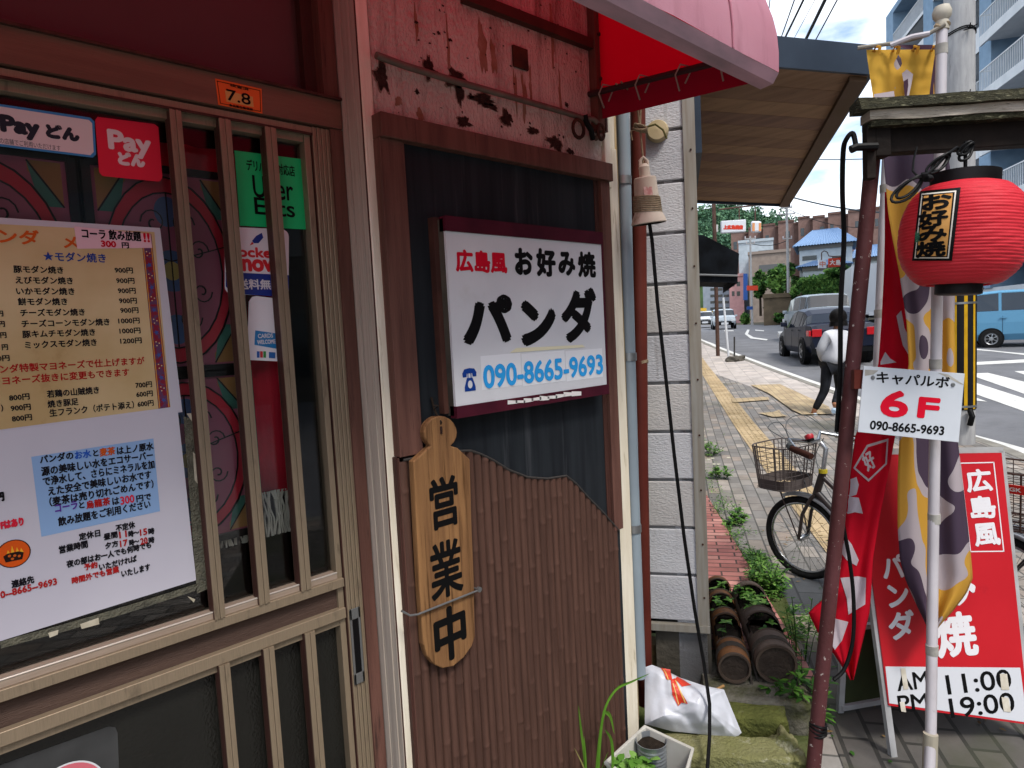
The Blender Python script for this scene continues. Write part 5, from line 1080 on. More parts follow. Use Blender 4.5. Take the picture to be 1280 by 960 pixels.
def drape_mb(src, tree, nrm, off, parent, name, maxlen=.012):
    """lay flat pieces on a curved surface: subdivide, then move each vertex along nrm onto the surface"""
    out = MB()
    for mi_, mt in enumerate(src.mats):
        bmx = bmesh.new(); vv = [bmx.verts.new(p) for p in src.v]
        for f, k in zip(src.f, src.m):
            if k == mi_:
                try: bmx.faces.new([vv[i] for i in f])
                except ValueError: pass
        bmesh.ops.triangulate(bmx, faces=bmx.faces[:])
        for _ in range(5):
            es = [e for e in bmx.edges if e.calc_length() > maxlen]
            if not es: break
            bmesh.ops.subdivide_edges(bmx, edges=es, cuts=1); bmesh.ops.triangulate(bmx, faces=bmx.faces[:])
        bmx.verts.index_update(); pts = []
        for v in bmx.verts:
            dv = (v.co-EYE).normalized(); h = tree.ray_cast(EYE+dv*.3, dv); base = h[0] if h[0] is not None else v.co
            pts.append(base+nrm*(off+v.co.dot(nrm)-ref0))
        out.add(pts, [tuple(v.index for v in f.verts) for f in bmx.faces], mt); bmx.free()
    return out.build(name, None, parent)
nl_ = (LC-EYE).normalized()*-1; FL = plane(LC+nl_*.25, nl_); ref0 = FL(1200, 280).dot(nl_)
b = MB(); lab = [(1150, 239), (1201, 234), (1190, 326), (1140, 326)]; inn = [(1152, 242), (1195.5, 238), (1186, 323), (1143, 323)]; inn2 = [(1153.5, 243.5), (1193.5, 240), (1184.5, 321.5), (1144.5, 321.5)]; inn3 = [(1155, 245), (1191, 241.5), (1183, 320), (1146, 320)]
uL = nl_.cross(Z).normalized()*-1; uL = uL if uL.dot(CR) > 0 else -uL; vL = nl_.cross(uL).normalized(); vL = vL if vL.z > 0 else -vL
LBL = mat('label_orange', '#b9803f', .5, '#d09a58', 16); b.qpx(FL, lab, INK, 0); b.qpx(FL, inn, flat('#d8d0c4', .5), .0008); b.qpx(FL, inn2, INK, .0014); b.qpx(FL, inn3, LBL, .002)
for s, cx, cy in (('お', 1171, 252), ('好', 1166.5, 273), ('み', 1165, 292), ('焼', 1163.5, 311)):
    b.tpx(s, FL, cx-19, cx+19, cy-10.3, cy+10.3, INK, .0024, ux=uL, uy=vL, off=.003, res=3)
b.tpx('自慢の味', FL, 1144, 1150, 289, 303, flat('#3f6d55', .5), .0006, ux=uL, uy=vL, off=.003, res=2)
drape_mb(b, ltree, nl_, .0014, lan, 'label')
# 6F sign
P6 = at(1140, 505, 2.05); F6 = plane(P6, CF); u6 = (F6(1204, 468)-F6(1083, 458)).normalized(); v6 = (F6(1083, 458)-F6(1073, 540)).normalized()
s6 = thing('floor_sign', 'small white metal sign with a red 6F and black phone number tied to the poles', 'sign', tuple(P6))
b = MB(); b.slab(F6, [(1080, 457.5), (1206, 467), (1198.5, 553), (1072.5, 540)], .004, mat('white_sign_plate', '#c3c8ce', .4, '#b6bbc2', 5)); b.build('plate', None, s6, bevel=.001)
b = MB(); b.tpx('キャパルボ', F6, 1095, 1187, 467.5, 482.5, INK, .0011, ux=u6, uy=v6); b.tpx('6', F6, 1100.5, 1136, 487.5, 522, RED, .0048, ux=u6, uy=v6); b.tpx('F', F6, 1147, 1174.5, 496.5, 523.5, RED, .0042, ux=u6, uy=v6); b.tpx('090-8665-9693', F6, 1087, 1180.5, 529, 540.5, INK, .0011, ux=u6, uy=v6); b.build('lettering', None, s6)
b = MB(); GT = mat('grey_tape', '#8d8a84', .7, '#a5a29a', 30)
for (x, y) in ((1091, 472), (1191, 481)): MB().lathe([(.007, 0), (.005, .004)], F6(x, y)-CF*.0002, -CF, 12, STEEL).build('bolt', None, s6)
b.qpx(F6, [(1172, 466), (1185, 468), (1205, 481), (1200, 480)], GT, .0006); b.qpx(F6, [(1081, 462), (1098, 463), (1092, 468), (1081, 470)], GT, .0006)
b.build('tape_patch', None, s6); b = MB(); b.obox(F6(1070, 462)+CF*.01, CR*.03, CF*.02, -CU*.06, RBP); b.build('bracket', None, s6)
# banner poles
WPM = mat('white_pole_plastic', '#b9b4b8', .4, '#a8a3a6', 7, dirt=('#77706c', 10, .64, .78)); 
def banner_pole(label, pts, r, finial, bands):
    t = thing('banner_pole', label, 'pole', tuple(pts[0]), 'white banner poles'); b = MB(); b.tube(pts, r, 16, WPM); b.build('tube', None, t, smooth=True)
    for p, d in bands: MB().lathe([(r*1.12, -.016), (r*1.14, .016)], p, d, 16, GT).build('tape_band', None, t, smooth=True)
    if finial:
        b = MB(); p = Vector(pts[-1]); b.lathe([(r*1.25, -.03), (r*1.3, -.01), (r*1.1, 0), (r*1.6, .012), (r*1.7, .028), (r*1.3, .045), (0.001, .052)], p, Z, 20, mat('cream_finial', '#b8b2a4', .5, '#a29c8e', 9)); b.build('finial', None, t, smooth=True)
    return t
d1 = 2.15; pA = [onZ(0)(1160, 1008)]+[at(x, y, d) for x, y, d in ((1163.5, 915, 2.15), (1167, 640, 2.15), (1172, 330, 2.15), (1177.5, 26, 2.15))]
bp1 = banner_pole('nearer white banner pole with a ball finial, standing in front of the red board', pA, .0165, True, [(at(1176.7, 62, 2.15), Z), (at(1167.6, 648, 2.15), Z), (at(1165, 812, 2.15), Z), (at(1169.5, 455, 2.15), Z)])
b = MB(); b.tube([pA[0], at(1162.3, 958, 2.14), at(1163.3, 917, 2.14)], .0215, 16, mat('beige_base_sleeve', '#a39c8c', .5, '#948d7e', 8)); b.build('base_sleeve', None, bp1, smooth=True)
b = MB(); r0 = at(1181, 30, 2.13); r1 = at(1072, 60, 2.25); b.tube([r0, at(1158, 44, 2.15), at(1125, 53, 2.2), r1], .007, 8, mat('beige_rod', '#8d877c', .6)); b.tube([at(1162, 42, 2.14), at(1140, 46, 2.16), at(1113, 57, 2.19)], .009, 8, WPM); b.tube(loop(at(1178, 32, 2.14), .1, .02, .008), .006, 6, TW, closed=True); b.build('top_rod', None, bp1, smooth=True)
pB = [onZ(0)(1084, 850)]+[at(x, y, d) for x, y, d in ((1096, 500, 2.62), (1104, 300, 2.62), (1112, 140, 2.62))]
bp2 = banner_pole('farther white banner pole behind the maroon pole, carrying the red banner', pB, .019, False, [(at(1100, 392, 2.62), Z), (at(1107, 236, 2.62), Z)])
# banners
def camo(name):
    M = bpy.data.materials.new(name); M.use_nodes = True; n = M.node_tree; pb = n.nodes['Principled BSDF']; pb.inputs['Roughness'].default_value = .75
    tcn = n.nodes.new('ShaderNodeTexCoord'); t = n.nodes.new('ShaderNodeTexNoise'); t.inputs['Scale'].default_value = 6.2; t.inputs['Detail'].default_value = .6; t.inputs['Distortion'].default_value = .8
    mpn = n.nodes.new('ShaderNodeMapping'); mpn.inputs['Scale'].default_value = (1, 1, .62); mpn.inputs['Location'].default_value = (.35, .12, 1.9)
    r = n.nodes.new('ShaderNodeValToRGB'); r.color_ramp.interpolation = 'CONSTANT'; e = r.color_ramp.elements; e.new(.5)
    for i, (p, c) in enumerate(((0, '#4b3a4e'), (.478, '#b9aeb2'), (.56, '#d0a03a'))): e[i].position = p; e[i].color = (*lin(c), 1)
    tr = n.nodes.new('ShaderNodeBsdfTranslucent'); ms = n.nodes.new('ShaderNodeMixShader'); ms.inputs[0].default_value = .35
    n.links.new(tcn.outputs['Object'], mpn.inputs[0]); n.links.new(mpn.outputs[0], t.inputs['Vector']); n.links.new(t.outputs[0], r.inputs[0]); n.links.new(r.outputs[0], pb.inputs['Base Color']); n.links.new(r.outputs[0], tr.inputs[0])
    n.links.new(pb.outputs[0], ms.inputs[1]); n.links.new(tr.outputs[0], ms.inputs[2]); n.links.new(ms.outputs[0], n.nodes['Material Output'].inputs[0]); return M
def interp(tab, y):
    if y <= tab[0][0]: return tab[0][1:]
    for a, c in zip(tab, tab[1:]):
        if a[0] <= y <= c[0]: k = (y-a[0])/(c[0]-a[0]); return tuple(a[i]+(c[i]-a[i])*k for i in range(1, len(a)))
    return tab[-1][1:]
def cloth_strip(tab, depth, amp, nf, m, b, nu=22, nv=90, ph=0, dslope=0):
    y0, y1 = tab[0][0], tab[-1][0]
    def fn(u, v):
        y = y0+(y1-y0)*v; xl, xr = interp(tab, y); x = xl+(xr-xl)*u
        return at(x, y, depth+dslope*v+amp*sin(2*pi*nf*u+ph+v*3)*(.4+.6*v)+amp*.5*noise.noise(V(u*3, v*6, ph)))
    return b.grid(fn, nu, nv, m)
yb = thing('yellow_banner', 'narrow yellow, purple and white banner hanging furled on the nearer white pole', 'banner', tuple(at(1160, 790, 2.25)))
tabY = [(66, 1086, 1166), (120, 1092, 1168), (190, 1104, 1185), (265, 1110, 1195), (300, 1116, 1195), (340, 1124, 1194), (400, 1133, 1193), (455, 1136, 1194), (500, 1128, 1196), (550, 1124, 1197), (600, 1122, 1203), (660, 1122, 1210), (700, 1125, 1214), (722, 1131, 1216), (742, 1139, 1208), (765, 1150, 1190), (786, 1160, 1171), (796, 1165, 1166)]
b = MB(); CAM = camo('yellow_purple_print'); cloth_strip(tabY, 2.26, .022, 1.6, CAM, b); b.build('cloth', None, yb, smooth=True, solid=.0012)
b = MB(); Yl = fabric('plain_yellow_cloth', '#e0b048', '#e2b44a', .4); Pu = fabric('plain_purple_cloth', '#45303e', '#45303e', .2)
tabT = [(62, 1083, 1170), (72, 1084, 1168), (100, 1088, 1164), (132, 1093, 1160)]
cloth_strip(tabT, 2.24, .014, 2.2, Yl, b, 20, 16, 1.2); cloth_strip([(56, 1118, 1166), (70, 1155, 1171), (132, 1158, 1171)], 2.25, .006, 1, Pu, b, 8, 16); 
wf = fabric('plain_white_cloth', '#b9b0b8', '#b9b0b8', .3)
FTY = plane(at(1130, 100, 2.213), CF); b.qpx(FTY, [(1127, 92), (1133, 87), (1141, 93), (1139, 105), (1134, 128), (1129, 128), (1131, 112)], wf, .002); b.qpx(FTY, [(1129, 102), (1134, 99), (1134.5, 107), (1132, 125), (1130.5, 124), (1128.5, 108)], Pu, .004); b.qpx(FTY, [(1092, 118), (1117, 114), (1119, 130), (1094, 130)], wf, .002)
for k in range(4): cx = 1092+k*24; b.tube([at(cx, 64, 2.235), at(cx+3, 58, 2.235), at(cx+8, 59, 2.2), at(cx+6, 68, 2.21)], .005, 6, Yl)
b.build('top_hem', None, yb, smooth=True)
rbn = thing('red_banner', 'red banner with white brushed marks hanging behind the maroon pole', 'banner', tuple(at(1065, 850, 2.24)))
REDC = fabric('red_banner_cloth', '#b80f26', '#d01430', .4)
tabR = [(240, 1106, 1112), (265, 1106, 1116), (300, 1106, 1124), (340, 1105, 1132), (400, 1102, 1140), (455, 1098, 1146), (500, 1086, 1135), (545, 1069, 1119), (600, 1062, 1109), (650, 1056, 1099), (700, 1051, 1091), (740, 1040, 1089), (765, 1010, 1087), (790, 1022, 1081), (820, 1044, 1074), (850, 1063, 1067)]
b = MB(); cloth_strip(tabR, 2.42, .018, 1.3, REDC, b, 20, 80, .6, -.19); bt = b; b.build('cloth', None, rbn, smooth=True, solid=.001)
rt = BVHTree.FromPolygons([tuple(v) for v in bt.v], bt.f); nr2 = -CF; FR2 = plane(at(1085, 650, 2.35), CF); ref0 = FR2(1085, 650).dot(nr2)
b = MB()
b.qpx(FR2, [(1066, 585), (1083, 556), (1110, 548), (1108, 580), (1085, 602)], wf, 0); b.qpx(FR2, [(1068.5, 584.5), (1084, 559), (1107.5, 551.5), (1105.5, 579), (1085, 598.5)], REDC, .001); b.tpx('好', FR2, 1075, 1095, 561, 590, wf, .002, ux=CR*.8+CU*.5, uy=CU*.85-CR*.4, off=.001)
for P in ([(1060, 600), (1070, 596), (1073, 606), (1070, 618), (1058, 622)], [(1057, 620), (1073, 622), (1078, 642), (1068, 640), (1056, 643)], [(1052, 665), (1064, 680), (1073, 700), (1070, 707), (1058, 700), (1050, 690)], [(1050, 722), (1066, 736), (1072, 720), (1082, 722), (1081, 755), (1060, 768), (1063, 758), (1070, 752), (1058, 748)], [(1040, 772), (1060, 777), (1052, 800), (1043, 812), (1036, 800)], [(1120, 395), (1126, 388), (1130, 410), (1140, 430), (1136, 445), (1128, 432), (1124, 415)], [(1100, 452), (1106, 440), (1112, 448), (1120, 453), (1100, 456)]): b.qpx(FR2, P[::-1], wf, 0)
drape_mb(b, rt, nr2, .003, rbn, 'white_print')
# red A-board
fL, fR = onZ(0)(1119, 950), onZ(0)(1293, 931); ea = (fR-fL).normalized(); ha = V(-ea.y, ea.x, 0); ha = ha if ha.dot(CF) > 0 else -ha
ua = (Z*cos(radians(13))+ha*sin(radians(13))); na = ea.cross(ua); FA = plane(fL, na)
ab = thing('pavement_sign', 'red folding pavement board with white Japanese lettering and opening hours', 'signboard', tuple((fL+fR)/2))
RP = mat('red_vinyl_print', '#a8101c', .38, '#b41722', 3, dirt=('#8e0d19', 5, .6, .8)); WF = mat('white_aluminium_frame', '#a5a5a6', .5, '#8d8d8c', 9)
b = MB(); b.slab(FA, [(1070, 569), (1252, 566), (1287, 906), (1111, 882)], .012, RP); b.build('panel', None, ab)
b = MB(); 
def bar_px(p, q_, wd, off=-.016): b.bar(FA(*p)+FA.n*off, FA(*q_)+FA.n*off, wd, .02, FA.n, WF)
bar_px((1068, 566), (1120, 950), .022); bar_px((1254, 563), (1293, 932), .022); bar_px((1068, 565), (1256, 562), .022); b.build('front_frame', None, ab)
b = MB()
rLt, rRt = FA(1072, 575)-FA.n*.03, FA(1254, 572)-FA.n*.03; rLb, rRb = onZ(0)(1050, 893)+V(0, 0, .01), onZ(0)(1218, 862)+V(0, 0, .01)
b.bar(rLb, rLb+(rLt-rLb)*.98, .022, .018, ha, WF); b.bar(rRb, rRb+(rRt-rRb)*.98, .022, .018, ha, WF); b.bar(rLb+Z*.02, rRb+Z*.02, .03, .02, Z, WF); b.bar(rLb.lerp(rLt, .34), rRb.lerp(rRt, .34), .022, .018, Z, WF)
b.poly([rLb+Z*.03+(rRb-rLb)*.02, rRb+Z*.03, rRb.lerp(rRt, .34), rLb.lerp(rLt, .34)], mat('green_board_back', '#3c4128', .8, '#2f3524', 5)); b.build('rear_frame', None, ab)
b = MB(); WT = flat('#cfcdd0', .5)
def frame_px(pts, wpx):
    for i in range(4):
        p, r_ = Vector(pts[i]), Vector(pts[(i+1) % 4]); d = (r_-p).normalized(); s = Vector((-d.y, d.x))*wpx; b.qpx(FA, [tuple(p+s-d*wpx), tuple(r_+s+d*wpx), tuple(r_-s+d*wpx), tuple(p-s-d*wpx)], WT, .0008)
frame_px([(1200, 579), (1242, 578), (1254.5, 689), (1213, 689.5)], .7)
def at_(s, cx, cy, w_, h_, m, bold): b.tpx(s, FA, cx-w_/2, cx+w_/2, cy-h_/2, cy+h_/2, m, bold, ux=ea, uy=ua, off=.001)
for s, cx, cy in (('広', 1223, 600.5), ('島', 1228, 634), ('風', 1233, 668)): at_(s, cx, cy, 33, 29, WT, .0034)
for s, cx, cy in (('お', 1178, 605), ('好', 1184, 668), ('み', 1192, 729), ('焼', 1194, 793)): at_(s, cx, cy, 53, 57, WT, .0058)
for s, cx, cy, w_, h_ in (('パ', 1116, 708, 28, 30), ('ン', 1122.5, 744.5, 27, 29), ('ダ', 1127, 781, 34, 37)): at_(s, cx, cy, w_, h_, WT, .0036)
WHB = mat('white_vinyl', '#bfc1c6', .45); b.qpx(FA, [(1106.5, 833), (1275, 834.5), (1284, 903), (1111.5, 879)], WHB, .0009)
for s, cx, cy, w_, h_, dy in (('AM', 1140, 851, 40, 22, 0), ('11:00', 1223, 852, 82, 25, 0), ('PM', 1141, 878, 38, 21, 0), ('19:00', 1227, 881, 82, 25, 0)): b.tpx(s, FA, cx-w_/2, cx+w_/2, cy-h_/2, cy+h_/2, INK, .0012, off=.0016, ux=ea, uy=ua)
TPE = mat('peeling_tape', '#b3ab9a', .6, '#c9c4b8', 30)
for P in ([(1125, 835), (1131, 835), (1135, 861), (1129, 862)], [(1124, 877), (1130, 877), (1132, 890), (1126, 889)], [(1249, 842), (1258, 842), (1261, 862), (1251, 862)], [(1251, 871), (1260, 872), (1263, 890), (1254, 889)]): b.qpx(FA, P, TPE, .003)
b.build('lettering', None, ab)

# ================================================================== BICYCLE
bo = onZ(0)(1005, 722); bd = V(.16, .987, 0).normalized(); bs = V(bd.y, -bd.x, 0)
def BK(a, s, z): return bo+bd*a+bs*s+Z*z
bike = thing('bicycle', 'dark city bicycle with wire front basket and brown rear basket by the weeds', 'bicycle', tuple(bo))
TYRE = mat('tyre_rubber', '#161617', .75, '#222222', 30); CHR = mat('chrome', '#a7a9ac', .25, metal=.9); BFR = mat('dark_bronze_frame', '#241d1c', .35, '#2f2624', 6); WIRE = mat('brown_basket_wire', '#48413f', .5, '#5a5250', 8)
def wheel(a0, R=.247):
    b = MB(); n = 48; c = BK(a0, 0, R)
    ring = lambda r, s=0: [c+bd*r*cos(2*pi*k/n)+Z*r*sin(2*pi*k/n)+bs*s for k in range(n)]
    b.tube(ring(R-.018), .0185, 10, TYRE, closed=True); w_ = b.build('wheel', None, bike, smooth=True)
    b = MB(); b.tube(ring(R-.042), .0085, 8, CHR, closed=True); b.build('rim', None, w_, smooth=True)
    b = MB()
    for k in range(28):
        t = 2*pi*k/28; t2 = t+(.45 if k % 2 else -.45); b.tube([c+bs*(.025 if k % 4 < 2 else -.025)+bd*.018*cos(t2)+Z*.018*sin(t2), c+bd*(R-.045)*cos(t)+Z*(R-.045)*sin(t)], .0011, 4, CHR, cap=False)
    b.build('spoke', None, w_)
    tag(w_.children[-1], kind='stuff')
    b = MB(); b.lathe([(.009, -.045), (.017, -.035), (.017, .035), (.009, .045)], c, bs, 12, CHR); b.build('hub', None, w_, smooth=True); return w_
wheel(0); wheel(-1.0)
b = MB(); 
def arc(a0, R, d0, d1, wd, m, n=18):
    c = BK(a0, 0, .247); vs = []
    for i in range(n+1):
        t = radians(d0+(d1-d0)*i/n)
        for s, dr in ((-1, -.012), (-.5, .004), (0, .008), (.5, .004), (1, -.012)): vs.append(c+bd*(R+dr)*cos(t)+Z*(R+dr)*sin(t)+bs*s*wd/2)
    b.add(vs, [(i*5+j, i*5+j+1, (i+1)*5+j+1, (i+1)*5+j) for i in range(n) for j in range(4)], m)
MUD = mat('silver_mudguard', '#8d8f92', .3, metal=.75); arc(0, .268, 62, 195, .058, MUD); b.build('mudguard', None, bike, smooth=True, solid=.002); b = MB(); arc(-1, .268, -10, 150, .058, MUD); b.build('mudguard', None, bike, smooth=True, solid=.002)
b = MB(); hd = BK(-.085, 0, .52); ht = BK(-.13, 0, .66)
for s in (-1, 1): b.tube([BK(0, s*.047, .247), BK(-.025, s*.047, .40), BK(-.07, s*.03, .50), hd+bs*s*.02], .0105, 8, BFR)
b.tube([hd, ht], .021, 12, BFR); b.tube([hd+Z*.02, BK(-.30, 0, .34), BK(-.52, 0, .26)], .021, 10, BFR); b.tube([ht-Z*.03, BK(-.34, 0, .46), BK(-.56, 0, .36)], .014, 10, BFR)
b.tube([BK(-.52, 0, .25), BK(-.60, 0, .62)], .017, 10, BFR); b.tube([BK(-.52, 0, .25), BK(-1, 0, .247)], .011, 8, BFR); b.tube([BK(-.58, 0, .52), BK(-1, 0, .247)], .010, 8, BFR)
for s in (-1, 1): b.tube([BK(-.85, s*.05, .30), BK(-1.02, s*.08, .01)], .008, 8, CHR)
b.tube([BK(-1.15, 0, .54), BK(-.70, 0, .54)], .008, 8, CHR)
for s in (-1, 1): b.tube([BK(-.70, s*.06, .545), BK(-1.28, s*.06, .545)], .006, 8, BFR); b.tube([BK(-1.2, s*.06, .545), BK(-1.0, s*.05, .247)], .005, 8, BFR)
b.build('frame', None, bike, smooth=True)
b = MB(); b.lathe([(.024, 0), (.024, .022)], ht-Z*.005, Z, 12, mat('yellow_reflector_band', '#a8992c', .5)); b.build('head_band', None, bike)
b = MB(); b.tube([ht, BK(-.15, 0, .80), BK(-.12, 0, .83)], .013, 10, CHR); b.tube([BK(-.22, -.29, .815), BK(-.12, -.25, .83), BK(-.02, -.16, .86), BK(-.08, -.04, .835), BK(-.08, .04, .835), BK(-.02, .16, .86), BK(-.12, .25, .83), BK(-.22, .29, .815)], .011, 10, CHR)
for s in (-1, 1): b.tube([BK(-.08, s*.23, .84), BK(-.15, s*.25, .80), BK(-.22, s*.265, .775)], .005, 6, CHR)
b.build('handlebar', None, bike, smooth=True)
for s in (-1, 1):
    b = MB(); b.tube([BK(-.10, s*.262, .833), BK(-.13, s*.268, .828), BK(-.24, s*.30, .81)], [.015, .019, .017], 12, mat('brown_grip', '#3a211a', .7)); b.tube([BK(-.075, s*.24, .842), BK(-.10, s*.26, .834)], .02, 12, mat('grey_collar', '#44484a', .6)); b.build('grip', None, bike, smooth=True)
b = MB(); b.lathe([(.0, .016), (.022, .012), (.026, 0), (.022, -.014), (0, -.016)], BK(-.09, -.07, .872), bd*.4+Z*.9, 18, mat('red_bell', '#a31826', .4)); b.lathe([(.02, -.03), (.022, -.012)], BK(-.09, -.07, .872), bd*.4+Z*.9, 12, BLACK); b.build('bell', None, bike, smooth=True)
b = MB(); 
for pts in ([BK(-.07, -.2, .85), BK(.05, -.25, .93), BK(.08, -.06, .92), BK(.0, 0, .62), BK(-.03, .02, .5)], [BK(-.07, .2, .85), BK(.10, .2, .95), BK(.1, 0, .9), BK(-.04, .02, .6)], [BK(-.08, .1, .84), BK(.02, .18, .7), BK(-.1, .08, .55), BK(-.2, .03, .46)]):
    P = [Vector(p) for p in pts]; Q = [];
    for i in range(len(P)-1):
        p0, p1, p2, p3 = P[max(i-1, 0)], P[i], P[i+1], P[min(i+2, len(P)-1)]
        for k in range(6): t = k/6; Q.append(.5*((2*p1)+(p2-p0)*t+(2*p0-5*p1+4*p2-p3)*t*t+(3*p1-p0-3*p2+p3)*t**3))
    b.tube(Q+[P[-1]], .0026, 5, mat('grey_cable', '#55585a', .5))
b.build('brake_cable', None, bike, smooth=True)
def basket(a0, z0, z1, hw, hd_, m, taper=.82, nh=9, grey=True, name='basket'):
    b = MB(); n = 40
    def rp(u, z, k=1):   # rounded rectangle
        t = 2*pi*u; c_, s_ = cos(t), sin(t); e = .5; x = abs(c_)**e*(1 if c_ > 0 else -1); y = abs(s_)**e*(1 if s_ > 0 else -1); f = taper+(1-taper)*(z-z0)/(z1-z0); return BK(a0+hd_*x*f, hw*y*f, z)
    for i in range(nh+1): z = z0+(z1-z0)*i/nh; b.tube([rp(k/n, z) for k in range(n)], .0045 if i in (0, nh) else .0017, 5, m, closed=True)
    for k in range(26):
        b.tube([rp(k/26, z0), rp(k/26, (z0+z1)/2), rp(k/26, z1)], .0042 if k % 2 else .002, 5, m)
    for k in range(7): u = -.8+1.6*k/6; b.tube([BK(a0-hd_*taper, hw*taper*u, z0), BK(a0+hd_*taper, hw*taper*u, z0)], .002, 4, m); b.tube([BK(a0+hd_*taper*u, -hw*taper, z0), BK(a0+hd_*taper*u, hw*taper, z0)], .002, 4, m)
    if grey:
        vs = [rp(k/n, z) for z in (z0+.004, z0+.055) for k in range(n)]; b.add(vs, [(k, (k+1) % n, n+(k+1) % n, n+k) for k in range(n)], m)
    return b.build(name, None, bike)
basket(.11, .545, .80, .185, .135, WIRE)
basket(-1.06, .56, .82, .17, .20, mat('brown_rear_wire', '#43302a', .6), .88, 12, False)
b = MB(); p0 = BK(-1.27, -.08, .76)
pb = lambda s, z: BK(-1.06+.05-.0, -.176, z)+bd*s
o_ = BK(-1.10, -.178, .735); b.obox(o_-bd*.06, bd*.12, bs*-.006, Z*.04, mat('red_basket_badge', '#b3231c', .5)); b.text('OGK', o_+Z*.02-bs*.0065, bd*-1, Z, .07, .018, flat('#c9bfb8', .5), .0008, .0006, -bs); b.build('basket_badge', None, bike)
b = MB(); sph(b, BK(-.66, 0, .68), .1, BLACK, 16, 10, (1, 1, .45)); b.tube([BK(-.6, 0, .6), BK(-.64, 0, .66)], .012, 8, CHR); b.build('saddle', None, bike, smooth=True)
b = MB(); b.tube([BK(-.52, -.08, .25), BK(-.52, .08, .25)], .01, 8, CHR); b.tube([BK(-.52, -.07, .25), BK(-.42, -.075, .14)], .008, 8, CHR); b.obox(BK(-.46, -.16, .125), bd*.09, bs*.08, Z*.025, BLACK); b.obox(BK(-.66, .08, .34), bd*.09, bs*.08, Z*.025, BLACK); b.build('pedal', None, bike)
b = MB(); b.tube([BK(0, -.05, .247), BK(.09, -.1, .55)], .004, 6, BFR); b.tube([BK(0, .05, .247), BK(.09, .1, .55)], .004, 6, BFR); b.build('basket_stay', None, bike)

# ================================================================== PERSON WALKING AWAY
DP = 9.95; pgz = G(1020, 521)
def pj(x, y, dd=0): return at(x, y, DP+dd)
def skin(name, verts, edges, m, parent, root=0, sub=2):
    me = bpy.data.meshes.new(name); off = Vector(parent['_o']); me.from_pydata([Vector(p)-off for p, r in verts], edges, []); me.materials.append(m); o = bpy.data.objects.new(name, me); C.objects.link(o)
    o.modifiers.new('skin', 'SKIN'); bpy.context.view_layer.objects.active = o
    if not me.skin_vertices: 
        with bpy.context.temp_override(object=o, active_object=o): bpy.ops.mesh.customdata_skin_add()
    for i, (p, r) in enumerate(verts):
        sv = me.skin_vertices[0].data[i]; sv.radius = r if isinstance(r, tuple) else (r, r); sv.use_root = (i == root)
    s = o.modifiers.new('sub', 'SUBSURF'); s.levels = sub; s.render_levels = sub
    bpy.context.view_layer.update(); dg = bpy.context.evaluated_depsgraph_get(); nm = bpy.data.meshes.new_from_object(o.evaluated_get(dg)); o.modifiers.clear(); o.data = nm; nm.polygons.foreach_set('use_smooth', [True]*len(nm.polygons))
    o.parent = parent; o['_o'] = list(off); return o
per = thing('person', 'person in a white long sleeved top and black leggings walking away along the pavement', 'person', tuple(pgz))
SKIN = mat('skin', '#a9765a', .6); SHIRT = mat('white_knit_top', '#c9cbd0', .8, '#bcbec4', 6, bump=.3, bscale=40); LEG = mat('black_leggings', '#17181b', .6, '#22242a', 9); HAIR = mat('black_hair', '#0d0c0c', .45, '#1b1817', 40, stretch=(4, 4, .5)); SHOE = mat('pale_blue_trainer', '#9fb6c9', .6, '#c9d2d8', 14)
J = dict(pel=pj(1040, 456), sp=pj(1042, 444), ch=pj(1045, 424), nk=pj(1047, 412), hd=pj(1048, 398), lsh=pj(1034, 420, -.03), lel=pj(1026, 438, .02), lwr=pj(1030, 450, .25), rsh=pj(1059, 420, .03), rel=pj(1068, 437, -.02), rwr=pj(1069, 450, .18), lhip=pj(1034, 459), rhip=pj(1048, 459), lkn=pj(1031, 488, .02), lan=pj(1018, 513, .05), lto=pj(1015, 519, .14), rkn=pj(1050, 486, .12), ran=pj(1043, 505, -.16), rto=pj(1046, 512, -.04))
ks = list(J); ix = {k: i for i, k in enumerate(ks)}
rad = dict(pel=(.12, .10), sp=(.11, .09), ch=(.125, .10), nk=.05, hd=.085, lsh=.052, lel=.04, lwr=.028, rsh=.052, rel=.04, rwr=.028, lhip=.085, rhip=.085, lkn=.058, lan=.038, lto=.03, rkn=.058, ran=.038, rto=.03)
ed = [('pel', 'sp'), ('sp', 'ch'), ('ch', 'nk'), ('nk', 'hd'), ('ch', 'lsh'), ('lsh', 'lel'), ('lel', 'lwr'), ('ch', 'rsh'), ('rsh', 'rel'), ('rel', 'rwr'), ('pel', 'lhip'), ('lhip', 'lkn'), ('lkn', 'lan'), ('lan', 'lto'), ('pel', 'rhip'), ('rhip', 'rkn'), ('rkn', 'ran'), ('ran', 'rto')]
vs_ = [(J[k], rad[k]) for k in ks]; es_ = [(ix[a], ix[c]) for a, c in ed]
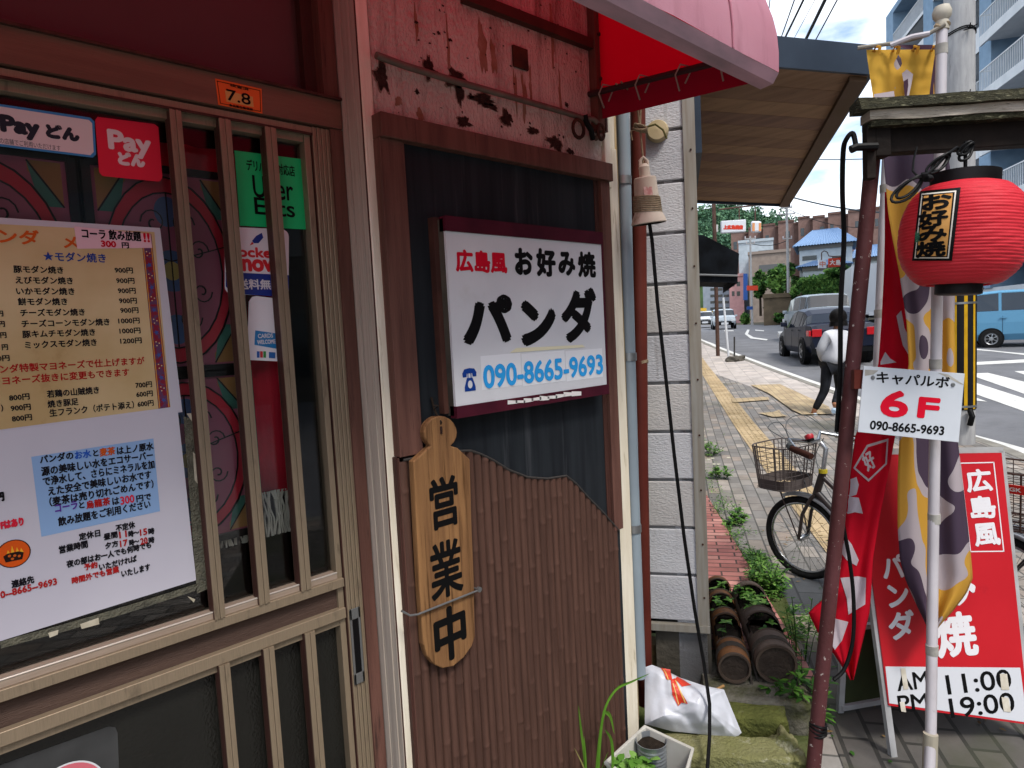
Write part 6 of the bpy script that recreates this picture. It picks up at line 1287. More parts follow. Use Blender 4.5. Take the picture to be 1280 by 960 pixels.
for w_, e_, sg_ in (('lwr', 'lel', 1), ('rwr', 'rel', -1)):
    hdir = (J[w_]-J[e_]).normalized(); sd_ = hdir.cross(Z).normalized(); vs_.append((J[w_]+hdir*.07, (.03, .018))); pi_ = len(vs_)-1; es_.append((ix[w_], pi_))
    for k, (o_, l_) in enumerate(((-.028, .07), (-.010, .08), (.010, .078), (.028, .062))):
        vs_.append((J[w_]+hdir*.105+sd_*o_, .009)); vs_.append((J[w_]+hdir*(.105+l_*.6)+sd_*o_-Z*.012, .008)); vs_.append((J[w_]+hdir*(.105+l_*.8)+sd_*o_-Z*.035, .007)); n_ = len(vs_); es_ += [(pi_, n_-3), (n_-3, n_-2), (n_-2, n_-1)]
    vs_.append((J[w_]+hdir*.06+sd_*sg_*.04, .010)); vs_.append((J[w_]+hdir*.10+sd_*sg_*.055, .008)); n_ = len(vs_); es_ += [(pi_, n_-2), (n_-2, n_-1)]
body = skin('body', vs_, es_, SKIN, per)
def sub_sk(name, keys, edges, m, grow, ext={}):
    kk = list(keys); iy = {k: i for i, k in enumerate(kk)}; vv = []
    for k in kk:
        r = ext.get(k, rad.get(k)); p = J[k]; vv.append((p, tuple(x+grow for x in r) if isinstance(r, tuple) else r+grow))
    return skin(name, vv, [(iy[a], iy[c]) for a, c in edges], m, per)
J['hem'] = pj(1040, 458); rad['hem'] = (.175, .14)
sub_sk('top', ['hem', 'sp', 'ch', 'nk', 'lsh', 'lel', 'lwr', 'rsh', 'rel', 'rwr'], [('hem', 'sp'), ('sp', 'ch'), ('ch', 'nk'), ('ch', 'lsh'), ('lsh', 'lel'), ('lel', 'lwr'), ('ch', 'rsh'), ('rsh', 'rel'), ('rel', 'rwr')], SHIRT, .036, {'sp': (.15, .12), 'ch': (.16, .125), 'nk': .03})
sub_sk('leggings', ['pel', 'lhip', 'lkn', 'lan', 'rhip', 'rkn', 'ran'], [('pel', 'lhip'), ('lhip', 'lkn'), ('lkn', 'lan'), ('pel', 'rhip'), ('rhip', 'rkn'), ('rkn', 'ran')], LEG, .012)
b = MB(); hc_ = J['hd']+Z*.02; fd = (T*.9-N*.5).normalized(); sph(b, hc_-fd*.012, .125, HAIR, 20, 14, (1, 1, 1.08))
for k in range(60):
    a = 2*pi*k/60; q_ = V(cos(a), sin(a), 0)
    if q_.dot(fd) < .6: leaf(b, hc_+q_*.105-Z*.02, -Z+q_*.25, .13, .04, HAIR, .2)
b.build('hair', None, per, smooth=True)
b = MB(); hq = J['hd']; sq = fd.cross(Z)
for s in (-1, 1): sph(b, hq+fd*.088+sq*s*.032+Z*.008, .011, flat('#201815', .3), 8, 6)
b.tube([hq+fd*.09+Z*.008, hq+fd*.118-Z*.02, hq+fd*.098-Z*.028], [.006, .012, .008], 6, SKIN); b.tube([hq+fd*.092-sq*.02-Z*.055, hq+fd*.102-Z*.055, hq+fd*.092+sq*.02-Z*.055], .005, 6, mat('lip', '#8d4a44', .5))
for s in (-1, 1): sph(b, hq+sq*s*.092, .026, SKIN, 8, 6, (.5, .9, 1.2))
b.build('face', None, per, smooth=True)
for an, to in (('lan', 'lto'), ('ran', 'rto')):
    b = MB(); d = (J[to]-J[an]); d.z = 0; d = d.normalized() if d.length > .02 else T; p = J[an].copy(); base = min(J[an].z, J[to].z)-.035; c0 = V(p.x, p.y, 0); s_ = d.cross(Z)
    prof = [(-.06, .03, .06), (-.03, .04, .085), (.03, .042, .075), (.1, .046, .055), (.16, .04, .035), (.185, .015, .02)]
    vs = []
    for (l_, hw_, h_) in prof:
        for k in range(10): t = 2*pi*k/10; vs.append(c0+d*l_+s_*hw_*cos(t)+Z*(base+h_/2+h_/2*sin(t)+.0))
    b.add(vs, [(i*10+k, i*10+(k+1) % 10, (i+1)*10+(k+1) % 10, (i+1)*10+k) for i in range(5) for k in range(10)]+[tuple(range(10)), tuple(range(50, 60))], SHOE); b.build('shoe', None, per, smooth=True)

# ================================================================== STREET FURNITURE
CONC = mat('pole_concrete', '#a5a5a5', .8, '#949495', 6, stretch=(4, 4, .7), bump=.3, bscale=60, dirt=('#6a6a68', 5, .6, .8))
ub_ = onZ(0)(1199, 556); up = thing('utility_pole', 'thick concrete utility pole with a black and yellow striped guard behind the lantern', 'pole', tuple(ub_))
b = MB(); b.tube([ub_-Z*.1, ub_+Z*12], [.155, .135], 28, CONC); b.build('shaft', None, up, smooth=True)
b = MB()
for zz, ph in ((4.55, 0), (3.86, 1), (2.0, 2)): 
    for k in range(2): b.tube([ub_+V(.152*cos(a), .152*sin(a), zz+.02*sin(2*a+ph)+.02*k) for a in [2*pi*i/20 for i in range(20)]], .006, 5, BLACK, closed=True)
dq = (EYE-ub_); dq.z = 0; dq.normalize(); sq_ = dq.cross(Z)*-1
for zz in (4.55, 3.86): 
    pz = ub_+dq*.13-sq_*-.09+Z*zz
    for k in range(5): b.tube([pz, pz+dq*.05+sq_*(.03*k-.05)+Z*(.03*(k % 3)-.02)], .006, 5, BLACK)
b.build('wire_tie', None, up)
b = MB(); b.lathe([(.160, .42), (.163, .43), (.163, 1.85), (.160, 1.86)], ub_, Z, 32, mat('black_guard_rubber', '#17171a', .6)); b.build('pole_guard', None, up, smooth=True)
b = MB(); YST = mat('guard_yellow', '#c59a1c', .5, '#b58a18', 9)
for k in range(10):
    a0 = atan2(dq.y, dq.x)+radians(-14+36*k); vs = [ub_+V(.165*cos(a0+radians(d)), .165*sin(a0+radians(d)), z) for z in (.43, 1.85) for d in (-6, -2, 2, 6)]; b.add(vs, [(j, j+1, 5+j, 4+j) for j in range(3)], YST)
b.build('yellow_stripe', None, up)
for zz in (1.62, .46): MB().lathe([(.168, -.012), (.168, .012)], ub_+Z*zz, Z, 28, STEEL).build('guard_band', None, up, smooth=True)
b = MB()
b.tube([ub_+dq*.16+sq_*.1+Z*.42, ub_+dq*.2+sq_*.12+Z*.36, ub_+dq*.16+sq_*.1+Z*.26], .03, 10, BLACK); b.build('cable_loop', None, up, smooth=True)
def post(name, label, cat, px0, y1, r, m, lean=0, grp=None, seg=10):
    p = G(*px0); d = (p-EYE).dot(CF); q_ = at(px0[0]+lean, y1, d); t = thing(name, label, cat, tuple(p), grp); return t, p, q_, d
BRP = mat('brown_steel_pole', '#4d3a33', .6, '#5a453c', 9)
t, p, q_, d = post('sign_pole', 'brown steel pole at the pavement edge below the far end of the canopy', 'pole', (897.5, 445), 180, 0, BRP)
ptop = V(p.x, p.y, q_.z); b = MB(); b.tube([p, ptop], .06, 12, BRP); b.obox(at(893, 290, d)-CF*.05, CR*.1, CF*.1, CU*.22, mat('pole_box', '#b9b9b6', .5)); b.build('shaft', None, t, smooth=True, angle=40)
b = MB(); a1, a2 = at(898, 262, d), at(950, 256, d); b.tube([a1, a2], .025, 6, BRP)
for x in (924, 944): b.tube([at(x, 259, d), at(x, 276, d)], .02, 6, BRP)
b.build('arm', None, t)
WS = mat('white_sign_face', '#c9ccd2', .5)
t2 = thing('hanging_sign', 'white rectangular sign with red lettering hanging under the canopy end', 'sign', tuple(at(916, 284, d))); b = MB(); b.obox(at(901, 292, d)-CF*.06, at(932, 290, d)-at(901, 292, d), CF*.12, at(901, 276.5, d)-at(901, 292, d), WS); b.build('box', None, t2, bevel=.03)
b = MB(); fs = plane(at(916, 284, d-.065), CF); b.tpx('上広島焼店', fs, 904, 929, 281, 287, flat('#c23a2a', .5), .014, ux=CR, uy=CU); b.build('lettering', None, t2)
t2 = thing('hanging_sign', 'rounded white and orange sign hanging beside the rectangular one', 'sign', tuple(at(945, 283, d))); b = MB(); b.obox(at(938.5, 291, d)-CF*.06, CR*.33, CF*.12, CU*.37, WS); b.build('box', None, t2, bevel=.07)
b = MB(); 
for x in (940.5, 948.5): b.obox(at(x, 289, d-.066), CR*.075, CF*.006, CU*.26, mat('pale_orange', '#c98a5c', .6))
b.build('orange_stripe', None, t2)
t, p, q_, d = post('pole', 'slim white leaning post at the pavement edge by the brown steel pole', 'post', (911, 449), 372, 0, WPM, -6); b = MB(); b.tube([p, at(904, 372, d)], .035, 8, mat('white_post_paint', '#c9ccd0', .5)); b.build('shaft', None, t, smooth=True)
t, p, q_, d = post('post', 'short dark post set in a small mound at the kerb', 'post', (918, 448), 421, 0, BLACK); b = MB(); b.tube([p, at(918, 421, d)], .025, 8, mat('dark_iron', '#3d3c3b', .6)); b.build('shaft', None, t); b = MB(); rock(b, G(920, 451), .35, .2, .14, mat('mound_concrete', '#57534c', .9, '#45423c', 6), 4, .3); b.build('mound', None, t, smooth=True)

# ================================================================== VEHICLES
PBLK = mat('black_trim', '#111214', .5); TIRE = TYRE; RIMM = mat('alloy_rim', '#9a9ca0', .3, metal=.8); CGL = mat('car_glass', '#12171b', .08, '#1b2227', 2, spec=.8); TAIL = mat('tail_light_red', '#b0121c', .2); HEADL = mat('head_light', '#cfd4d8', .15); PLATE = mat('number_plate', '#c9ccd0', .5)
def car(label, pos, hd, L, W, H, paint, kind, cat='car', name='car'):
    """hd = unit heading; pos = ground point under the middle"""
    hd = Vector(hd).normalized(); rt_ = V(hd.y, -hd.x, 0); pos = Vector(pos); t = thing(name, label, cat, tuple(pos))
    wins = {}; K = {'sedan': [(0, .55, .62, .62, 0), (.03, .30, .72, .72, 0), (.26, .24, .88, .90, 0), (.285, .24, .90, .93, 1), (.42, .24, .93, 1.40, 2), (.55, .24, .94, 1.47, 2), (.72, .24, .95, 1.42, 2), (.80, .24, .97, 1.30, 2), (.88, .26, 1.0, 1.03, 1), (.97, .30, .98, 1.0, 0), (1, .42, .85, .86, 0)],
         'van': [(0, .5, .70, .71, 0), (.02, .28, .92, .93, 0), (.16, .22, 1.0, 1.02, 0), (.18, .22, 1.02, 1.06, 1), (.32, .22, 1.04, 1.58, 2), (.5, .22, 1.05, 1.65, 2), (.75, .22, 1.05, 1.66, 2), (.93, .22, 1.05, 1.62, 2), (.985, .26, 1.04, 1.10, 1), (1, .40, .9, .92, 0)],
         'box': [(0, .5, .8, .81, 0), (.01, .3, 1.1, 1.12, 1), (.10, .3, 1.1, 1.85, 2), (.25, .3, 1.1, 1.95, 2), (.255, .3, 1.1, 1.95, 0), (.26, .6, 1.1, 2.5, 0), (.99, .6, 1.1, 2.5, 0), (1, .6, 1.1, 2.5, 0)]}[kind]
    ks_ = H/max(s[3] for s in K); body, win = MB(), MB(); rows = []
    for (u, zl, zb, zr, fl) in K:
        wf = 1-.10*(abs(u-.5)*2)**6; wr = .80 if kind == 'sedan' else .86; wr = .995 if kind == 'box' and u > .25 else wr
        hw = W/2*wf; cab = zr-zb > .12
        c = pos+hd*(L*(.5-u)); pts = []
        for (x, z) in ((.90, zl), (1.0, zl+.18), (1.0, (zl+zb)/2+.1), (.97, zb), ((wr if cab else .93), zr-.05 if cab else zr-.02), ((wr-.14 if cab else .8), zr if not cab else zr), (0, zr+.015)): pts.append((x*hw, z*ks_))
        full = [c+rt_*x+Z*z for x, z in pts]+[c-rt_*x+Z*z for x, z in pts[-2::-1]]
        rows.append((full, fl, cab))
    n = 13
    for i in range(len(rows)-1):
        A_, fa, ca = rows[i]; B2, fb, cb2 = rows[i+1]
        for j in range(n-1):
            q4 = [A_[j], A_[j+1], B2[j+1], B2[j]]; side = j in (3, 8); topf = j in (4, 5, 6, 7)
            body.add(q4, [(0, 1, 2, 3)], paint)
            cen = sum(q4, V(0, 0, 0))/4; nn = (q4[1]-q4[0]).cross(q4[3]-q4[0]); 
            if nn.length < 1e-9: continue
            nn.normalize(); nn = nn if nn.dot(cen-(pos+Z*.7)) > 0 else -nn
            if (side and fa == 2 and fb == 2) or (side and {fa, fb} == {1, 2}):
                win = wins.setdefault('window_%d' % (j > 6), MB()); win.add([cen+(p-cen)*V(.9, .9, .9).x+nn*.006 if (fa == 2 and fb == 2) else cen+(p-cen)*.72+nn*.006 for p in q4], [(0, 1, 2, 3)], CGL)
            elif topf and {fa, fb} == {1, 2}: 
                win = wins.setdefault('windscreen' if i < len(rows)/2 else 'rear_window', MB()); win.add([p+nn*.006 for p in [A_[j].lerp(B2[j], .08), A_[j+1].lerp(B2[j+1], .08), B2[j+1].lerp(A_[j+1], .08), B2[j].lerp(A_[j], .08)]], [(0, 1, 2, 3)], CGL)
    body.poly(rows[0][0], paint); body.poly(rows[-1][0], paint); body.build('body', None, t, smooth=True, angle=32); [w9.build('window' if k9.startswith('window_') else k9, None, t) for k9, w9 in wins.items()]
    R = .30*L/4.0 if kind != 'box' else .34; R = max(.27, min(R, .33))
    for u in (.19, .81):
        for s in (-1, 1):
            c = pos+hd*(L*(.5-u))+rt_*s*(W/2-.015)+Z*R; b = MB(); b.lathe([(R*1.16, -.16), (R*1.16, .02)], c, rt_*s, 24, PBLK); b.build('wheel_arch', None, t)
            b = MB(); b.lathe([(R*.62, -.14), (R*.93, -.15), (R, -.12), (R, .0), (R*.95, .03), (R*.66, .035)], c+rt_*s*.008, rt_*s, 28, TIRE, cap=False); w_ = b.build('wheel', None, t, smooth=True, angle=40)
            b = MB(); b.lathe([(R*.66, .02), (R*.62, .03), (R*.55, .012), (.05, .022), (.001, .024)], c+rt_*s*.008, rt_*s, 24, RIMM, cap=False)
            for k in range(7): a = 2*pi*k/7; e1 = hd*cos(a)+Z*sin(a); e2 = -hd*sin(a)+Z*cos(a); cc = c+rt_*s*.03; b.poly([cc+e1*R*.2+e2*.02, cc+e1*R*.5+e2*.045, cc+e1*R*.5-e2*.045, cc+e1*R*.2-e2*.02], PBLK)
            b.build('rim', None, w_)
    rear = pos-hd*L/2; front = pos+hd*L/2; zk = ks_
    for s in (-1, 1):
        b = MB(); o = rear+rt_*s*(W/2-.06)+Z*(.72*zk if kind != 'box' else .62)
        b.obox(o-rt_*s*.02+hd*.02-Z*.02, rt_*s*-.24, -hd*.045, Z*(.20 if kind != 'box' else .1), TAIL); b.obox(o+rt_*s*.058+hd*.30, -hd*.30, -rt_*s*.06, Z*.15, TAIL) if kind == 'sedan' else None; b.build('tail_light', None, t, bevel=.01)
        b = MB(); o = front+rt_*s*(W/2-.10)+Z*.62*zk; b.obox(o+hd*.0-Z*.02, rt_*s*-.30, hd*.02, Z*.15, HEADL); b.obox(o+rt_*s*.07-hd*.28, hd*.28, -rt_*s*.04, Z*.14, HEADL); b.build('head_light', None, t, bevel=.01)
        b = MB(); o = pos+hd*(L*.5-L*(.335 if kind == 'sedan' else .23))+rt_*s*(W/2-.02)+Z*.98*zk; b.obox(o, rt_*s*.17, -hd*.1, Z*.13, paint); b.build('mirror', None, t, bevel=.02)
        for u in ((.50, .70) if kind != 'box' else (.18,)): o = pos+hd*(L*(.5-u))+rt_*s*(W/2+.002)+Z*.86*zk; MB().obox(o, -hd*.18, rt_*s*.02, Z*.03, paint).build('door_handle', None, t)
        b = MB()
        for u in ((.31, .52, .73) if kind != 'box' else (.11, .24)): o = pos+hd*(L*(.5-u))+rt_*s*(W/2+.001)+Z*.34*zk; b.obox(o, -hd*.008, rt_*s*.003, Z*.58*zk, PBLK)
        b.build('door_seam', None, t)
    b = MB(); b.obox(rear-rt_*.26+Z*.55*zk-hd*.02, rt_*.52, -hd*.012, Z*.16, PLATE); b.obox(rear-rt_*W*.46+Z*.28*zk-hd*.01, rt_*W*.92, -hd*.015, Z*.12*zk, PBLK); b.build('rear_bumper', None, t); b = MB(); b.obox(front-rt_*.26+Z*.36*zk+hd*.01, rt_*.52, hd*.012, Z*.16, PLATE); b.obox(front-rt_*W*.3+Z*.5*zk, rt_*W*.6, hd*.012, Z*.12, PBLK); b.build('front_bumper', None, t)
    return t
def paint(name, c): 
    M = mat(name, c, .35, spec=.22); M.node_tree.nodes['Principled BSDF'].inputs['Coat Weight'].default_value = .05; return M
kd = lambda t: (TN(t+2, KN(t+2))-TN(t-2, KN(t-2))).normalized()
rr_ = at(1055, 457, 17.2); tq_ = rr_.dot(T); hd_ = (at(985, 449, 20.5)-at(1010, 454, 18.0)); hd_.z = 0; hd_.normalize()
car('dark navy saloon car with red tail lights driving away along the near lane', V(rr_.x, rr_.y, ZT(tq_+2)-.115)+hd_*2.1, hd_, 4.3, 1.72, 1.47, paint('navy_car_paint', '#12182a'), 'sedan')
p = G(1025, 419); car('silver minivan ahead of the dark navy saloon', at(1019, 420, 26.5), hd_, 4.2, 1.7, 1.62, paint('silver_car_paint', '#8d9aa4'), 'van')
vb = at(1257, 432, 19.2); vf = (CR*.84-CF*.52); vf.z = 0; car('light blue tall kei wagon turning beyond the zebra stripes', V(vb.x, vb.y, vb.z)+vf.normalized()*1.07+CF*.7, vf, 3.4, 1.5, 1.66, paint('light_blue_car_paint', '#5d93b4'), 'van')
kb = at(1222, 413, 27); car('black car parked under the blue apartment block', V(kb.x, kb.y, kb.z)+V(vf.x, vf.y, 0).normalized()*.6, vf, 4.0, 1.7, 1.5, paint('black_car_paint', '#0c0d10'), 'sedan')
tb2 = at(1095, 412, 29); car('white box truck standing beyond the maroon pole', V(tb2.x, tb2.y, tb2.z)+hd_*1.0, hd_+CR*.2, 5.0, 2.0, 2.75, paint('white_truck_paint', '#b9bdc2'), 'box', 'truck', 'truck')
p = at(880.5, 409, 62); car('far white car with a yellow roof lamp coming down the street', p, -T, 4.2, 1.7, 1.5, paint('white_car_paint', '#c9ccd0'), 'sedan')
p2 = at(904, 411, 52); car('far pale car without a roof lamp beside the brown steel pole', p2, -T, 4.0, 1.7, 1.55, paint('pale_car_paint', '#aab4bc'), 'van')
tag(MB().obox(p+Z*1.52-CR*.25, CR*.5, CF*.25, Z*.28, flat('#c5a03a', .5)).build('taxi_lamp', None, None), 'small yellow roof lamp on the far white car', 'lamp')

# ================================================================== BUILDINGS
h_cr = V(CR.x, CR.y, 0).normalized(); h_cf = V(CF.x, CF.y, 0).normalized()
GLD = mat('dark_window', '#1e262d', .1, '#2b343b', 1.5, spec=.7)
def wall(name, c1, c2=None, **k): return mat(name, c1, .85, c2 or c1, 2, **k)
# blue apartment block across the road
APB = wall('blue_grey_render', '#86a0b8', '#7b95ad', bump=.1, bscale=30); APW = wall('white_balcony', '#d6dadd', '#c9ced2'); APD = wall('deep_blue_recess', '#3f566a', '#364b5d')
apt = thing('apartment_block', 'tall blue grey apartment block with white railed balconies across the road', 'building', tuple(TN(45, -18, 0)))
nF = -16.0; t0_, t1_ = 20.0, 58.0; ztop = 23.6; FH = 2.78; zf0 = 12.62-FH*3
b = MB(); b.tnbox(t0_, t1_, nF-9, nF-1.9, -.3, ztop, APD)
for te in (t0_, t1_-1.7): b.tnbox(te, te+1.7, nF-1.9, nF, 2.6, ztop, APB)
b.tnbox(t0_, t1_, nF-9, nF, ztop-.001, ztop+.4, APB); b.tnbox(t1_-.2, t1_, nF-9.0, nF-1.9, -.3, ztop, APB)
cols = [(48.3, 50.0), (40.3, 41.7), (33.0, 34.4), (26.0, 27.4)]
for a, c in cols: b.tnbox(a, c, nF-1.9, nF+.02, 2.6, ztop, APB)
for a, c in [(56.3, 58)]+cols+[(20, 21.5)]: b.tnbox(a+.3, a+.9, nF-1.5, nF-.9, -.3, 2.6, APB)
b.tnbox(t0_, t1_, nF-1.9, nF-.1, 2.3, 2.62, APW)
b.build('wall', None, apt)
bays = [(50.0, 56.3), (41.7, 48.3), (34.4, 40.3), (27.4, 33.0), (21.5, 26.0)]
for fl in range(8):
    z0 = zf0+FH*fl
    if z0 < 2.5 or z0 > ztop-1.5: continue
    for k, (a, c) in enumerate(bays):
        b = MB(); so_ = .55 if k >= 2 else .02
        b.tnbox(a+.01, c-.01, nF-1.9, nF+so_, z0-.18, z0, APW); b.tnbox(a+.02, c-.02, nF+so_-.09, nF+so_+.01, z0-.42 if k >= 2 else z0-.18, z0+.05, APW)
        bal = b.build('balcony', None, apt)
        b = MB(); zt_ = z0+1.12
        if k < 2 and (fl+k) % 2: b.tnbox(a+.02, (a+c)/2, nF-.05, nF, z0, zt_, APW); xs = (a+c)/2
        else: xs = a+.02
        b.tnbox(xs, c-.02, nF+so_-.06, nF+so_, zt_-.06, zt_, APW)
        nb_ = int((c-xs)/.17)
        for j in range(nb_+1): tt = xs+(c-xs-.04)*j/nb_; b.tnbox(tt, tt+.035, nF+so_-.045, nF+so_-.015, z0+.05, zt_-.06, APW)
        if so_ > .1:
            for tt in (a+.02, c-.06): b.tnbox(tt, tt+.04, nF+.02, nF+so_-.06, zt_-.06, zt_, APW)
        b.build('railing', None, bal)
        for f0, f1 in ((.12, .46), (.54, .9)): b = MB(); b.tnbox(a+(c-a)*f0, a+(c-a)*f1, nF-1.9, nF-1.87, z0+.05, z0+2.05, GLD); b.tnbox(a+(c-a)*(f0+f1)/2-.02, a+(c-a)*(f0+f1)/2+.02, nF-1.868, nF-1.85, z0+.05, z0+2.05, APW); b.build('window', None, apt)
# unseen terrace opposite, added and darkened to block sky in the door glass reflection
opp = thing('reflection_terrace', 'plain dark terrace across the road, added only to be mirrored in the door glass', 'building', tuple(TN(-8, -17, 0))); b = MB(); b.tnbox(-40, 16, -30, -17, -.3, 13, wall('darkened_render', '#5d5b57', '#524f4b')); b.build('wall', None, opp)
for k in range(10):
    for zz_ in (.6, 4, 7, 10): MB().tnbox(-36+5*k, -33+5*k, -17, -16.97, zz_, zz_+1.8, GLD).build('window', None, opp)
def blk(name, label, mwall, x0, x1, ytop, ybot, d, depth, roofm=None, wins=(), roof_h=0, cat='building', rot=0, parent=None):
    """a building whose front shows at photo columns x0..x1 at distance d; wins = photo rectangles on its front"""
    d_ = d; P = [at(x0, ybot, d), at(x1, ybot, d)]; rd = at((x0+x1)/2, ybot, 1)-EYE; rd = V(rd.x, rd.y, 0).normalized(); r1_ = ray(x1, ybot); r1_ = V(r1_.x, r1_.y, 0); s1 = (P[0]-EYE).dot(rd)/r1_.dot(rd); P[1] = V(EYE.x+r1_.x*s1, EYE.y+r1_.y*s1, P[0].z); ax_ = (P[1]-P[0]); ax_.z = 0; base = V(P[0].x, P[0].y, min(P[0].z, P[1].z)); top = at((x0+x1)/2, ytop, d).z
    pr_ = V(-ax_.y, ax_.x, 0).normalized(); pr_ = pr_ if pr_.dot(CF) > 0 else -pr_
    t = parent or thing(name, label, cat, tuple(base+ax_/2))
    b = MB(); b.obox(base, ax_, pr_*depth, Z*(top-base.z), mwall); b.build('wall', None, t)
    fw = plane(base-pr_*.03, pr_); 
    for (wx0, wy0, wx1, wy1, wm) in wins:
        b = MB(); a_, c_ = fw(wx0, wy1), fw(wx1, wy0); b.obox(V(a_.x, a_.y, min(a_.z, c_.z)), V(c_.x-a_.x, c_.y-a_.y, 0), pr_*.06, Z*abs(c_.z-a_.z), wm); b.build('window', None, t)
    b = MB(); b.obox(base+Z*(top-base.z)-ax_*.015-pr_*.15, ax_*1.03, pr_*(depth+.3), Z*.35, roofm or mwall); b.build('roof_edge', None, t)
    return t, base, ax_, pr_, top
BRK = wall('brown_tile_cladding', '#7f6760', '#745d56', dirt=('#6d4c43', 2, .6, .8)); BRK2 = wall('darker_brown_cladding', '#6a534c', '#5f4a44')
edges = [(1092, 1128, 262, 104), (1061, 1094, 266, 106), (1036, 1063, 269, 109), (1017, 1038, 273, 112), (999, 1019, 274, 115), (974, 1001, 279, 118), (955, 976, 283, 122), (937, 957, 287, 126), (915, 939, 291, 130)]
trw = thing('hillside_apartments', 'long brown stepped apartment row on the hill above the blue roofs', 'building', tuple(at(1020, 320, 112)))
for k, (x0, x1, yt, d) in enumerate(edges):
    xm = x0+(x1-x0)*.72
    blk('', '', BRK, x0, xm, yt, 345, d, 10, BRK2, [(x0+2, yt+11, x0+6, yt+21, GLD)] if k % 2 == 0 else [(x0+8, yt+10, x0+13, yt+18, GLD)], parent=trw)
    blk('', '', BRK2, xm, x1, yt+2, 345, d-1.2, 9, BRK2, parent=trw)
blk('white_building', 'white flat roofed building under the rounded orange sign', wall('white_render', '#a9b4bb', '#9ba6ad'), 926, 969, 304, 420, 92, 8, None, [(948, 312, 966, 316, GLD)])
blk('beige_building', 'beige building with a notched parapet behind the street trees', wall('beige_render', '#8d8076', '#7f736a'), 938, 990, 318, 420, 84, 9, wall('beige_parapet', '#8a7d74'), [(949, 329, 981, 340, wall('grey_shade', '#5d5f60')), (940, 352, 947, 362, GLD)])
blk('pink_building', 'pink building far down the street beside the blue vertical sign', wall('pink_render', '#cf9f9d', '#c29290'), 913, 931, 346, 412, 88, 8, None, [(915, 352, 918, 358, GLD), (921, 352, 925, 358, GLD), (915, 364, 918, 370, GLD), (921, 364, 925, 370, GLD)])
blk('pale_apartments', 'pale apartment building far down the street next to the pink one', wall('pale_blue_render', '#8f9aa4', '#828d97'), 880, 914, 345, 412, 96, 8, None, [(x, y, x+6, y+3.5, GLD) for x in (888, 897, 905) for y in (352, 360, 368, 376, 384)])
# blue roofed houses
BRF = mat('blue_roof_tiles', '#6b87aa', .6, '#7893b4', 3, stretch=(3, 3, .3)); HW = wall('house_white', '#c3cacc', '#b5bcbe')
def house(label, x0, x1, yev, yrg, ybot, d, depth, wins):
    t, base, ax_, pr_, top = blk('blue_roof_house', label, HW, x0, x1, yev, ybot, d, depth, mat('eave_grey', '#77736d', .8), wins)
    zr_ = at((x0+x1)/2, yrg, d+depth/2).z; o = V(base.x, base.y, top+.35); e = .5; a = o-ax_.normalized()*e-pr_*e; ln_ = ax_+ax_.normalized()*2*e; dp = pr_*(depth+2*e)
    A_, B2, C2, D2 = a, a+ln_, a+ln_+dp, a+dp; L_ = ln_.length; hip = min(L_*.30, dp.length/2); r1 = a+dp/2+ln_.normalized()*hip+Z*(zr_-o.z); r2 = a+dp/2+ln_-ln_.normalized()*hip+Z*(zr_-o.z)
    b = MB(); N_ = 22
    def tri(p, q, r): b.add([p, q, r], [(0, 1, 2)], BRF)
    def quadr(p, q, r, s): 
        for k in range(N_): u0, u1 = k/N_, (k+.55)/N_; u2 = (k+1)/N_; b.add([p.lerp(q, u0), p.lerp(q, u1)+Z*.07, p.lerp(q, u2), s.lerp(r, u2), s.lerp(r, u1)+Z*.07, s.lerp(r, u0)], [(0, 1, 4, 5), (1, 2, 3, 4)], BRF)
    quadr(A_, B2, r2, r1); tri(B2, C2, r2); quadr(C2, D2, r1, r2); tri(D2, A_, r1); b.tube([A_, r1, r2, B2], .09, 5, BRF); b.build('roof', None, t); return t, base, ax_, pr_, top
GRS = mat('green_shutter', '#2c5f56', .6)
t, base, ax_, pr_, top = house('white two storey house with a blue tiled hip roof above the clipped hedge', 1000, 1066, 312, 290, 360, 62, 8, [(1003, 319, 1021, 326, GLD), (1040, 319, 1054, 326, GLD)])
t2, *_r = house('lower blue roofed wing in front of the white two storey house', 1004, 1058, 338, 327, 362, 58, 4, [(1007, 346, 1028, 353, GRS)])
house('second blue roofed house half hidden behind the maroon pole', 1062, 1120, 327, 309, 372, 66, 8, [(1066, 332, 1074, 338, GLD), (1088, 332, 1100, 338, GLD)])
# retaining wall and shops down the far side
blk('retaining_wall', 'tan retaining wall at the far kerb below the trees', wall('tan_wall', '#6d5f4d', '#5c5142', bump=.5, bscale=8), 955, 1002, 372, 412, 56, 1.0, None, cat='wall')
blk('garden_wall', 'low grey wall below the clipped hedge', wall('grey_wall', '#77756f', '#67655f'), 994, 1064, 378, 412, 54, 1.0, None, cat='wall')
# black awning of the next shop
FT = plane(TN(9.6, 0), T); pA_ = [FT(*p) for p in ((868, 293), (880, 294), (924, 317), (922, 344.5), (868, 343))]
ba = thing('black_awning', 'black canvas awning of the next shop beyond the timber canopy', 'awning', tuple(pA_[0])); AWB = mat('black_canvas', '#0a0c0f', .95, '#171b20', 5, bump=.2, bscale=100); b = MB(); b.prism(pA_, T*3.0, AWB); b.build('canopy', None, ba)
b = MB(); q = random.Random(5); 
for k in range(24): 
    u = k/24; p = pA_[4].lerp(pA_[3], u); b.obox(p-Z*.10, (pA_[3]-pA_[4])/25, T*.01, Z*.1, AWB)
for k in range(30): p = pA_[3]+T*.1*k; b.obox(p-Z*.10, T*.096, N*.01, Z*.1, AWB)
b.build('valance', None, ba)
b = MB(); b.tube([pA_[4]-Z*.005-T*.02, pA_[3]-Z*.005-T*.02], .015, 6, STEEL); b.build('bottom_rail', None, ba)
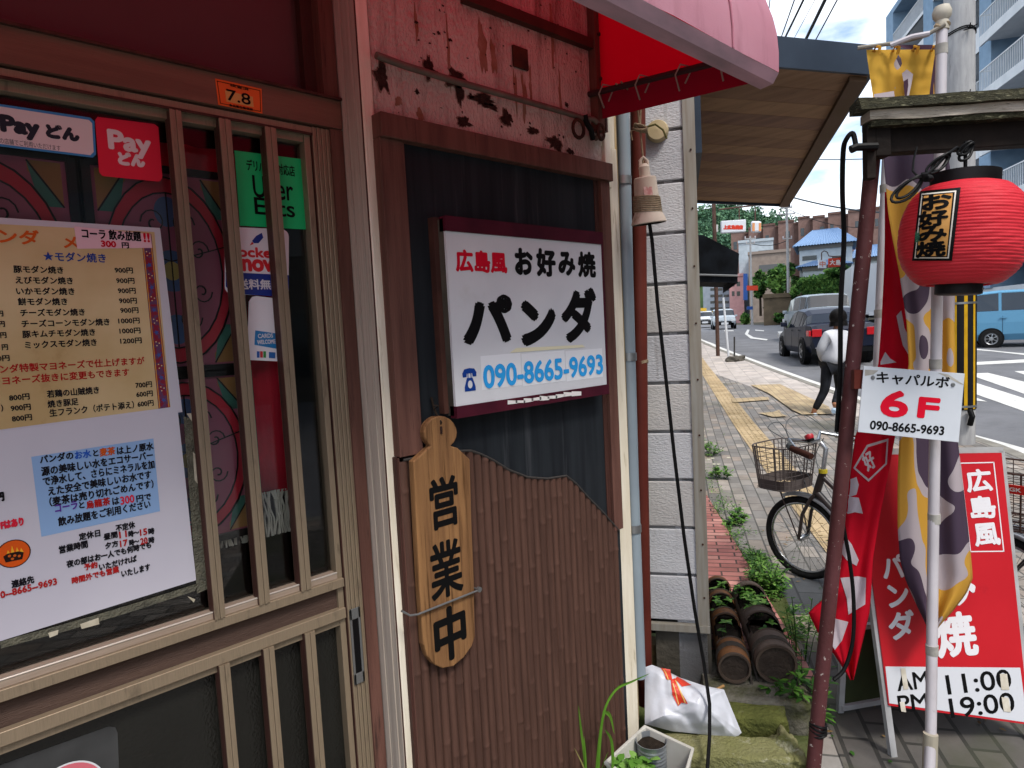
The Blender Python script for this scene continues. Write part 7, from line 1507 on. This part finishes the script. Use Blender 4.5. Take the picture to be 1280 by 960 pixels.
# ------------------------------------------------------------------ far street poles and signs
def spole(label, x, yb, yt, d, r, arms=(), m=CONC, cat='utility pole'):
    p = at(x, yb, d); t = thing('utility_pole', label, cat, tuple(p)); q_ = V(p.x, p.y, at(x, yt, d).z); b = MB(); b.tube([p, q_], [r, r*.7], 10, m); b.build('shaft', None, t, smooth=True)
    b = MB()
    for (y, hw) in arms: c = V(p.x, p.y, at(x, y, d).z); b.obox(c-h_cr*hw-h_cf*.05, h_cr*2*hw, h_cf*.1, Z*.1, m); [b.lathe([(.05, 0), (.06, .1), (.04, .2)], c+h_cr*hw*s+Z*.08, Z, 8, WPM) for s in (-.9, .9)]
    if arms: b.build('cross_arm', None, t)
    return t
spole('tall far utility pole rising past the brown hillside apartments', 986.5, 420, 250, 58, .13, ((262, .5), (270, .7), (300, .4)))
spole('far pole between the white building and the street trees', 940.5, 412, 296, 60, .11, ((300, .5), (306, .4)))
spole('slender grey pole beside the black stand cable', 1055, 412, 312, 46, .09, (), BRP, 'pole')
def bsign(label, pts, d, m, txt=None, tm=None, vert=False):
    P = [at(*p, d) for p in pts]; c = sum(P, V(0, 0, 0))/4; t = thing('street_sign', label, 'sign', tuple(c)); b = MB(); b.prism(P, CF*.12, m); b.build('board', None, t)
    if txt: b = MB(); fp = plane(c-CF*.01, CF); x0, y0 = pts[0]; x1, y1 = pts[2]; b.tpx(txt, fp, x0+1, x1-1, y0+1.5, y1-1.5, tm, .012, ux=CR, uy=CU, res=2); b.build('lettering', None, t)
RSG = mat('red_sign_face', '#b5402e', .5); 
bsign('red street sign with white lettering in front of the blue roofed house', [(1036, 323), (1052, 322), (1052, 333), (1036, 334)], 45, RSG, '大島', flat('#d0c8c4', .5)); bsign('small white street sign beside the red one on a curved bracket', [(1023.5, 325), (1033, 325), (1033, 335), (1023.5, 335)], 45, WS, '中', flat('#c27a6a', .5))
tag(MB().tube([at(x, y, 45.05) for x, y in ((1055, 322), (1045, 321), (1036, 320), (1034, 315), (1030, 313.5), (1027, 316), (1027, 325))], .035, 6, BRP).build('sign_bracket', None, None), 'curved bracket holding the small red and white street signs', 'bracket')
bsign('narrow blue vertical shop sign in front of the beige building', [(929.5, 342), (934.5, 342), (934.5, 375), (929.5, 375)], 70, mat('blue_sign_face', '#2a4a86', .5)); bsign('red box sign on the far pole by the street trees', [(934, 357), (947.5, 357), (947.5, 363), (934, 363)], 57, RSG)
bsign('small blue road sign near the far crossing', [(934, 383), (941, 383), (941, 387), (934, 387)], 57, mat('blue_sign_face', '#2a4a86', .5))
# ------------------------------------------------------------------ trees, hedge, hill
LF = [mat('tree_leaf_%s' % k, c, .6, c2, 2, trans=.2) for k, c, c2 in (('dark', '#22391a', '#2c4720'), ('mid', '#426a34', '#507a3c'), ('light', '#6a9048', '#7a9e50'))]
def crown(b, c, rx, ry, rz, n, size, seed, mats=LF, hollow=.35):
    q = random.Random(seed); cl = []
    for k in range(max(6, n//60)): d = V(q.gauss(0, 1), q.gauss(0, 1), q.gauss(0, 1)).normalized()*q.uniform(.3, .9); cl.append((d, q.uniform(.28, .5), q.choice((0, 0, 1, 1, 2))))
    for k in range(n):
        d, r, mi_ = q.choice(cl); o = d+V(q.gauss(0, 1), q.gauss(0, 1), q.gauss(0, 1)).normalized()*r*q.uniform(.5, 1.05)
        p = c+V(o.x*rx, o.y*ry, o.z*rz); a = V(q.gauss(0, 1), q.gauss(0, 1), q.gauss(0, .6)).normalized(); s_ = a.cross(V(q.gauss(0, 1), q.gauss(0, 1), q.gauss(0, 1))).normalized(); sz = size*q.uniform(.6, 1.3)
        b.add([p-a*sz, p+s_*sz*.5, p+a*sz, p-s_*sz*.5], [(0, 1, 2, 3)], mats[mi_ if q.random() < .75 else q.choice((0, 1, 2))])
def tree(label, x, y, d, rpx, hpx, n, seed, name='street_tree', ybase=None, cat='tree'):
    c = at(x, y, d); r = rpx*d/825; h = hpx*d/825; zb = at(x, ybase or y+hpx*1.8, d).z; t = thing(name, label, cat, (c.x, c.y, zb), 'trees along the far side of the street'); b = MB(); crown(b, c, r, r*.8, h, n, max(.06, d*.0042), seed); b.build('crown', None, t)
    b = MB(); BK_ = mat('bark', '#3b3128', .9, '#2c251e', 5); b.tube([V(c.x, c.y, zb), V(c.x, c.y, c.z-h*.4), V(c.x+r*.1, c.y, c.z+h*.3)], [r*.09+.05, r*.06+.04, .03], 8, BK_)
    for k in range(5): a = k*1.3; b.tube([V(c.x, c.y, c.z-h*.5), V(c.x+cos(a)*r*.6, c.y+sin(a)*r*.5, c.z+h*.3)], [.05, .02], 5, BK_)
    b.build('trunk', None, t); return t
tree('bright green street tree in front of the beige building', 950, 357, 64, 12, 15, 1600, 1, ybase=395); tree('broad darker street tree beside the tall far utility pole', 970, 350, 62, 15, 17, 2000, 2, ybase=395); tree('olive tree tops beside the blue roofed house, lowest of the far tree tops', 982, 338, 70, 12, 10, 900, 3, ybase=390)
tree('small shrub tree behind the retaining wall', 966, 380, 58, 9, 9, 700, 4, ybase=402); tree('round clipped garden tree right above the hedge', 1048, 342, 55, 18, 10, 1500, 5, ybase=372); tree('garden shrub at the end of the clipped hedge', 1052, 360, 53, 10, 14, 1200, 6, ybase=395); tree('pale green shrub under the tall far utility pole', 976, 398, 55, 9, 7, 600, 7, ybase=408); tree('potted greenery by the far shopfronts', 930, 398, 66, 7, 8, 500, 8, ybase=412); tree('thin shrub between utility pole and hedge', 994, 362, 54, 6, 14, 700, 9, ybase=395)
hg = thing('hedge', 'tall clipped green hedge below the blue roofed house', 'hedge', tuple(at(1022, 380, 55))); b = MB(); q = random.Random(4)
hA, hB = at(998, 379, 55), at(1051, 379, 55); hx = hB-hA; hx.z = 0; hn = V(-hx.y, hx.x, 0).normalized(); hn = hn if hn.dot(CF) > 0 else -hn
for k in range(5200):
    u = q.random(); ztop_ = (at(998, 352, 55).z*(1-u)+at(1051, 342, 55).z*u); v = q.random(); dp = q.choice((0, 0, 0, q.random())); p = hA+hx*u+hn*(dp*1.4+q.gauss(0, .06)); z = hA.z+(ztop_-hA.z)*v
    if dp > .1: z = ztop_+q.gauss(0, .08)
    p.z = z; a = V(q.gauss(0, 1), q.gauss(0, 1), q.gauss(0, 1.5)).normalized(); s_ = a.cross(V(q.gauss(0, 1), q.gauss(0, 1), q.gauss(0, 1))).normalized(); sz = q.uniform(.1, .24); b.add([p-a*sz, p+s_*sz*.5, p+a*sz, p-s_*sz*.5], [(0, 1, 2, 3)], LF[q.choice((1, 2, 2, 1))])
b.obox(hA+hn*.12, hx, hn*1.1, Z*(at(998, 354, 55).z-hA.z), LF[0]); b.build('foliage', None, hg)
LFH = [mat('hill_leaf_%s' % k, c, .8, c2, .3) for k, c, c2 in (('dark', '#3a5640', '#405d47'), ('mid', '#446450', '#4a6b54'), ('light', '#547656', '#5c7e5e'))]
# the wooded hill at the end of the street
RID = [(780, 300), (850, 280), (872, 264), (885, 258), (905, 257.5), (925, 260), (945, 268), (970, 275), (990, 281), (1020, 292), (1060, 296), (1110, 300), (1200, 318), (1300, 330)]
def rid(x): return interp(RID, x)[0]
HILLM = mat('hill_soil', '#2a3a1e', .95, '#354a26', .2)
b = MB()
def hillp(u, v): x = 780+520*u; yb = 404; y = yb+(rid(x)-yb)*v**.8; return at(x, y, 135+115*v)+Z*(2*noise.noise(V(u*12, v*5, 0)))
b.grid(hillp, 60, 14, HILLM); struct('hill', b, smooth=True)
b = MB(); q = random.Random(12)
for k in range(620):
    u = q.uniform(.12, .55); v = q.uniform(.25, 1.0); c = hillp(u, v); r = q.uniform(2.2, 4.4); crown(b, c+Z*r*.5, r, r, r*.95, 90, .55, k, LFH)
tag(b.build('forest', None, None), 'dense dark green woodland covering the far hill', 'woodland', None, 'stuff')
# ------------------------------------------------------------------ overhead wires
def wire(label, a, c, r=.012, sag=.4, m=BLACK):
    P = [a.lerp(c, k/14)-Z*sag*sin(pi*k/14) for k in range(15)]; o = MB().tube(P, r, 5, m).build('power_line', None, None); return tag(o, label, 'wire', 'overhead power lines')
WD = mat('wire_black', '#1b1d20', .6)
for k, (x0, x1, x2, r) in enumerate(((992, 0, 971, .016), (1003, 0, 974, .028), (1017, 0, 985, .008), (1030, 0, 1001, .045), (1045, 0, 1013, .018), (962, 0, 956, .012))):
    ppx = at(x0, 0, 16); d_ = at(x2, 58, 20)-ppx; wire(['leftmost thin overhead wire above the awning edge', 'dark double overhead wire above the slate fascia', 'faint thin overhead wire between the two dark ones', 'thickest overhead cable bundle above the slate fascia', 'loose wavy overhead wire right of the cable bundle', 'short wire just clearing the awning corner'][k], ppx-d_*.8, ppx+d_*4, r, .1, WD)
wire('long wire sagging from the canopy end across the sky to the maroon pole', at(965, 240, 40), at(1140, 268, 40), .05, .3, mat('wire_grey', '#5d666c', .6)); wire('faint wire crossing the sky above the brown apartments', at(1000, 199, 40), at(1140, 195, 40), .03, .1, mat('wire_grey', '#5d666c', .6)); wire('wire dropping from the tall far pole to the houses', at(986, 262, 58), at(1100, 285, 50), .03, .5, WD); wire('wire from the far pole over the street trees', at(940, 305, 60), at(986, 300, 58), .03, .3, WD)

for o in bpy.data.objects:
    if '_o' in o: del o['_o']
    for c_ in ('label',):
        if o.parent is not None and c_ in o: pass
